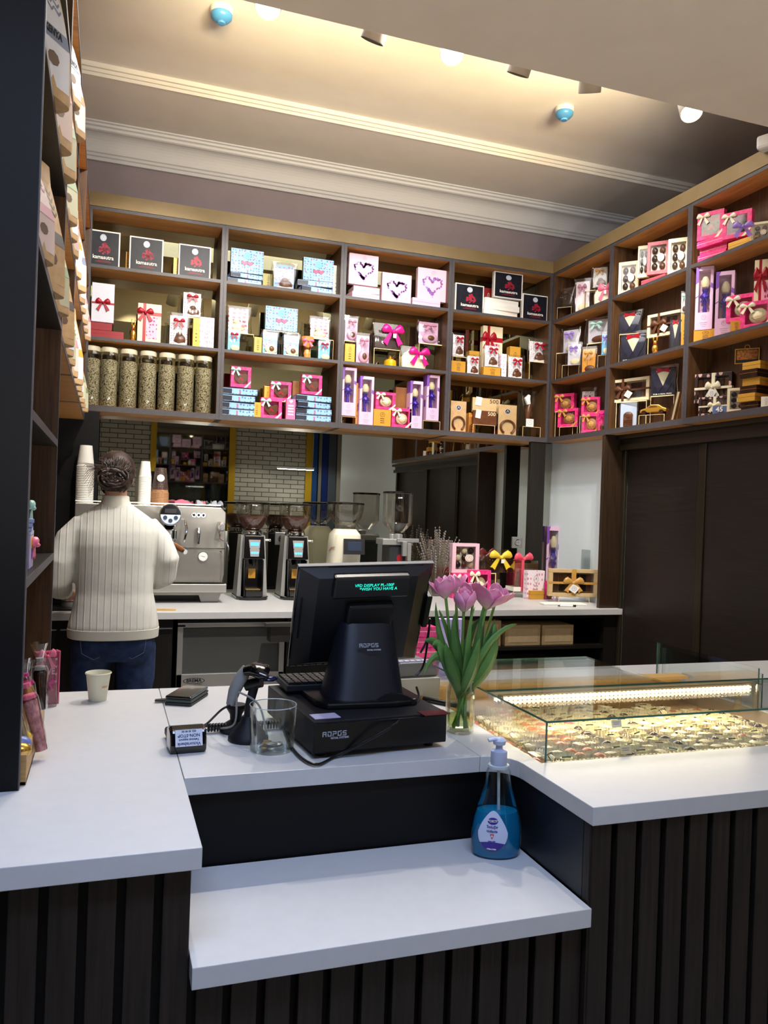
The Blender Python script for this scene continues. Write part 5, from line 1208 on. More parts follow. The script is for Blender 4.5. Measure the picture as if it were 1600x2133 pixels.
# socket plates and plant vase
def socket(px, py, lab):
    p = ony(px, py, YM-.002); t = thing('wall_socket', lab, 'socket', tuple(p))
    q = B().use(M_silver).cbox((0, -.004, 0), (.085, .01, .085)); q.build('plate', None, t, bevel=.003)
    q = B(); q.use(M_chrome).ring((0, 0), .024, .004, -.012, -.009); q.use(M_grey).disc((0, 0), .02, -.0095, -.009); q.use(M_black).disc((-.008, 0), .003, -.0105, -.0095, 8).disc((.008, 0), .003, -.0105, -.0095, 8); q.build('outlet', None, t); return t
socket(1077, 1130, 'silver wall socket on the mirror above the clear box')
t = socket(586, 1122, 'silver wall socket with a black plug between the black grinders')
B().use(M_black).disc((0, 0), .018, -.035, -.012).tube([(0, -.035, 0), (0, -.045, -.03), (-.02, -.03, -.2)], .004, 6).build('plug', None, t)
p = ony(903, 1180, 5.25)
t = thing('vase_of_dried_lavender', 'glass vase of grey dried lavender beside the truffle box', 'plant', (p[0], 5.2, ZC))
B().use(M_glass).lathe([(.045, 0), (.045, .2), (.05, .24)], 24, cap=(True, False)).build('vase', None, t, smooth=True)
r = random.Random(11); q = B()
for k in range(60):
    a = r.random()*2*PI; s_ = r.random()**.6*.17; hh = r.uniform(.36, .50)-s_*.5
    e = (s_*math.cos(a), s_*math.sin(a)*.7, hh); q.use(mat('dry stem', '7A7060', .8)).tube([(.02*math.cos(a), .02*math.sin(a), .01), (e[0]*.4, e[1]*.4, hh*.55), e], .0012, 4)
    q.use(mat('dry lavender', '8C8484' if k % 2 else '6A6458', .9) if False else mat('dry lavender %d' % (k % 2), ('8C8488', '6E665A')[k % 2], .9))
    for j in range(7): q.ball((e[0]*(1-.05*j), e[1]*(1-.05*j), hh-.018*j), .0055, None, .007, 6, 4)
q.build('dried_stems', None, t)
def ct(kind, x0, x1, yt, Y, lab, z=ZC, rz=0, **k):
    xm = (x0+x1)/2; a = ony(x0, yt+40, Y); c = ony(x1, yt+40, Y); z1 = ony(xm, yt, Y)[2]
    return put(kind, ((a[0]+c[0])/2, Y, z+.0005), c[0]-a[0], z1-z, lab, rz, **k)
zr = ony(985, 1193, 5.12)[2]
put('riser', (ony(985, 1200, 5.1)[0], 5.1, ZC+.0005), .36, zr-ZC, 'wide clear riser under the nine-truffle box on the back worktop', d=.12)
ct('trufnine', 942, 998, 1132, 5.12, 'pink framed box of nine truffles on the back worktop', z=zr)
ct('hbyel', 1000, 1062, 1146, 5.14, 'dark dotted chocolate handbag for the yellow bow on the back worktop', z=zr)
ct('trufmag', 942, 980, 1194, 5.03, 'magenta box with a chocolate heart under the nine-truffle box')
ct('rose', 978, 1022, 1188, 5.02, 'magenta window box with a white rose under the dotted handbag')
t = thing('clear_gift_box', 'clear gift box with pink ribbon holding a chocolate shape', 'box', (ony(1096, 1200, 5.07)[0], 5.07, ZC+.045), 0)
q = B().use(M_acryl); q.box(-.095, .095, 0, .001, .03, .22).box(-.095, .095, .119, .12, .03, .22).box(-.095, -.094, 0, .12, .03, .22).box(.094, .095, 0, .12, .03, .22).box(-.095, .095, 0, .12, .219, .22); q.build('clear_cover', None, t)
B().use(M_paper).box(-.097, .097, -.002, .122, 0, .03).build('base_tray', None, t, bevel=.001)
q = B().use(mat('coral satin', 'E0506A', .3)); q.box(-.04, -.02, -.004, .124, 0, .222); q.box(.03, .045, .121, .124, 0, .222); q.build('ribbon', None, t); B().use(mat('coral satin')).bow((0, .04, .225), .15, .014, False).build('bow', None, t, smooth=True)
B().use(M_choc).add([(-.06, .03, .03), (.05, .03, .03), (-.03, .03, .19), (-.06, .06, .03), (.05, .06, .03), (-.03, .06, .19)], [(0, 1, 2), (5, 4, 3), (0, 3, 4, 1), (1, 4, 5, 2), (2, 5, 3, 0)]).build('chocolate_shape', None, t)
put('riser', (ony(1096, 1200, 5.07)[0], 5.07, ZC+.0005), .2, .044, 'low clear riser under the clear gift box', d=.12)
ct('tall', 1141, 1165, 1097, 5.28, 'tall lilac window box with a white tulip standing before the white panel', rz=-.55)
ct('whitecard', 1098, 1134, 1189, 4.98, 'pale floral carton before the clear gift box')
ct('goldflat', 1104, 1132, 1231, 4.95, 'small gold candy box leaning before the pale floral carton', d=.03)
ct('magbag', 1134, 1155, 1207, 4.95, 'small magenta bag of chocolates with a pink bow')
ct('giftk', 1148, 1240, 1186, 4.78, 'large kraft window box with a golden bow at the end of the worktop', z=ony(1195, 1243, 4.78)[2], rz=-.22, d=.04)
put('riser', (ony(1195, 1243, 4.78)[0], 4.775, ZC+.0005), .22, ony(1195, 1243, 4.78)[2]-ZC-.001, 'low clear riser under the large kraft window box', -.22, d=.06)
tag(B().use(clear('sign clear', 'F4F8F8', .0, .1)).box(-.0, .11, 0, .002, 0, .15).build('acrylic_sign', None, None, loc=(XW-.02-.0, 4.80, ZC+.21), rz=PI/2), 'clear empty sign plate on the white side panel', 'sign')
t = thing('paper_holder', 'white paper holder lying on the right end of the back worktop', 'tray', (ony(1180, 1245, 4.62)[0], 4.64, ZC+.0005), -.1)
B().use(M_paper).box(-.16, .14, -.03, .05, 0, .012).build('tray_body', None, t, bevel=.003); B().use(M_paper).box(-.05, .14, -.05, -.035, 0, .012).build('front_strip', None, t, bevel=.003)
t = thing('marker_pen', 'white marker pen with a dark tip on the back worktop', 'pen', (ony(1185, 1252, 4.52)[0], 4.54, ZC+.0065), -.15)
B().use(M_paper).at((0, 0, 0), (0, PI/2, 0)).lathe([(.006, -.05), (.006, .06)], 12).build('barrel', None, t); B().use(M_navy).at((0, 0, 0), (0, PI/2, 0)).lathe([(.0065, .04), (.0065, .062), (.003, -.0)], 12).lathe([(.003, -.062), (.006, -.05)], 10).build('cap', None, t)
t = thing('serving_tray', 'black tray at the left end of the back worktop', 'tray', (ony(128, 1270, 4.52)[0], 4.58, ZC+.0005))
q = B().use(M_black); q.box(-.12, .12, -.08, .12, 0, .008).frame(-.12, .12, 0, .05, .004, -.084, -.08).box(-.124, -.12, -.08, .12, 0, .05).box(.12, .124, -.08, .12, 0, .05).box(-.12, .12, .12, .124, 0, .05); q.build('tray_body', None, t)
t = thing('milk_pitcher', 'steel pitcher with a yellow lid beside the left elbow', 'pitcher', (ony(148, 1195, 4.6)[0], 4.62, ZC))
B().use(M_steel).lathe([(.04, 0), (.045, .02), (.038, .12), (.036, .155)], 20).build('body', None, t, smooth=True); B().use(mat('yellow lid', 'E8D020', .5)).lathe([(.03, .155), (.038, .165), (.036, .19), (.02, .2), (.001, .202)], 20).build('lid', None, t, smooth=True)
tag(B().use(mottled('bamboo', 'C8A468', 'D2B078', 30, .5)).at((0, 0, 0), (0, 0, -.1)).prism([(-.06, 0), (.05, 0), (.055, .004), (.05, .008), (-.06, .008)], 0, .03).build('wooden_spatula', None, None, loc=(ony(345, 1263, 4.5)[0], 4.48, ZC+.0005)), 'wooden spatula on the edge of the worktop right of the barista', 'utensil')
# boxes on the open shelf
for i, (a, c, Y_) in enumerate(((975, 1044, 4.50), (1052, 1126, 4.49), (1129, 1195, 4.49))):
    xa, xc = ony(a, 1325, Y_)[0], ony(c, 1325, Y_)[0]; hh = ony((a+c)/2, 1302 if i else 1293, Y_)[2]-.662
    t = thing('cardboard_box', 'plain kraft box on the open shelf, %s of three' % ('left', 'middle', 'right')[i], 'box', ((xa+xc)/2, Y_, .6625), 0, 'kraft boxes on the open shelf')
    w_ = (xc-xa)/2-.002; B().use(M_kraftl).box(-w_, w_, 0, .2, 0, hh).build('box_body', None, t, bevel=.002)
    B().use(mottled('pale kraft inset', 'D4B88C', 'DCC298', 30, .6)).box(-w_+.02, w_-.02, -.0015, 0, .02, hh-.02).build('front_panel', None, t, bevel=.001)
t = thing('folded_sack', 'beige paper sack lying on the bottom shelf under the kraft boxes', 'bag', (2.45, 4.5, .3205))
B().use(mottled('sack paper', '9A8C70', 'A89A7C', 10, .8)).box(-.4, .4, 0, .3, 0, .24).build('sack_body', None, t, bevel=.05)
B().use(M_kraft).box(-.38, .38, -.004, 0, .19, .20).build('folded_seam', None, t)
# ================================================================ FRONT COUNTER
# paper cup
p = onz(203, 1462, ZC)
t = thing('paper_cup', 'single cream paper cup standing on the left counter', 'cup', (p[0], p[1]+.02, ZC+.0003), .4)
B().use(mat('cream paper', 'DDD8BC', .6)).lathe([(.024, 0), (.025, .003), (.034, .077), (.0365, .078), (.0372, .080), (.0355, .0825), (.0335, .079), (.0235, .006), (.001, .006)], 40, cap=(True, False)).build('cup_body', None, t, smooth=True)
q = B().use(mat('orange print', 'E0A070', .6))
for k in range(9):
    a = -PI/2+.25-.28+k*.07; q.add([(.0305*math.cos(a), .0305*math.sin(a), .040), (.0305*math.cos(a+.045), .0305*math.sin(a+.045), .040), (.031*math.cos(a+.045), .031*math.sin(a+.045), .046), (.031*math.cos(a), .031*math.sin(a), .046)], [(0, 1, 2, 3)])
for k in range(20):
    a = 2*PI*k/20; u = -PI/2+.25+.42*math.cos(a); zz = .042+.016*math.sin(a); rr = .0262+.1*zz+.0006
    q.add([(rr*math.cos(u), rr*math.sin(u), zz), (rr*math.cos(u+.03), rr*math.sin(u+.03), zz), (rr*math.cos(u+.03), rr*math.sin(u+.03), zz+.0015), (rr*math.cos(u), rr*math.sin(u), zz+.0015)], [(0, 1, 2, 3)])
q.build('print', None, t)
# wallet-like phone stack
t = thing('phone_stack', 'dark phone in a folded case lying on the counter seam', 'phone', (.243, 2.43, ZC+.0005), -.45)
for k, (c_, zz) in enumerate((('2E332E', 0), ('3C463F', .009))): B().use(mat('case '+c_, c_, .5)).box(-.04, .04, -.075, .075, zz, zz+.008).build('case_flap', None, t, bevel=.003)
q = B().use(M_blackg).box(-.039, .039, -.074, .074, .018, .027); q.build('phone_body', None, t, bevel=.004)
B().use(M_goldf).disc((0, 0), .0045, 0, .001, 10).build('camera_ring', None, t, rot=(-PI/2, 0, 0)).location = (.03, .06, .0265)
B().use(M_blackm).slab([(-.04, -.05), (-.075, -.06), (-.08, -.045), (-.045, -.02)], .004, .008).build('strap', None, t)
# card terminal
t = thing('card_terminal', 'black card terminal with an upside-down white sticker', 'card terminal', (.196, 1.94, ZC+.0005), .06)
P = [(-.0, 0), (-.07, 0), (-.072, .02), (-.060, .052), (-.035, .058), (.0, .05)]
q = B().use(M_blackg); q.at((0, 0, 0)).loft([[(-.042, y+.035, z) for y, z in P], [(.042, y+.035, z) for y, z in P]]); q.build('body', None, t, bevel=.006)
q = B().use(M_blackm).box(-.036, .036, 0, .12, .004, .026); q.build('keypad_body', None, t, bevel=.006)
st = B().use(mat('sticker', 'D8DCE8', .5)).box(-.031, .031, -.0008, 0, -.019, .019).build('sticker', None, t, rot=(-.36, 0, 0)); st.location = (.0, -.0335, .036)
for k, (s_, sz_) in enumerate((('Victoriabank', .0105), ('Tehnical support', .0068), ('NON-STOP', .0100), ('022 30 00 00', .0062))):
    o = text(s_, sz_, mat('sticker ink', '1C2A6C', .5), st, (0, -.0012, -.0135+.0095*k), (PI/2, PI, 0), ext=.0001, bold=.0002)
tag(B().use(M_paper).box(-.03, .03, -.025, .025, 0, .0006).build('receipt', None, None, loc=(.195, 2.10, ZC+.0004), rz=.1), 'small white receipt on the counter behind the card terminal', 'paper')
# coin jar
t = thing('coin_jar', 'clear glass tumbler with a few coins beside the till', 'jar', (.392, 1.895, ZC+.0005))
B().use(M_glass).lathe([(.050, 0), (.052, .003), (.056, .108), (.054, .1085), (.050, .006), (.001, .006)], 40, cap=(True, False)).build('glass_body', None, t, smooth=True)
B().use(mat('glass rim', 'C8D4D0', .1)).lathe([(.0556, .107), (.0564, .1075), (.0560, .1092), (.0550, .1088)], 40, cap=(False, False)).build('rim', None, t, smooth=True)
r = random.Random(9)
for k in range(16):
    a = r.random()*6.28; d = r.random()*.036
    c = B().use((M_silver, M_steel, mat('brass coin', 'A88A50', .35, metal=.9))[k % 3]).lathe([(.0001, 0), (.010, 0), (.0105, .0004), (.0105, .0012), (.010, .0016), (.0001, .0016)], 16).build('coin', None, None, smooth=True, loc=(.392+d*math.cos(a), 1.895+d*math.sin(a), ZC+.008+.0022*(k//4)), rot=(r.uniform(-.12, .12), r.uniform(-.12, .12), 0))
    tag(c, 'coin lying in the clear tumbler beside the till', 'coin', 'coins in the clear tumbler')
# barcode scanner on its stand
t = thing('barcode_scanner', 'black and grey barcode scanner resting on a gooseneck stand', 'scanner', (.40, 1.99, ZC))
def pz(px, py, Y): v = ony(px, py, Y); return (v[0]-.40, v[1]-1.99, v[2]-ZC)
B().use(M_blackm).lathe([(.05, 0), (.05, .008), (.04, .02), (.022, .045), (.016, .06)], 24, (pz(517, 1540, 1.99)[0], 0, 0)).build('stand_base', None, t, smooth=True)
B().use(M_blackm).tube([pz(517, 1520, 1.99), pz(519, 1470, 1.99), pz(530, 1428, 1.99)], [.014, .011, .012], 12).build('stand_neck', None, t, smooth=True)
B().use(M_black).tube([pz(512, 1428, 2.0), pz(545, 1420, 1.98)], .014, 12).build('neck_joint', None, t, smooth=True)
q = B().use(M_blackg); a_, c_ = Vector(pz(512, 1398, 1.99)), Vector(pz(558, 1404, 1.96))
q.tube([a_, a_.lerp(c_, .4)+Vector((0, 0, .008)), a_.lerp(c_, .8)+Vector((0, -.004, .004)), c_], [(.018, .012), (.028, .018), (.036, .018), (.034, .012)], 16); q.build('scanner_head', None, t, smooth=True)
B().use(mat('scan window', '101840', .1)).ball(tuple(c_+Vector((.0, -.004, -.010))), .024, .02, .008).build('scan_window', None, t, smooth=True)
B().use(M_grey).tube([pz(516, 1392, 2.0), pz(500, 1415, 2.0), pz(488, 1440, 2.0), pz(480, 1468, 2.0)], [(.016, .014), (.02, .017), (.017, .015), (.012, .011)], 14).build('handle', None, t, smooth=True)
B().use(M_blackm).lathe([(.04, 0), (.042, .006), (.03, .02), (.018, .028)], 24, (pz(492, 1480, 2.07)[0], .08, 0)).build('cradle_foot', None, t, smooth=True)
B().use(M_blackm).lathe([(.014, .02), (.016, .045), (.026, .062), (.024, .07)], 20, (pz(492, 1480, 2.07)[0], .08, 0)).build('cradle_cup', None, t, smooth=True)
# cables
def cable(name, pts, rad, m_, lab):
    b_ = B().use(m_); P_ = [Vector(x) for x in pts]; out = []
    for i in range(len(P_)-1):
        p0, p1, p2, p3 = P_[max(i-1, 0)], P_[i], P_[i+1], P_[min(i+2, len(P_)-1)]
        for k in range(8):
            u = k/8; out.append(.5*((2*p1)+(p2-p0)*u+(2*p0-5*p1+4*p2-p3)*u*u+(3*p1-p0-3*p2+p3)*u**3))
    out.append(P_[-1]); b_.tube(out, rad, 8); return tag(b_.build(name, None, None, smooth=True), lab, 'cable')
def W_(px, py, Y): return ony(px, py, Y)
def S_(px, py, z=ZC+.006): return onz(px, py, z)
cable('cable', [W_(484, 1468, 2.0), W_(462, 1478, 1.98), S_(430, 1508, ZC+.02), S_(412, 1512)], .0028, M_blackm, 'black cable running from the scanner handle to the card terminal')
cable('cable', [S_(420, 1520), S_(450, 1518), W_(488, 1508, 1.97), W_(494, 1450, 1.97), W_(505, 1445, 1.95), W_(540, 1470, 1.92), W_(556, 1530, 1.90)], .0025, mat('grey cable', '8A8884', .45), 'grey cable looping over behind the coin tumbler')
b_ = B().use(M_blackm); A_, C_ = S_(430, 1516, ZC+.014), S_(590, 1508, ZC+.014); pts = []
for k in range(26*8+1):
    u = k/(26*8); c = A_.lerp(C_, u); pts.append((c[0], c[1]+.009*math.cos(2*PI*k/8), c[2]+.009*math.sin(2*PI*k/8)))
b_.tube(pts, .003, 5); tag(b_.build('coiled_cord', None, None, smooth=True), 'black coiled cord between the card terminal and the till', 'cable')
# cash drawer
DR = math.atan2(1.817-1.79, .813-.467)
t = thing('cash_drawer', 'black cash drawer under the till with a white logo on its front', 'cash drawer', (.467, 1.79, ZC), DR)
DW, DD, DH = .347, .40, .105
zt_ = ony(652, 1505, 1.79)[2]-ZC; DH = zt_
B().use(M_blackm).box(0, DW, .004, DD, .014, DH).build('drawer_body', M_blackm, t, bevel=.002)
B().use(M_black).box(.002, DW-.002, 0, .004, .018, DH-.006).build('drawer_front', None, t, bevel=.001)
for x in (.03, DW-.03):
    for y in (.04, DD-.04): B().use(M_black).lathe([(.012, 0), (.013, .014)], 14, (x, y, 0)).build('foot', None, t)
def adpos(par, x, y, z, s, rot=(PI/2, 0, 0)):
    # squared letterforms of the maker's logo
    q = B().use(mat('logo grey', 'A8ACB8', .4)); w = s*.62; st_ = s*.14; x -= 2.5*s*.8
    def L(i): return x+i*s*.8
    def bar(x0, z0, x1_, z1): q.box(x0, x1_, -.0006, 0, z0, z1)
    a = L(0); bar(a, 0, a+st_, s*.75); bar(a, s*.75-st_, a+w, s*.75); bar(a+w-st_, 0, a+w, s*.75); bar(a+w*.35, s*.3, a+w, s*.3+st_)
    a = L(1); bar(a, 0, a+st_, s*.45); bar(a, 0, a+w, st_); bar(a+w-st_, 0, a+w, s*.75); bar(a, s*.75-st_, a+w, s*.75)
    a = L(2); bar(a, 0, a+st_, s*.38); bar(a, s*.75-st_, a+w, s*.75); bar(a+w-st_, s*.3, a+w, s*.75); bar(a, s*.3, a+w, s*.3+st_)
    a = L(3); bar(a, 0, a+st_, s*.75); bar(a, 0, a+w, st_); bar(a+w-st_, 0, a+w, s*.5); bar(a, s*.75-st_, a+w*.6, s*.75); q.disc((a+w*.85, s*.72), st_*.7, -.0006, 0, 8)
    a = L(4); bar(a, s*.75-st_, a+w, s*.75); bar(a, s*.3, a+st_, s*.75); bar(a, s*.3, a+w, s*.3+st_); bar(a+w-st_, 0, a+w, s*.3+st_); bar(a, 0, a+w, st_)
    return q, L(3.4)
q, lx = adpos(t, 0, 0, 0, .0155); o = q.build('logo', None, t); o.location = (.052, -.0004, DH*.60)
text('RETAIL SYSTEMS', .0062, mat('logo grey'), t, (.064, -.0006, DH*.55), bold=.0002)
tag(B().use(mat('pale violet card', 'C0B8D4', .5)).box(-.032, .032, -.022, .022, 0, .0012).build('sticker', None, None, loc=tuple(onz(677, 1492, ZC+DH+.0005)), rz=DR), 'pale square sticker card on the left of the cash drawer top', 'sticker')
tag(B().use(mat('dark red card', '6A1820', .45)).box(-.035, .035, -.022, .022, 0, .0012).build('sticker', None, None, loc=tuple(onz(904, 1485, ZC+DH+.0005)), rz=DR), 'dark red sticker card on the right of the cash drawer top', 'sticker')
# POS terminal
ZD = ZC+DH
t = thing('pos_terminal', 'black touch-screen till seen from behind, with a small customer display', 'till', (.70, 1.99, ZD), DR*.6)
def pl(px, py, Y): v = ony(px, py, Y)-Vector((.70, 1.99, ZD)); a = -DR*.6; return (v[0]*math.cos(a)-v[1]*math.sin(a), v[0]*math.sin(a)+v[1]*math.cos(a), v[2])
# stand: tapered hood leaning forward
bl, br_ = pl(688, 1480, 1.90)[0], pl(862, 1478, 1.90)[0]; tl, tr = pl(716, 1305, 1.98)[0], pl(826, 1305, 1.98)[0]; zt2 = pl(770, 1296, 1.98)[2]
def ringst(u):
    xl = bl+(tl-bl)*u**.9; xr = br_+(tr-br_)*u**.9; yf = -.085+.075*u; yb = .085-.02*u; n = 28; out = []
    for k in range(n):
        a = 2*PI*k/n; c, s_ = math.cos(a), math.sin(a)
        out.append(((xl+xr)/2+(xr-xl)/2*(abs(c)**.55)*(1 if c > 0 else -1), (yf+yb)/2+(yb-yf)/2*(abs(s_)**.75)*(1 if s_ > 0 else -1), zt2*u+ .0))
    return out
q = B().use(M_navy); rg = [ringst(u) for u in (0, .03, .2, .4, .6, .8, .93)]; top = [( (x*.9+(tl+tr)/2*.1), y*.8+.004, zt2) for x, y, z in ringst(1.0)]; rg.append(ringst(.985)); rg.append(top); q.loft(rg)
st_ = q.build('stand', None, t, smooth=True)
q = B().use(M_black); q.slab([(bl-.03, -.05), (bl-.01, -.09), (0, -.105), (br_+.01, -.09), (br_+.03, -.05), (br_+.03, .11), (bl-.03, .11)], 0, .016); q.build('base', None, t, bevel=.005)
# mouth shaped shadow gap at the base front
q = B().use(mat('gap black', '050507', .6)); P = [(-.055+.11*k/12, .012+.02*math.sin(PI*k/12)) for k in range(13)]; q.prism([(P[0][0], .002)]+P[::-1][::-1]+[(P[-1][0], .002)], -.094, -.080); q.build('cable_arch', None, t)
q, lx = adpos(t, 0, 0, 0, .0135); o = q.build('logo', None, t, rot=(-.34, 0, 0)); o.location = pl(777, 1352, 1.913); o.location.y = -.0495
o2 = text('RETAIL SYSTEMS', .0052, mat('logo grey'), t, (o.location.x+.012, o.location.y-.0022, o.location.z-.0065), (PI/2-.34, 0, 0), bold=.0002)
# screen housing, tilted: bottom away from the customer
TL, TR = Vector(pl(622, 1180, 1.96)), Vector(pl(902, 1184, 1.965)); BLc = Vector(pl(598, 1390, 2.10))
ux = (TR-TL).normalized(); dn = (BLc-TL); H_ = dn.length; uz = -(dn.normalized()); ux = (ux-uz*ux.dot(uz)).normalized(); uy = uz.cross(ux)
Mx = Matrix.Identity(4)
for i, v in enumerate((ux, uy, uz)):
    for j in range(3): Mx[j][i] = v[j]
Wd = (TR-TL).length
e_ = Mx.to_euler()
hs = bpy.data.objects.new('screen_unit', None)
def scr(b_, name, **k):
    o_ = b_.build(name, None, t, **k); o_.rotation_euler = e_; o_.location = TL; return o_
q = B().use(M_blackg); q.box(0, Wd, 0.0, .014, -H_, 0); scr(q, 'screen_panel', bevel=.004)
q = B().use(mat('dark back shell', '0C0C12', .35)); f = [(.002, 0), (Wd-.002, 0)]
q.loft([[(.006, 0, -.006), (Wd-.006, 0, -.006), (Wd-.006, 0, -H_+.006), (.006, 0, -H_+.006)], [(.05, -.026, -.022), (Wd-.05, -.026, -.022), (Wd-.05, -.026, -H_+.03), (.05, -.026, -H_+.03)]], cap=(False, True)); scr(q, 'back_shell')
q = B().use(mat('grey trim', '5A5A5C', .5)).box(0, Wd, -.001, .012, -.0012, .0008); scr(q, 'top_trim')
q = B().use(mat('display housing', '0A0A0C', .35)).box(Wd*.24, Wd*.80, -.040, -.01, -.078, -.014); scr(q, 'customer_display', bevel=.006)
M_vfd = mat('vfd green', '28E8C8', .5, emit='30F0D0', es=1.1)
R90 = (Mx @ Matrix.Rotation(PI/2, 4, 'X')).to_euler()
for s_, dx, dz in (('VFD DISPLAY PL-100F', .0, -.037), ('*WISH YOU HAVE A', .012, -.048)):
    o_ = text(s_, .0122, M_vfd, t, (0, 0, 0), (0, 0, 0), ext=.0002, sx=.92, bold=.0); o_.rotation_euler = R90; o_.location = TL+Mx.to_3x3() @ Vector((Wd*.53+dx, -.0412, dz))
q = B().use(M_black).box(Wd*.36, Wd*.70, -.05, -.02, -.17, -.095); scr(q, 'hinge_block', bevel=.006)
q = B().use(mat('port cover', '101016', .25)).box(.014, .04, -.008, -.004, -H_+.1, -.09).disc((.03, -.115), .004, -.0095, -.008, 10); scr(q, 'port_cover')
q = B().use(M_black); q.box(Wd-.004, Wd+.012, -.01, .03, -.2, -.10); scr(q, 'card_reader', bevel=.003)
cable('cable', [W_(868, 1432, 2.0), W_(870, 1462, 1.93), W_(820, 1510, 1.785), W_(760, 1545, 1.78), S_(700, 1575), S_(655, 1592), S_(610, 1560), S_(585, 1500)], .0035, M_black, 'long black cable hanging over the cash drawer front')
cable('cable', [W_(876, 1360, 2.05), W_(890, 1330, 2.06), W_(896, 1290, 2.04), W_(884, 1380, 2.05), W_(866, 1408, 2.05)], .003, M_black, 'black cable loop at the right edge of the till screen')
# keyboard, printer, scale beside the till
p = onz(600, 1430, ZD+.03)
t = thing('keyboard', 'black keyboard reaching out to the left of the till', 'keyboard', (.46, 2.06, ZD+.001), .02)
B().use(M_blackm).box(0, .24, 0, .13, .008, .026).box(.06, .2, .02, .12, 0, .008).build('keyboard_body', None, t, bevel=.003)
q = B().use(M_black)
for i in range(12):
    for j in range(6): q.box(.006+i*.019, .022+i*.019, .006+j*.02, .022+j*.02, .026, .032)
q.build('keys', None, t, bevel=.001)
t = thing('label_tablet', 'pale blue lit tablet lying behind the till screen on the left', 'tablet', (.56, 2.36, ZC+.0005), .05)
B().use(mat('tablet body', '6A7890', .4)).box(0, .2, 0, .14, 0, .045).build('body', None, t, bevel=.004)
q = B().use(mat('tablet blue', '9CC4E8', .4)).box(.008, .192, .008, .13, .045, .047); q.use(M_paper)
for k in range(12): q.box(.014+k*.015, .024+k*.015, .02, .05, .047, .049)
q.build('key_area', None, t)
pp = onz(868, 1452, ZC)
t = thing('receipt_printer', 'grey receipt printer at the right behind the till', 'printer', (pp[0]-.09, 2.28, ZC+.0005), DR)
B().use(mat('printer grey', 'A4A49E', .45)).box(0, .15, 0, .17, 0, .07).build('body', None, t, bevel=.006)
q = B().use(mat('printer lid', '6A6C6C', .4)); q.prism([(0, .07), (.15, .07), (.15, .085), (.13, .115), (.02, .115), (0, .085)], .02, .15); q.build('lid', None, t, bevel=.005)
B().use(M_cream).box(.149, .151, .03, .12, .015, .06).build('side_sticker', None, t)
q = B().use(mat('pale lilac key', 'C8C4E0', .5))
for k in range(6): q.box(.02+k*.02, .035+k*.02, .03, .045, .115, .119)
q.build('keys', None, t)
p = onz(925, 1468, ZC+.008); t = thing('marker_pen', 'black marker lying between the till and the flower vase', 'pen', tuple(onz(915, 1462, ZC+.0085)), -.95)
B().use(M_black).at((0, 0, 0), (0, PI/2, 0)).lathe([(.007, -.06), (.008, -.058), (.008, .02)], 14).build('barrel', None, t, smooth=True)
B().use(M_blackm).at((0, 0, 0), (0, PI/2, 0)).lathe([(.0085, .02), (.0085, .055), (.007, .062)], 14).build('cap', None, t, smooth=True)
B().use(M_goldr).at((0, 0, 0), (0, PI/2, 0)).lathe([(.007, -.064), (.0085, -.060), (.0085, -.056)], 14).build('end_plug', None, t, smooth=True)
# boxes behind the display case, left
zb = ZC
for k in range(5):
    put('magflat', (1.075, 2.60, ZC+.0005+k*.036), .075, .035, 'flat magenta box in the small pile behind the till, %s' % ('lowest', 'second from below', 'middle one', 'second from the top', 'topmost')[k], .05*(k % 2), d=.06)
t = thing('leaflet_box', 'upright lilac box with a blue round print behind the till', 'box', (1.17, 2.60, ZC+.0005), -.12)
B().use(mat('lilac gradient card', 'C4B4E4', .5)).box(-.045, .045, 0, .04, 0, .205).build('box_body', None, t, bevel=.001); q = B().use(mat('blue print', '5A7CC0', .5)).ring((0, .05), .02, .006, -.001, 0); q.use(M_lav).box(-.02, .03, -.001, 0, .14, .17); q.build('print', None, t)

# ---------------------------------------------------------------- glass display case
GX0, GX1, GY0, GY1, GZ = 1.0, 1.945, 1.659, 2.41, .998
t = thing('glass_display_case', 'low glass display case with a light bar over the chocolates', 'display case', (0, 0, 0))
def pane(name, x0, x1, y0, y1, z0, z1):
    q = B().use(M_glass).box(x0, x1, y0, y1, z0, z1); o_ = q.build(name, None, t)
    dx, dy, dz = x1-x0, y1-y0, z1-z0; q = B().use(M_glassedge); e = .0006
    if dz < .01:   # horizontal pane: coloured rim
        q.box(x0-e, x1+e, y0-e, y0, z0, z1); q.box(x0-e, x0, y0, y1, z0, z1); q.box(x0, x1, y1, y1+e, z0, z1)
    elif dy < .01: q.box(x0-e, x0, y0, y1, z0, z1); q.box(x1, x1+e, y0, y1, z0, z1)
    else: q.box(x0, x1, y0-e, y0, z0, z1); q.box(x0, x1, y1, y1+e, z0, z1)
    q.build('polished_edge', None, o_)
pane('front_pane', GX0, 2.75, GY0, GY0+.005, ZC-.0, GZ-.005)
pane('side_pane', GX0, GX0+.005, GY0+.0055, GY1, ZC-.0, GZ-.005)
pane('top_pane', GX0-.001, 2.75, GY0-.001, 1.985, GZ-.005, GZ)
pane('top_pane', GX0-.001, 1.60, 1.988, GY1, GZ-.005, GZ)
pane('divider_pane', GX1+.005, GX1+.010, 1.99, 2.48, ZC, GZ+.03); pane('divider_pane', GX1+.03, GX1+.035, 2.0, 2.48, ZC, GZ+.01)
q = B().use(mat('case steel', 'B8AE98', .3, metal=.6))
q.box(.985, .990, 1.656, 2.418, .80, .8985); q.box(1.945, 1.9495, 1.656, 2.418, .76, .8985); q.box(.985, 1.95, 1.656, 1.660, .80, .8985); q.box(.985, 1.95, 2.414, 2.4185, .80, .8985); q.box(.985, 1.95, 1.656, 2.418, .79, .80)
q.build('steel_well', None, t)
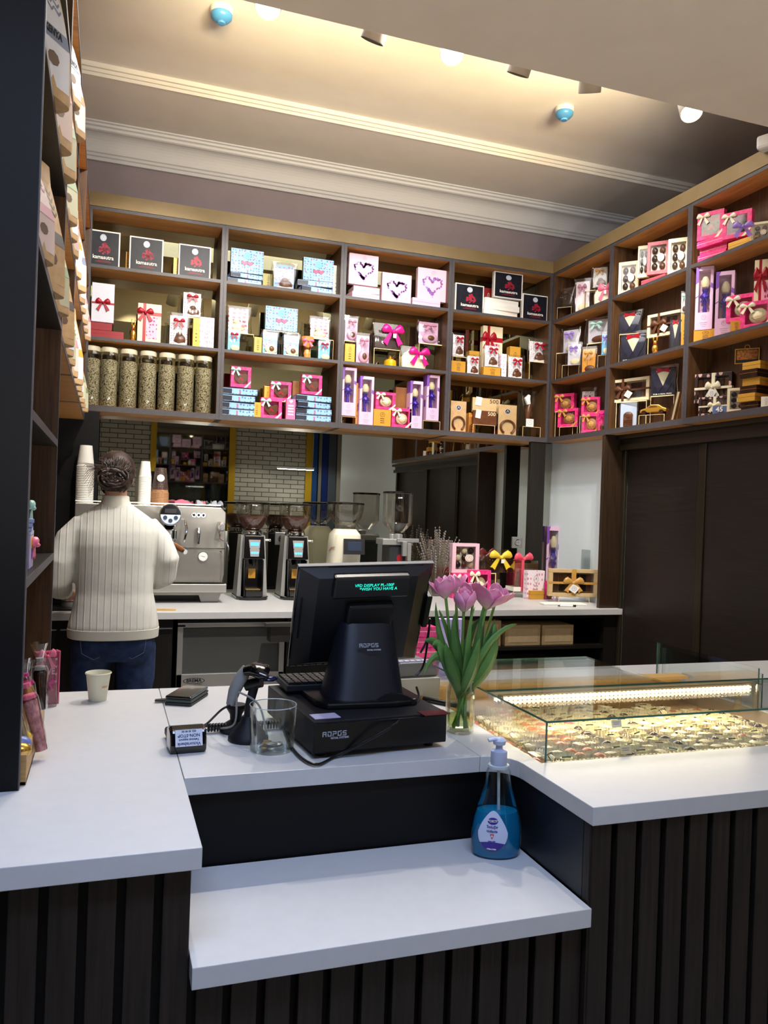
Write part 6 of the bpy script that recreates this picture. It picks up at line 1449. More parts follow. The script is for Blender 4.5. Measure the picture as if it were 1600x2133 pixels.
q = B().use(mat('case gold back', 'C8A468', .4, metal=.3)).box(.995, 1.945, 2.34, 2.345, .80, .93).box(.995, 1.945, 2.30, 2.36, .93, .94); q.build('rear_ledge', None, t)
q = B().use(mat('champagne profile', 'A8987C', .35, metal=.5)).box(1.006, 1.90, 1.955, 1.985, .978, .993); q.build('light_bar', None, t, bevel=.002)
lb = B().use(mat('led glow', 'FFF0D0', .5, emit='FFEBC4', es=13))
for k in range(62): lb.ball((1.02+k*.01405, 1.953, .9795), .0062, .004, .0062, 8, 5)
lb.box(1.012, 1.89, 1.9545, 1.957, .9765, .9825); lb.build('led_strip', None, t)
for x in (1.03, 1.86, 1.93): B().use(M_acryl).lathe([(.010, 0), (.010, .09)], 12, (x, 1.975, ZC)).build('glass_post', None, t, smooth=True)
for x in (1.02, 1.90): B().use(M_chrome).lathe([(.009, 0), (.009, .02)], 14, (x, 1.935, GZ-.025)).build('clamp', None, t, smooth=True)
B().use(mat('marble back', 'A89C88', .4)).box(.99, 1.945, 2.42, 2.4185+.02, .9005, .902).build('rear_sill', None, t)
area('case_light', (1.45, 1.945, .970), (1.45, 1.90, .80), .86, .012, 2.4, (1.0, .84, .60), 170)
area('case_light', (1.45, 1.965, .974), (1.45, 2.2, .86), .86, .012, 1.2, (1.0, .82, .55), 170)
tag(B().use(mottled('beech tray', 'B08A58', 'BC9866', 30, .5)).box(.991, 1.944, 1.661, 2.33, .84, .846).build('chocolate_tray', None, None), 'flat tray under the rows of chocolates in the display case', 'tray')
# chocolates in paper cups
M_pcup = mat('glassine cup', 'D8CCA8', .7)
def papercup(r=.019):
    q = B().use(M_pcup); n = 36; rg = []
    for z, rr in ((0, r*.8), (.016, r*1.06), (.027, r*1.16)): rg.append([((rr+(.0012 if j % 2 else -.0012)*(z > 0))*math.cos(2*PI*j/n), (rr+(.0012 if j % 2 else -.0012)*(z > 0))*math.sin(2*PI*j/n), z) for j in range(n)])
    q.loft(rg, (True, False)); return q
def praline(kind):
    t = thing('chocolate_praline', 'x', 'chocolate', (0, 0, 0)); papercup().build('paper_cup', None, t)
    q = B(); cols = dict(red=M_redc, milk=M_choc, dark=M_dchoc, white=M_wchoc, green=mat('pistachio chocolate', 'C4C47A', .4), cream=M_wchoc, pink=mat('ruby chocolate', 'B85A60', .25), amber=mat('caramel dome', 'A85A2C', .3))
    q.use(cols[kind])
    if kind in ('milk', 'green'): q.lathe([(.001, .004), (.0165, .005), (.017, .020), (.013, .024), (.001, .025)], 16)
    elif kind == 'dark': q.ball((0, 0, .017), .0175, .0125, .0125, 14, 8)
    elif kind == 'cream': q.ball((0, 0, .018), .0172, .0172, .0145, 14, 8)
    else: q.ball((0, 0, .017), .0172, .0172, .0125, 14, 8)
    q.build('chocolate_shell', None, t, smooth=True)
    q = B().use(M_dchoc if kind in ('cream', 'white', 'green', 'pink') else M_wchoc)
    if kind in ('cream', 'milk'):
        for k in range(4): q.tube([(-.012+.007*k, -.012, .024), (-.010+.006*k, 0, .0335 if kind == 'cream' else .0255), (-.008+.005*k, .012, .024)], .0012, 5)
    elif kind == 'white': q.ball((0, 0, .030), .0045, .003, .002, 8, 4)
    elif kind == 'green': q.tube([(-.01, .0, .0255), (.01, 0, .0255)], .0018, 5)
    elif kind == 'dark': q.tube([(-.006, -.006, .028), (.006, .006, .028)], .001, 5)
    if kind not in ('pink', 'amber', 'red'): q.build('topping', None, t, smooth=True)
    return t
KD = dict(pink='ruby dome praline', cream='drizzled white truffle', milk='striped milk praline', amber='caramel dome praline', dark='oval dark praline', green='pistachio praline', white='dotted white praline')
PK = {}
ordn = ('first', 'second', 'third', 'fourth', 'fifth', 'sixth', 'seventh', 'eighth', 'ninth', 'tenth', 'eleventh', 'twelfth', 'thirteenth', 'fourteenth', 'fifteenth', 'sixteenth', 'seventeenth', 'eighteenth', 'nineteenth', 'twentieth')
r = random.Random(12); seq = ['pink', 'cream', 'milk', 'amber', 'amber', 'milk', 'dark', 'green', 'milk', 'green', 'dark', 'white', 'milk', 'white', 'green', 'white', 'milk', 'green', 'dark', 'white']
NX, NY = 19, 12; DXX = .0465; DYY = .0485
for i in range(NX):
    for j in range(NY):
        if j > 9 and r.random() < .3+.25*(j-9) : continue
        if i > 15 and j > 8: continue
        x = 1.016+i*DXX; y = 1.690+j*DYY+(.4*DYY if i % 2 else 0)*.6
        kd = seq[i] if r.random() < .8 else r.choice(seq)
        if kd not in PK: PK[kd] = o_ = praline(kd); o_.location = (x, y, .8465)
        else: o_ = dup(PK[kd], (x, y, .8465), r.uniform(-.5, .5))
        sc_ = r.uniform(.98, 1.08); zs_ = 1.28+r.uniform(-.05, .12); o_.scale = (sc_*1.08, sc_*1.08, zs_)
        o_.rotation_euler = (r.uniform(-.18, .05), r.uniform(-.1, .1), r.uniform(-.6, .6))
        o_['label'] = '%s, %s column from the left, %s row from the front glass' % (KD[kd], ordn[i], ordn[j]); o_['group'] = 'chocolates in the display case'
for i, (px, py, Y_) in enumerate(((1285, 1512, 1.86), (1305, 1567, 1.69))):
    t = thing('price_card', ('small white price card among the middle rows of chocolates', 'small cream price card at the front edge of the chocolates')[i], 'price tag', tuple(ony(px, py, Y_)), 0)
    B().use(M_paper if i == 0 else M_cream).box(-.016, .016, 0, .001, -.004, .016).build('card', None, t, rot=(-.3, 0, 0)); B().use(M_emblem).box(-.011, .008, -.0006, 0, .004, .006).box(-.011, .011, -.0006, 0, .009, .011).build('print', None, t, rot=(-.3, 0, 0))

# ---------------------------------------------------------------- tulips
VX, VY = .906, 1.945
t = thing('vase_of_tulips', 'clear glass jar with a bunch of pink tulips beside the cash drawer', 'flowers', (VX, VY, ZC+.0005))
B().use(M_glass).lathe([(.030, 0), (.038, .004), (.039, .10), (.037, .118), (.0335, .127), (.034, .137), (.032, .137), (.0315, .127), (.035, .116), (.037, .10), (.036, .008), (.001, .008)], 40, cap=(True, False)).build('glass_jar', None, t, smooth=True)
B().use(mat('vase rim', 'C8D8C8', .1)).lathe([(.0335, .135), (.0345, .136), (.0335, .1375)], 40, cap=(False, False)).build('jar_rim', None, t, smooth=True)
B().use(clear('flower water', 'E4EAB8', .04, .02)).lathe([(.0355, .009), (.036, .045), (.001, .0452)], 32, cap=(False, False)).build('water', None, t, smooth=True)
def vp(px, py, Y): v = ony(px, py, Y); return Vector((v[0]-VX, v[1]-VY, v[2]-ZC))
# petals
M_pet = bpy.data.materials.new('tulip petal'); M_pet.use_nodes = True; MATS['tulip petal'] = M_pet
n, l, bs = nodes(M_pet); tc = n.new('ShaderNodeTexCoord'); sp = n.new('ShaderNodeSeparateXYZ'); l.new(tc.outputs['UV'], sp.inputs[0]); bs.inputs['Roughness'].default_value = .5
l.new(ramp(M_pet, sp.outputs['Y'], [(.0, 'E8E4B8'), (.22, 'E4B8C8'), (.55, 'DA86AE'), (1, 'E8A0C0')]), bs.inputs['Base Color'])
bs.inputs['Subsurface Weight'].default_value = .2; bs.inputs['Subsurface Radius'].default_value = (.01, .004, .008)
def petal(R_, H_, openn, a0, tilt, curl=0.):
    vs = []; fs = []; uv = []; N, Mv = 8, 12
    for i in range(Mv+1):
        u = i/Mv; rad = R_*(math.sin(min(1, u*1.5)*PI/2)*.95+.08)*(1+openn*u*u)-(R_*.25*max(0, u-.7)/.3 if openn < .2 else 0); w = 1.15*math.sin(PI*(.12+.80*u))**.8*(1 if u < .95 else .8)
        for j in range(N+1):
            v = (j/N-.5)*2; aa = a0+v*w*.85; rr = rad*(1+.06*v*v)+curl*R_*max(0, u-.75)*2; z = H_*u*(1-.10*v*v)+.0015*math.sin(9*v+5*u)
            vs.append((rr*math.cos(aa), rr*math.sin(aa), z)); uv.append((j/N, u))
    for i in range(Mv):
        for j in range(N): k = i*(N+1)+j; fs.append((k, k+1, k+N+2, k+N+1))
    return vs, fs, uv
def tulip(name, base, axis, R_, H_, openn, seed, lab=None):
    rr = random.Random(seed); V, Fs, U = [], [], []
    for k in range(6):
        vs, fs, uv = petal(R_*(1 if k % 2 else .82), H_*rr.uniform(.9, 1.03), openn*(1 if k % 2 else .5), k*PI/3+rr.uniform(-.15, .15)+seed, 0, rr.uniform(0, .5)*openn*2)
        o_ = len(V); V += vs; U += uv; Fs += [tuple(i+o_ for i in f) for f in fs]
    me = bpy.data.meshes.new(name); me.from_pydata(V, [], Fs); me.materials.append(M_pet)
    ul = me.uv_layers.new(name='uv')
    for lp in me.loops: ul.data[lp.index].uv = U[lp.vertex_index]
    for p_ in me.polygons: p_.use_smooth = True
    ob = bpy.data.objects.new(name, me); COL.objects.link(ob); ob.parent = t; ob.location = base
    ob.rotation_euler = Vector(axis).to_track_quat('Z', 'Y').to_euler()
    so = ob.modifiers.new('thickness', 'SOLIDIFY'); so.thickness = .0008
    return ob
heads = [((929, 1248), 1.93, .026, .060, .25, 1, (-.25, 0, 1)), ((966, 1276), 1.90, .027, .062, .12, 2, (.02, -.1, 1)), ((1012, 1270), 1.92, .034, .064, .55, 3, (.3, 0, 1)), ((985, 1255), 1.97, .026, .058, .3, 4, (.05, .1, 1)), ((1030, 1262), 1.99, .024, .055, .5, 5, (.5, .1, .9)), ((950, 1240), 1.985, .022, .055, .35, 6, (-.05, .1, 1))]
foot = [(-.022, 0, .01), (.0, -.01, .01), (.022, .005, .01), (-.01, .015, .01), (.015, -.012, .01), (-.018, .012, .01)]
for (pxy, Y_, R_, H_, op, sd, ax), ft in zip(heads, foot):
    hd = vp(pxy[0], pxy[1], Y_); tulip('tulip_head', hd, ax, R_, H_, op, sd)
    mid = Vector((hd[0]*.35, hd[1]*.3, .13)); f_2 = Vector((-ft[0]*.9, -ft[1], .012))
    pts = []
    for k in range(13):
        u = k/12; pts.append(f_2*(1-u)**2+mid*2*u*(1-u)*1.0+hd*u*u)
    B().use(M_stem).tube(pts, [.0045]*4+[.0038]*9, 10).build('stem', None, t, smooth=True)
def leaf(pts, w, tw=0., m_=M_green, droop=0):
    w = w*1.35
    P_ = [Vector(p_) for p_ in pts]; out = []; n_ = 16
    def bez(u):
        Q = P_[:]
        while len(Q) > 1: Q = [Q[i].lerp(Q[i+1], u) for i in range(len(Q)-1)]
        return Q[0]
    vs = []; fs = []
    for i in range(n_+1):
        u = i/n_; c = bez(u); tg = (bez(min(1, u+.02))-bez(max(0, u-.02))).normalized()
        sd = tg.cross(Vector((math.sin(tw+u*.6), -math.cos(tw+u*.6), 0))).normalized(); nn = tg.cross(sd)
        ww = w*(math.sin(PI*min(1, u*.86+.10))**.8)*(1 if u < .98 else .1)
        for j in (-1, -.5, 0, .5, 1): vs.append(c+sd*ww*j*.5+nn*ww*.22*abs(j))
    for i in range(n_):
        for j in range(4): k = i*5+j; fs.append((k, k+1, k+6, k+5))
    q = B().use(m_).add(vs, fs); o_ = q.build('leaf', None, t, smooth=True); s_ = o_.modifiers.new('thickness', 'SOLIDIFY'); s_.thickness = .0007; return o_
LF = [((960, 1420), (925, 1370), (915, 1320), (908, 1255), .020, 1.90), ((955, 1415), (920, 1380), (930, 1320), (900, 1345), .026, 1.88),
      ((950, 1400), (925, 1350), (915, 1330), (884, 1335), .024, 1.90), ((940, 1370), (915, 1345), (900, 1370), (882, 1408), .018, 1.88),
      ((985, 1420), (1015, 1380), (1028, 1330), (1032, 1290), .034, 1.93), ((990, 1425), (1040, 1390), (1040, 1330), (1030, 1300), .030, 1.91),
      ((985, 1410), (1000, 1370), (1005, 1310), (1012, 1250), .026, 1.92), ((975, 1420), (985, 1370), (975, 1310), (990, 1265), .022, 1.88),
      ((965, 1420), (958, 1370), (945, 1310), (950, 1275), .026, 1.90), ((995, 1390), (1015, 1340), (1040, 1310), (1078, 1300), .016, 1.90),
      ((965, 1430), (950, 1390), (935, 1360), (930, 1340), .034, 1.87), ((978, 1430), (990, 1400), (1000, 1360), (1000, 1330), .030, 1.87),
      ((970, 1410), (965, 1350), (990, 1300), (1000, 1290), .020, 1.95), ((955, 1400), (950, 1340), (925, 1290), (915, 1270), .016, 1.95), ((990, 1420), (1020, 1400), (1033, 1360), (1030, 1330), .028, 1.96)]
for k, (a, b1, c1, d1, w_, Y_) in enumerate(LF):
    leaf([(0, .0, .09), vp(a[0], a[1], (Y_+VY)/2)*Vector((.6, .6, 1)) if False else vp(a[0], a[1]-4, Y_), vp(*b1, Y_), vp(*c1, Y_), vp(*d1, Y_)], w_, .2*math.sin(k*2), (M_green, mottled('leaf light', '4C7836', '68944A', 12, .4))[k % 2])

# ---------------------------------------------------------------- sanitiser bottle
t = thing('sanitizer_bottle', 'clear pump bottle half full of blue sanitiser on the low shelf', 'bottle', (.872, 1.652, .7005), -.30)
prof = [(0, .052), (.004, .055), (.03, .058), (.06, .058), (.085, .054), (.115, .045), (.15, .034), (.175, .029), (.19, .028), (.20, .024), (.206, .018)]
def ringb(z, rx): return [(rx*math.cos(a), rx*.66*math.sin(a), z) for a in [2*PI*k/40 for k in range(40)]]
B().use(M_glass).loft([ringb(z, rx) for z, rx in prof], (True, True)).build('bottle_body', None, t, smooth=True)
M_liq = liquid('blue liquid', '1292C8', '50BCE4', .3)
lv = .102
pl_ = [(z, rx-.0025) for z, rx in prof if z < lv]+[(lv, .046)]
B().use(M_liq).loft([ringb(max(z, .003), rx) for z, rx in pl_], (True, True)).build('blue_liquid', None, t, smooth=True)
q = B().use(mat('pump white', 'B8C0D8', .35)); q.lathe([(.018, .206), (.019, .208), (.019, .238), (.012, .240), (.008, .242), (.008, .252), (.014, .253), (.016, .262), (.010, .268), (.001, .270)], 24); q.tube([(0, 0, .262), (-.012, -.002, .266), (-.026, -.004, .262)], [(.012, .006), (.010, .005), (.006, .004)], 12)
q.build('pump_head', None, t, smooth=True)
B().use(mat('dip tube', 'B8C8D0', .3)).tube([(0, 0, .206), (.002, .0, .15), (.006, .0, .03)], .0035, 10).build('dip_tube', None, t, smooth=True)
B().use(mat('clear collar', 'B8C4C8', .2)).lathe([(.024, .200), (.024, .206), (.019, .207)], 24).build('collar', None, t, smooth=True)
# label: curved on the front left
lb_ = B(); n_ = 18
def lab_pt(a, z, off=.0015):
    for (z0, r0), (z1, r1) in zip(prof, prof[1:]):
        if z0 <= z <= z1: rx = r0+(r1-r0)*(z-z0)/(z1-z0); break
    return ((rx+off)*math.cos(a), (rx*.66+off)*math.sin(a), z)
AC = -PI/2-.28
def patch(q, pts2, m_, off):
    """polygon (angle offset, z) fan on the bottle surface"""
    q.use(m_); ca = sum(p_[0] for p_ in pts2)/len(pts2); cz_ = sum(p_[1] for p_ in pts2)/len(pts2); rings = 5; vs = [lab_pt(AC+ca, cz_, off)]
    for k in range(1, rings+1):
        f = k/rings; vs += [lab_pt(AC+ca+(a-ca)*f, cz_+(z-cz_)*f, off) for a, z in pts2]
    m2 = len(pts2); fs = [(0, 1+i, 1+(i+1) % m2) for i in range(m2)]
    for k in range(rings-1):
        for i in range(m2): fs.append((1+k*m2+i, 1+(k+1)*m2+i, 1+(k+1)*m2+(i+1) % m2, 1+k*m2+(i+1) % m2))
    q.add(vs, fs)
drop = [(.62*math.sin(th)*(1 if math.cos(th) < 0 else (1-.35*math.cos(th))), .062-.046*math.cos(th+PI)*(1.05 if math.cos(th+PI) < 0 else .9)) for th in [2*PI*k/28 for k in range(28)]]
q = B(); patch(q, [(a*1.0, z) for a, z in drop], mat('label white', 'C8D0E8', .4), .0014)
patch(q, [(a*.97, min(z, .036+.006*math.cos(a*2.4))) for a, z in drop if True], mat('label violet', '3A2A8C', .4), .0018)
patch(q, [(.22*math.cos(th), .088+.0075*math.sin(th)) for th in [2*PI*k/20 for k in range(20)]], mat('label violet'), .0019)
q.build('label', None, t, smooth=True)
tp = Vector(lab_pt(AC, .07, .003)); nrm = Vector((math.cos(AC), math.sin(AC)/.66, 0)).normalized(); rz_ = math.atan2(nrm.x, -nrm.y)
def ltext(s_, size, m_, z, off=.0028, tilt=.05):
    c = lab_pt(AC, z, off); o_ = text(s_, size, m_, t, c, (PI/2-tilt, 0, rz_), ext=.0001, bold=.0002)
    for v in o_.data.vertices:   # wrap around the bottle
        v.co.z -= (v.co.x**2)*16
    return o_
vio = mat('label ink', '2A2A80', .4)
ltext('FORTE', .0075, M_paper, .088); ltext('Soluție', .0095, vio, .0755); ltext('Dezinfectantă', .0085, vio, .066); ltext('pentru mâini', .0032, vio, .044); ltext('ANTIBACTERIAN', .0040, M_paper, .026)
q = B().use(mat('cross red', 'C82030', .4)); c = Vector(lab_pt(AC, .054, .0024)); q.prism([(-.004, .003), (0, -.006), (.004, .003), (.004, .006), (-.004, .006)], 0, .0004); q.use(M_paper).box(-.0008, .0008, -.0004, 0, -.0015, .0045).box(-.0026, .0026, -.0004, 0, .0008, .0024)
o_ = q.build('shield_mark', None, t, rot=(0, 0, rz_)); o_.location = c

# ---------------------------------------------------------------- sweets tray at the left
t = thing('sweets_tray', 'shallow wooden tray of wrapped sweets at the foot of the tall cabinet', 'tray', (-.447, 1.762, ZC+.0005))
q = B().use(M_wood_t); q.box(0, .31, 0, .012, 0, .062).box(0, .012, .012, .50, 0, .062).box(.298, .31, .012, .50, 0, .062).box(0, .31, .49, .502, 0, .062).box(0, .31, 0, .5, 0, .008)
q.build('tray_body', None, t, bevel=.001)
def lolly(loc, L_, tilt, rz, c1, c2, lab):
    t = thing('wrapped_sweet', lab, 'sweet', loc, rz)
    q = B().use(c1).tube([(0, 0, 0), (0, 0, L_*.55), (0, 0, L_*.6)], [.013, .016, .010], 10); q.build('sweet_body', None, t, smooth=True, rot=(0, tilt, 0))
    q = B().use(M_cello).tube([(0, 0, 0), (0, 0, L_*.6), (0, 0, L_*.75), (0, 0, L_)], [.016, .02, .008, .022], 10, (False, False)); q.build('wrapper', None, t, smooth=True, rot=(0, tilt, 0))
    q = B().use(c2).tube([(0, 0, L_*.72), (0, 0, L_*.77)], .010, 8).tube([(0, 0, L_*.60), (0, 0, L_*.64)], .017, 10); q.build('tie', None, t, smooth=True, rot=(0, tilt, 0))
lolly((-.120, 1.93, ZC+.022), .20, -.24, 0, mottled('sweet pink brown', '8A5050', 'D09090', 60, .3), M_pinkr, 'pink wrapped sweet stick hanging over the tray side')
lolly((-.142, 1.98, ZC+.07), .15, -.20, .0, M_goldf, M_magr, 'gold tipped wrapped stick leaning in the sweets tray')
lolly((-.135, 2.09, ZC+.075), .16, -.05, .1, M_dchoc, mat('grey wrap', '9A948C', .5), 'dark chocolate stick in clear wrap standing at the back of the tray')
lolly((-.150, 1.87, ZC+.04), .17, -.30, 0, mottled('nut bar', 'A8926C', '6A543C', 60, .5), M_paper, 'nutty stick in clear wrap half hidden by the black panel')
for k in range(3): tag(B().use((M_goldf, mat('sweet blue wrap', '6A7CB8', .3), M_yelr)[k]).ball((0, 0, .016), .022, .018, .016, 10, 6).build('sweet', None, None, smooth=True, loc=(-.152-.004*k, 1.80+.05*k, ZC+.045)), ('gold wrapped sweet at the front of the wooden tray', 'blue wrapped sweet in the wooden tray', 'yellow wrapped sweet in the wooden tray')[k], 'sweet')
tag(B().use(mat('white pack', 'C8C8C4', .4)).box(-.10, .0, 0, .20, 0, .035).build('white_pack', None, None, loc=(-.150, 1.79, ZC+.0092), bevel=.006), 'white pack lying at the bottom of the wooden tray', 'pack')
t = thing('greeting_bag', 'tall crimson card bag with pale hearts standing behind the sweets tray', 'bag', (-.146, 2.44, ZC+.0005), .35); GB = t
q = B().use(mottled('crimson card', '8E2444', '9A2C4C', 10, .5)).box(-.045, .06, 0, .05, 0, .175); q.use(M_pinkr).box(.055, .06, -.001, .05, 0, .176); q.build('bag_body', None, t, bevel=.001)
text('LOVE', .030, mat('pale pink print', 'D898A8', .5), t, (.0, -.001, .11), bold=.001)
q = B().use(mat('pale pink print'))
for k in range(4): q.heart((.042, .075+.025*k), .005, -.001, 0, 12)
q.build('heart_print', None, t); B().use(M_magr).bow((.01, -.004, .07), .05, .008).build('bow', None, t, smooth=True); B().use(M_pinkr).bow((0, -.006, .16), .08, .01).build('top_bow', None, t, smooth=True)
B().use(M_cello).loft(bagshape(.12, .16, .05)).build('clear_wrap', None, t, smooth=True).location = (-.02, -.06, 0)
GB.scale = (.62, .62, .85)
# ================================================================ BARISTA (seen from behind)
PX, PY = .05, 4.12
def sring(cx_, cy_, z, rx, ry, n=28, e=.85, rot=0.):
    out = []
    for k in range(n):
        a = 2*PI*k/n; c, s = math.cos(a), math.sin(a)
        x = rx*(abs(c)**e)*(1 if c > 0 else -1); y = ry*(abs(s)**e)*(1 if s > 0 else -1)
        out.append((cx_+x*math.cos(rot)-y*math.sin(rot), cy_+x*math.sin(rot)+y*math.cos(rot), z))
    return out
def limb(q, pts, rad, seg=16): q.tube(pts, rad, seg)
def remesh(o, vox, sm=6):
    r_m = o.modifiers.new('union', 'REMESH'); r_m.mode = 'VOXEL'; r_m.voxel_size = vox; r_m.use_smooth_shade = True
    s_m = o.modifiers.new('smooth', 'SMOOTH'); s_m.factor = .6; s_m.iterations = sm
P = thing('person', 'person in cream ribbed sweater and blue jeans standing with back turned at the espresso machine', 'person', (PX, PY, 0))
# ---- body: one continuous surface
q = B().use(M_skin)
q.loft([sring(0, .0, .80, .11, .08), sring(0, 0, .95, .13, .09), sring(-.005, .0, 1.10, .125, .09), sring(-.01, .01, 1.30, .15, .10), sring(-.01, .02, 1.38, .11, .08), sring(-.01, .03, 1.44, .06, .055), sring(-.01, .045, 1.50, .052, .052), sring(-.012, .065, 1.57, .052, .055)])
q.ball((-.012, .085, 1.625), .075, .092, .108, 20, 14)            # cranium
q.ball((-.012, .15, 1.575), .05, .045, .065, 14, 10)              # face / jaw, turned away and down
q.ball((-.012, .195, 1.59), .012, .018, .022, 8, 6)               # nose
q.ball((-.012, .178, 1.548), .022, .012, .007, 8, 5)              # lips
for sg in (-1, 1):
    q.ball((-.012+sg*.024, .172, 1.61), .013, .008, .008, 8, 6)    # brow/eyes
    q.ball((-.012+sg*.076, .10, 1.60), .010, .022, .034, 10, 8)    # ears
    limb(q, [(sg*.085, 0, .86), (sg*.09, .0, .62), (sg*.09, -.005, .45), (sg*.09, -.02, .30), (sg*.09, -.01, .09)], [.066, .062, .050, .048, .035])
    q.ball((sg*.09, .05, .05), .042, .115, .04, 12, 8)
# arms: shoulder, elbow, wrist
SL = [(-.14, .02, 1.325), (-.255, -.01, 1.13), (-.235, .20, 1.02)]
SR = [(.125, .03, 1.325), (.225, .02, 1.14), (.16, .26, 1.07)]
for S in (SL, SR):
    limb(q, S[:1]+[tuple(Vector(S[0]).lerp(Vector(S[1]), .5)), S[1], tuple(Vector(S[1]).lerp(Vector(S[2]), .5)), S[2]], [.05, .045, .04, .036, .026])
    q.ball(S[0], .048, .048, .048, 12, 8)
    # hand: palm, four fingers, thumb
    w = Vector(S[2]); dr = (w-Vector(S[1])).normalized(); dr.z = -.15; dr.normalize(); sd = dr.cross(Vector((0, 0, 1))).normalized(); sgn = 1 if S is SL else -1
    pc = w+dr*.045; q.tube([w, w+dr*.03, w+dr*.085], [(.026, .018), (.040, .017), (.040, .014)], 12)
    for k, L_ in enumerate((.068, .078, .072, .055)):
        b0 = w+dr*.08+sd*sgn*(.030-.020*k); q.tube([b0, b0+dr*L_*.45, b0+dr*L_*.75-Vector((0, 0, L_*.25)), b0+dr*L_*.85-Vector((0, 0, L_*.55))], [.0095, .009, .0085, .007], 8)
    b0 = w+dr*.03+sd*sgn*.03; q.tube([b0, b0+sd*sgn*.022+dr*.02, b0+sd*sgn*.030+dr*.045-Vector((0, 0, .012)), b0+sd*sgn*.028+dr*.062-Vector((0, 0, .02))], [.013, .011, .010, .008], 8)
o = q.build('body', None, P, smooth=True); remesh(o, .0055, 3)
# ---- jeans
M_jean = mottled('blue denim', '1C2C4C', '2A3E66', 25, .85, .25)
q = B().use(M_jean)
q.loft([sring(.0, .0, .99, .150, .105), sring(.0, -.005, .93, .168, .118), sring(.005, -.012, .86, .186, .135), sring(.005, -.012, .79, .192, .138), sring(.005, -.005, .72, .188, .125)])
for sg in (-1, 1):
    q.ball((sg*.088+.005, -.055, .80), .098, .088, .115, 18, 12)
    limb(q, [(sg*.10+.005, -.005, .78), (sg*.105+.005, 0, .62), (sg*.10, -.0, .45), (sg*.095, -.015, .28), (sg*.092, -.01, .10)], [.098, .092, .070, .064, .056])
o = q.build('jeans', None, P, smooth=True); remesh(o, .008, 6)
M_st = mat('denim stitch', '6A7896', .8)
def jy(x, z):  # approx surface of the seat
    sg = -1 if x < 0 else 1; dx = (x-sg*.088-.005)/.098; dz = (z-.80)/.115; k = max(0, 1-dx*dx-dz*dz); return -.055-.088*math.sqrt(k)-.0015
for sg in (-1, 1):
    pts = [(sg*.025, .845), (sg*.030, .765), (sg*.085, .735), (sg*.140, .765), (sg*.150, .845)]
    q = B().use(M_st)
    for (a, za), (c, zc) in zip(pts, pts[1:]):
        for k in range(6):
            u, v = k/6, (k+1)/6; p0, p1 = (a+(c-a)*u, za+(zc-za)*u), (a+(c-a)*v, za+(zc-za)*v)
            q.tube([(p0[0], jy(*p0), p0[1]), (p1[0], jy(*p1), p1[1])], .0013, 5)
    q.build('back_pocket', None, P)
q = B().use(M_st).tube([(.005, -.118, .90), (.005, -.118, .84), (.005, -.10, .78), (.005, -.07, .73)], .0016, 5); q.build('back_seam', None, P)
# ---- sweater
M_sw = mat('cream ribbed knit', 'DEDCD2', .9); n, l, bs = nodes(M_sw)
wv = n.new('ShaderNodeTexWave'); wv.wave_type = 'BANDS'; wv.bands_direction = 'X'; wv.inputs['Scale'].default_value = 10.5; wv.inputs['Distortion'].default_value = .25; wv.inputs['Detail'].default_value = 1
l.new(coords(M_sw), wv.inputs['Vector']); rp = n.new('ShaderNodeValToRGB'); rp.color_ramp.elements[0].position = .80; rp.color_ramp.elements[1].position = .98; l.new(wv.outputs['Fac'], rp.inputs[0])
nz = n.new('ShaderNodeTexNoise'); nz.inputs['Scale'].default_value = 9; l.new(coords(M_sw, 'Object', (1, 1, 1.3)), nz.inputs['Vector'])
ad = n.new('ShaderNodeMath'); ad.operation = 'MULTIPLY_ADD'; ad.inputs[1].default_value = 2.2; l.new(nz.outputs['Fac'], ad.inputs[0]); l.new(rp.outputs[0], ad.inputs[2]); bump(M_sw, ad.outputs[0], .55, .004)
q = B().use(M_sw)
q.loft([sring(.0, -.015, .85, .208, .150), sring(.0, -.018, .88, .212, .152), sring(.002, -.012, .95, .198, .145), sring(.0, -.005, 1.04, .180, .132), sring(-.005, .0, 1.16, .182, .128), sring(-.01, .005, 1.27, .196, .128), sring(-.01, .015, 1.34, .200, .118), sring(-.01, .028, 1.405, .168, .095), sring(-.01, .038, 1.445, .112, .078), sring(-.01, .045, 1.475, .068, .066)])
limb(q, [(-.145, .02, 1.365), (-.210, .01, 1.29), (-.255, -.015, 1.18), (-.266, -.01, 1.10), (-.255, .07, 1.055), (-.235, .19, 1.02)], [.066, .072, .070, .068, .060, .040])
limb(q, [(.130, .03, 1.365), (.195, .025, 1.29), (.238, .015, 1.20), (.232, .04, 1.12), (.20, .14, 1.09), (.165, .245, 1.072)], [.066, .070, .066, .062, .054, .038])
o = q.build('sweater', None, P, smooth=True); remesh(o, .0075, 7)
q = B().use(mat('cream rib band', 'E0DCCE', .9)).loft([sring(.0, -.016, .826, .204, .146), sring(.0, -.016, .830, .211, .153), sring(.0, -.017, .872, .213, .154), sring(.0, -.017, .876, .20, .145)], (False, False)); q.build('waistband', None, P, smooth=True)
q = B().use(mat('cream rib band')).loft([sring(-.01, .04, 1.452, .086, .076), sring(-.01, .042, 1.47, .073, .070), sring(-.01, .047, 1.49, .064, .062), sring(-.01, .052, 1.508, .063, .061), sring(-.01, .052, 1.511, .056, .056), sring(-.01, .047, 1.50, .057, .057)], (False, False)); q.build('turtleneck', None, P, smooth=True)
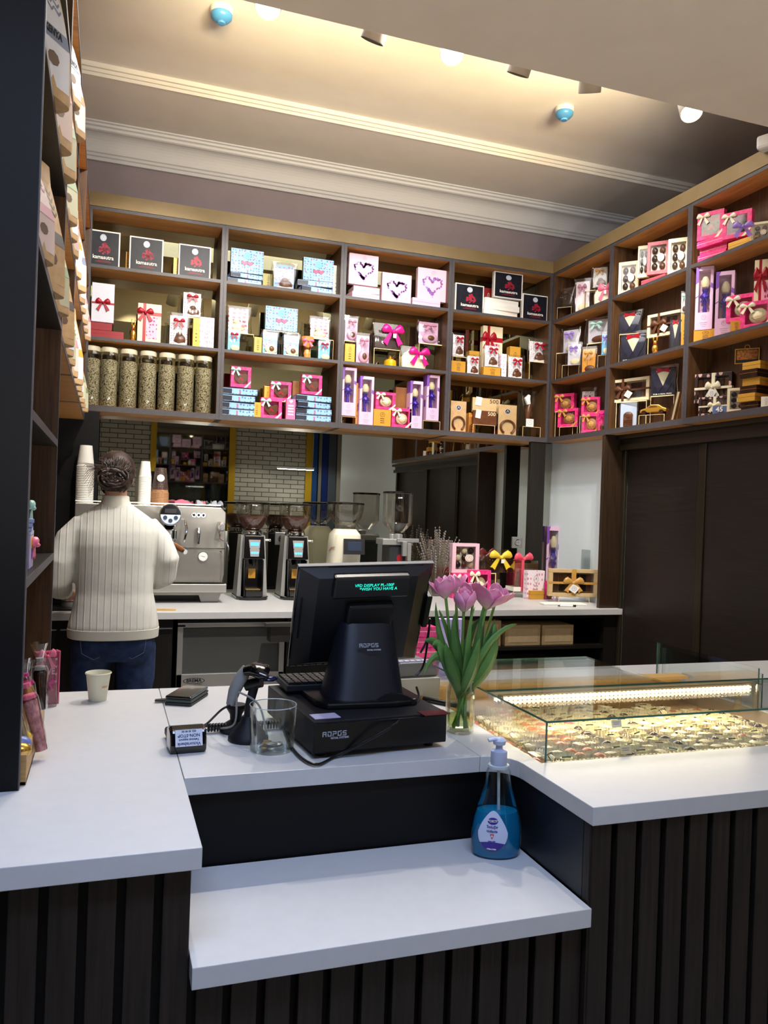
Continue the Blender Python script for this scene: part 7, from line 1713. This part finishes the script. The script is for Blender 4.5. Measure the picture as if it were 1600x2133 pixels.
# ---- hair
M_hair = mottled('brown hair', '1E1613', '4E3C32', 30, .45, .5, dist=.004); n, l, bs = nodes(M_hair)
q = B().use(M_hair)
q.ball((-.012, .078, 1.638), .092, .104, .098, 24, 16); q.ball((-.016, .03, 1.595), .086, .066, .074, 18, 12)
o = q.build('hair', None, P, smooth=True); remesh(o, .006, 3)
r = random.Random(21); q = B().use(M_hair); q.ball((-.030, -.055, 1.594), .060, .034, .042, 18, 10)
for k in range(110):   # strands combed to the bun
    a = r.uniform(-1.45, 1.45); st0 = Vector((-.012+.09*math.sin(a), .06-.0*math.cos(a), 1.64+.094*math.cos(a)*r.uniform(.55, 1.04))); e = Vector((-.03+r.uniform(-.02, .02), -.055, 1.60+r.uniform(-.015, .015)))
    m_ = st0.lerp(e, .5); c_ = Vector((-.012, .06, 1.63)); m_ = c_+(m_-c_).normalized()*.103
    q.tube([st0, m_, e], [.002, .0028, .002], 5)
for k in range(70):    # bun of twisted locks
    a0 = r.random()*6.28; ph = r.uniform(-.6, .6); rr = r.uniform(.008, .054); c = Vector((-.030, -.066, 1.595)); pts = []
    for j in range(7):
        a = a0+j*.45; pts.append(c+Vector((rr*1.35*math.cos(a), -.006-.016*math.sin(ph*2+j)-.01*(1-abs(ph)), rr*.85*math.sin(a)+ph*.02)))
    q.tube(pts, [.002, .005, .006, .006, .006, .005, .002], 6)
for k in range(22):    # nape hair and loose ends
    x = -.075+.006*k; q.tube([(x, .0-.02*math.cos(x*12), 1.57), (x*.8, -.02, 1.545+.01*r.random()), (x*.7-.01, -.015, 1.525+.015*r.random())], [.004, .004, .0015], 5)
for k in range(14):
    q.tube([(-.06, -.05, 1.60+.004*k), (-.105-.004*k, -.062, 1.60+.006*k-.02), (-.135-.005*k*r.random(), -.06, 1.50+.012*k)], [.0022, .0016, .0006], 5)
for k in range(14):
    a = r.uniform(.2, 2.6); q.tube([(-.035, -.07, 1.60), (-.035+.07*math.cos(a), -.085, 1.60+.07*math.sin(a)), (-.035+.11*math.cos(a+.3), -.075, 1.60+.10*math.sin(a+.3))], [.002, .0014, .0004], 4)
q.build('hair_bun', None, P, smooth=True)
for sg in (-1, 1): B().use(M_blackm).ball((sg*.09, .05, .045), .05, .135, .045, 14, 8).build('shoe', None, P, smooth=True)
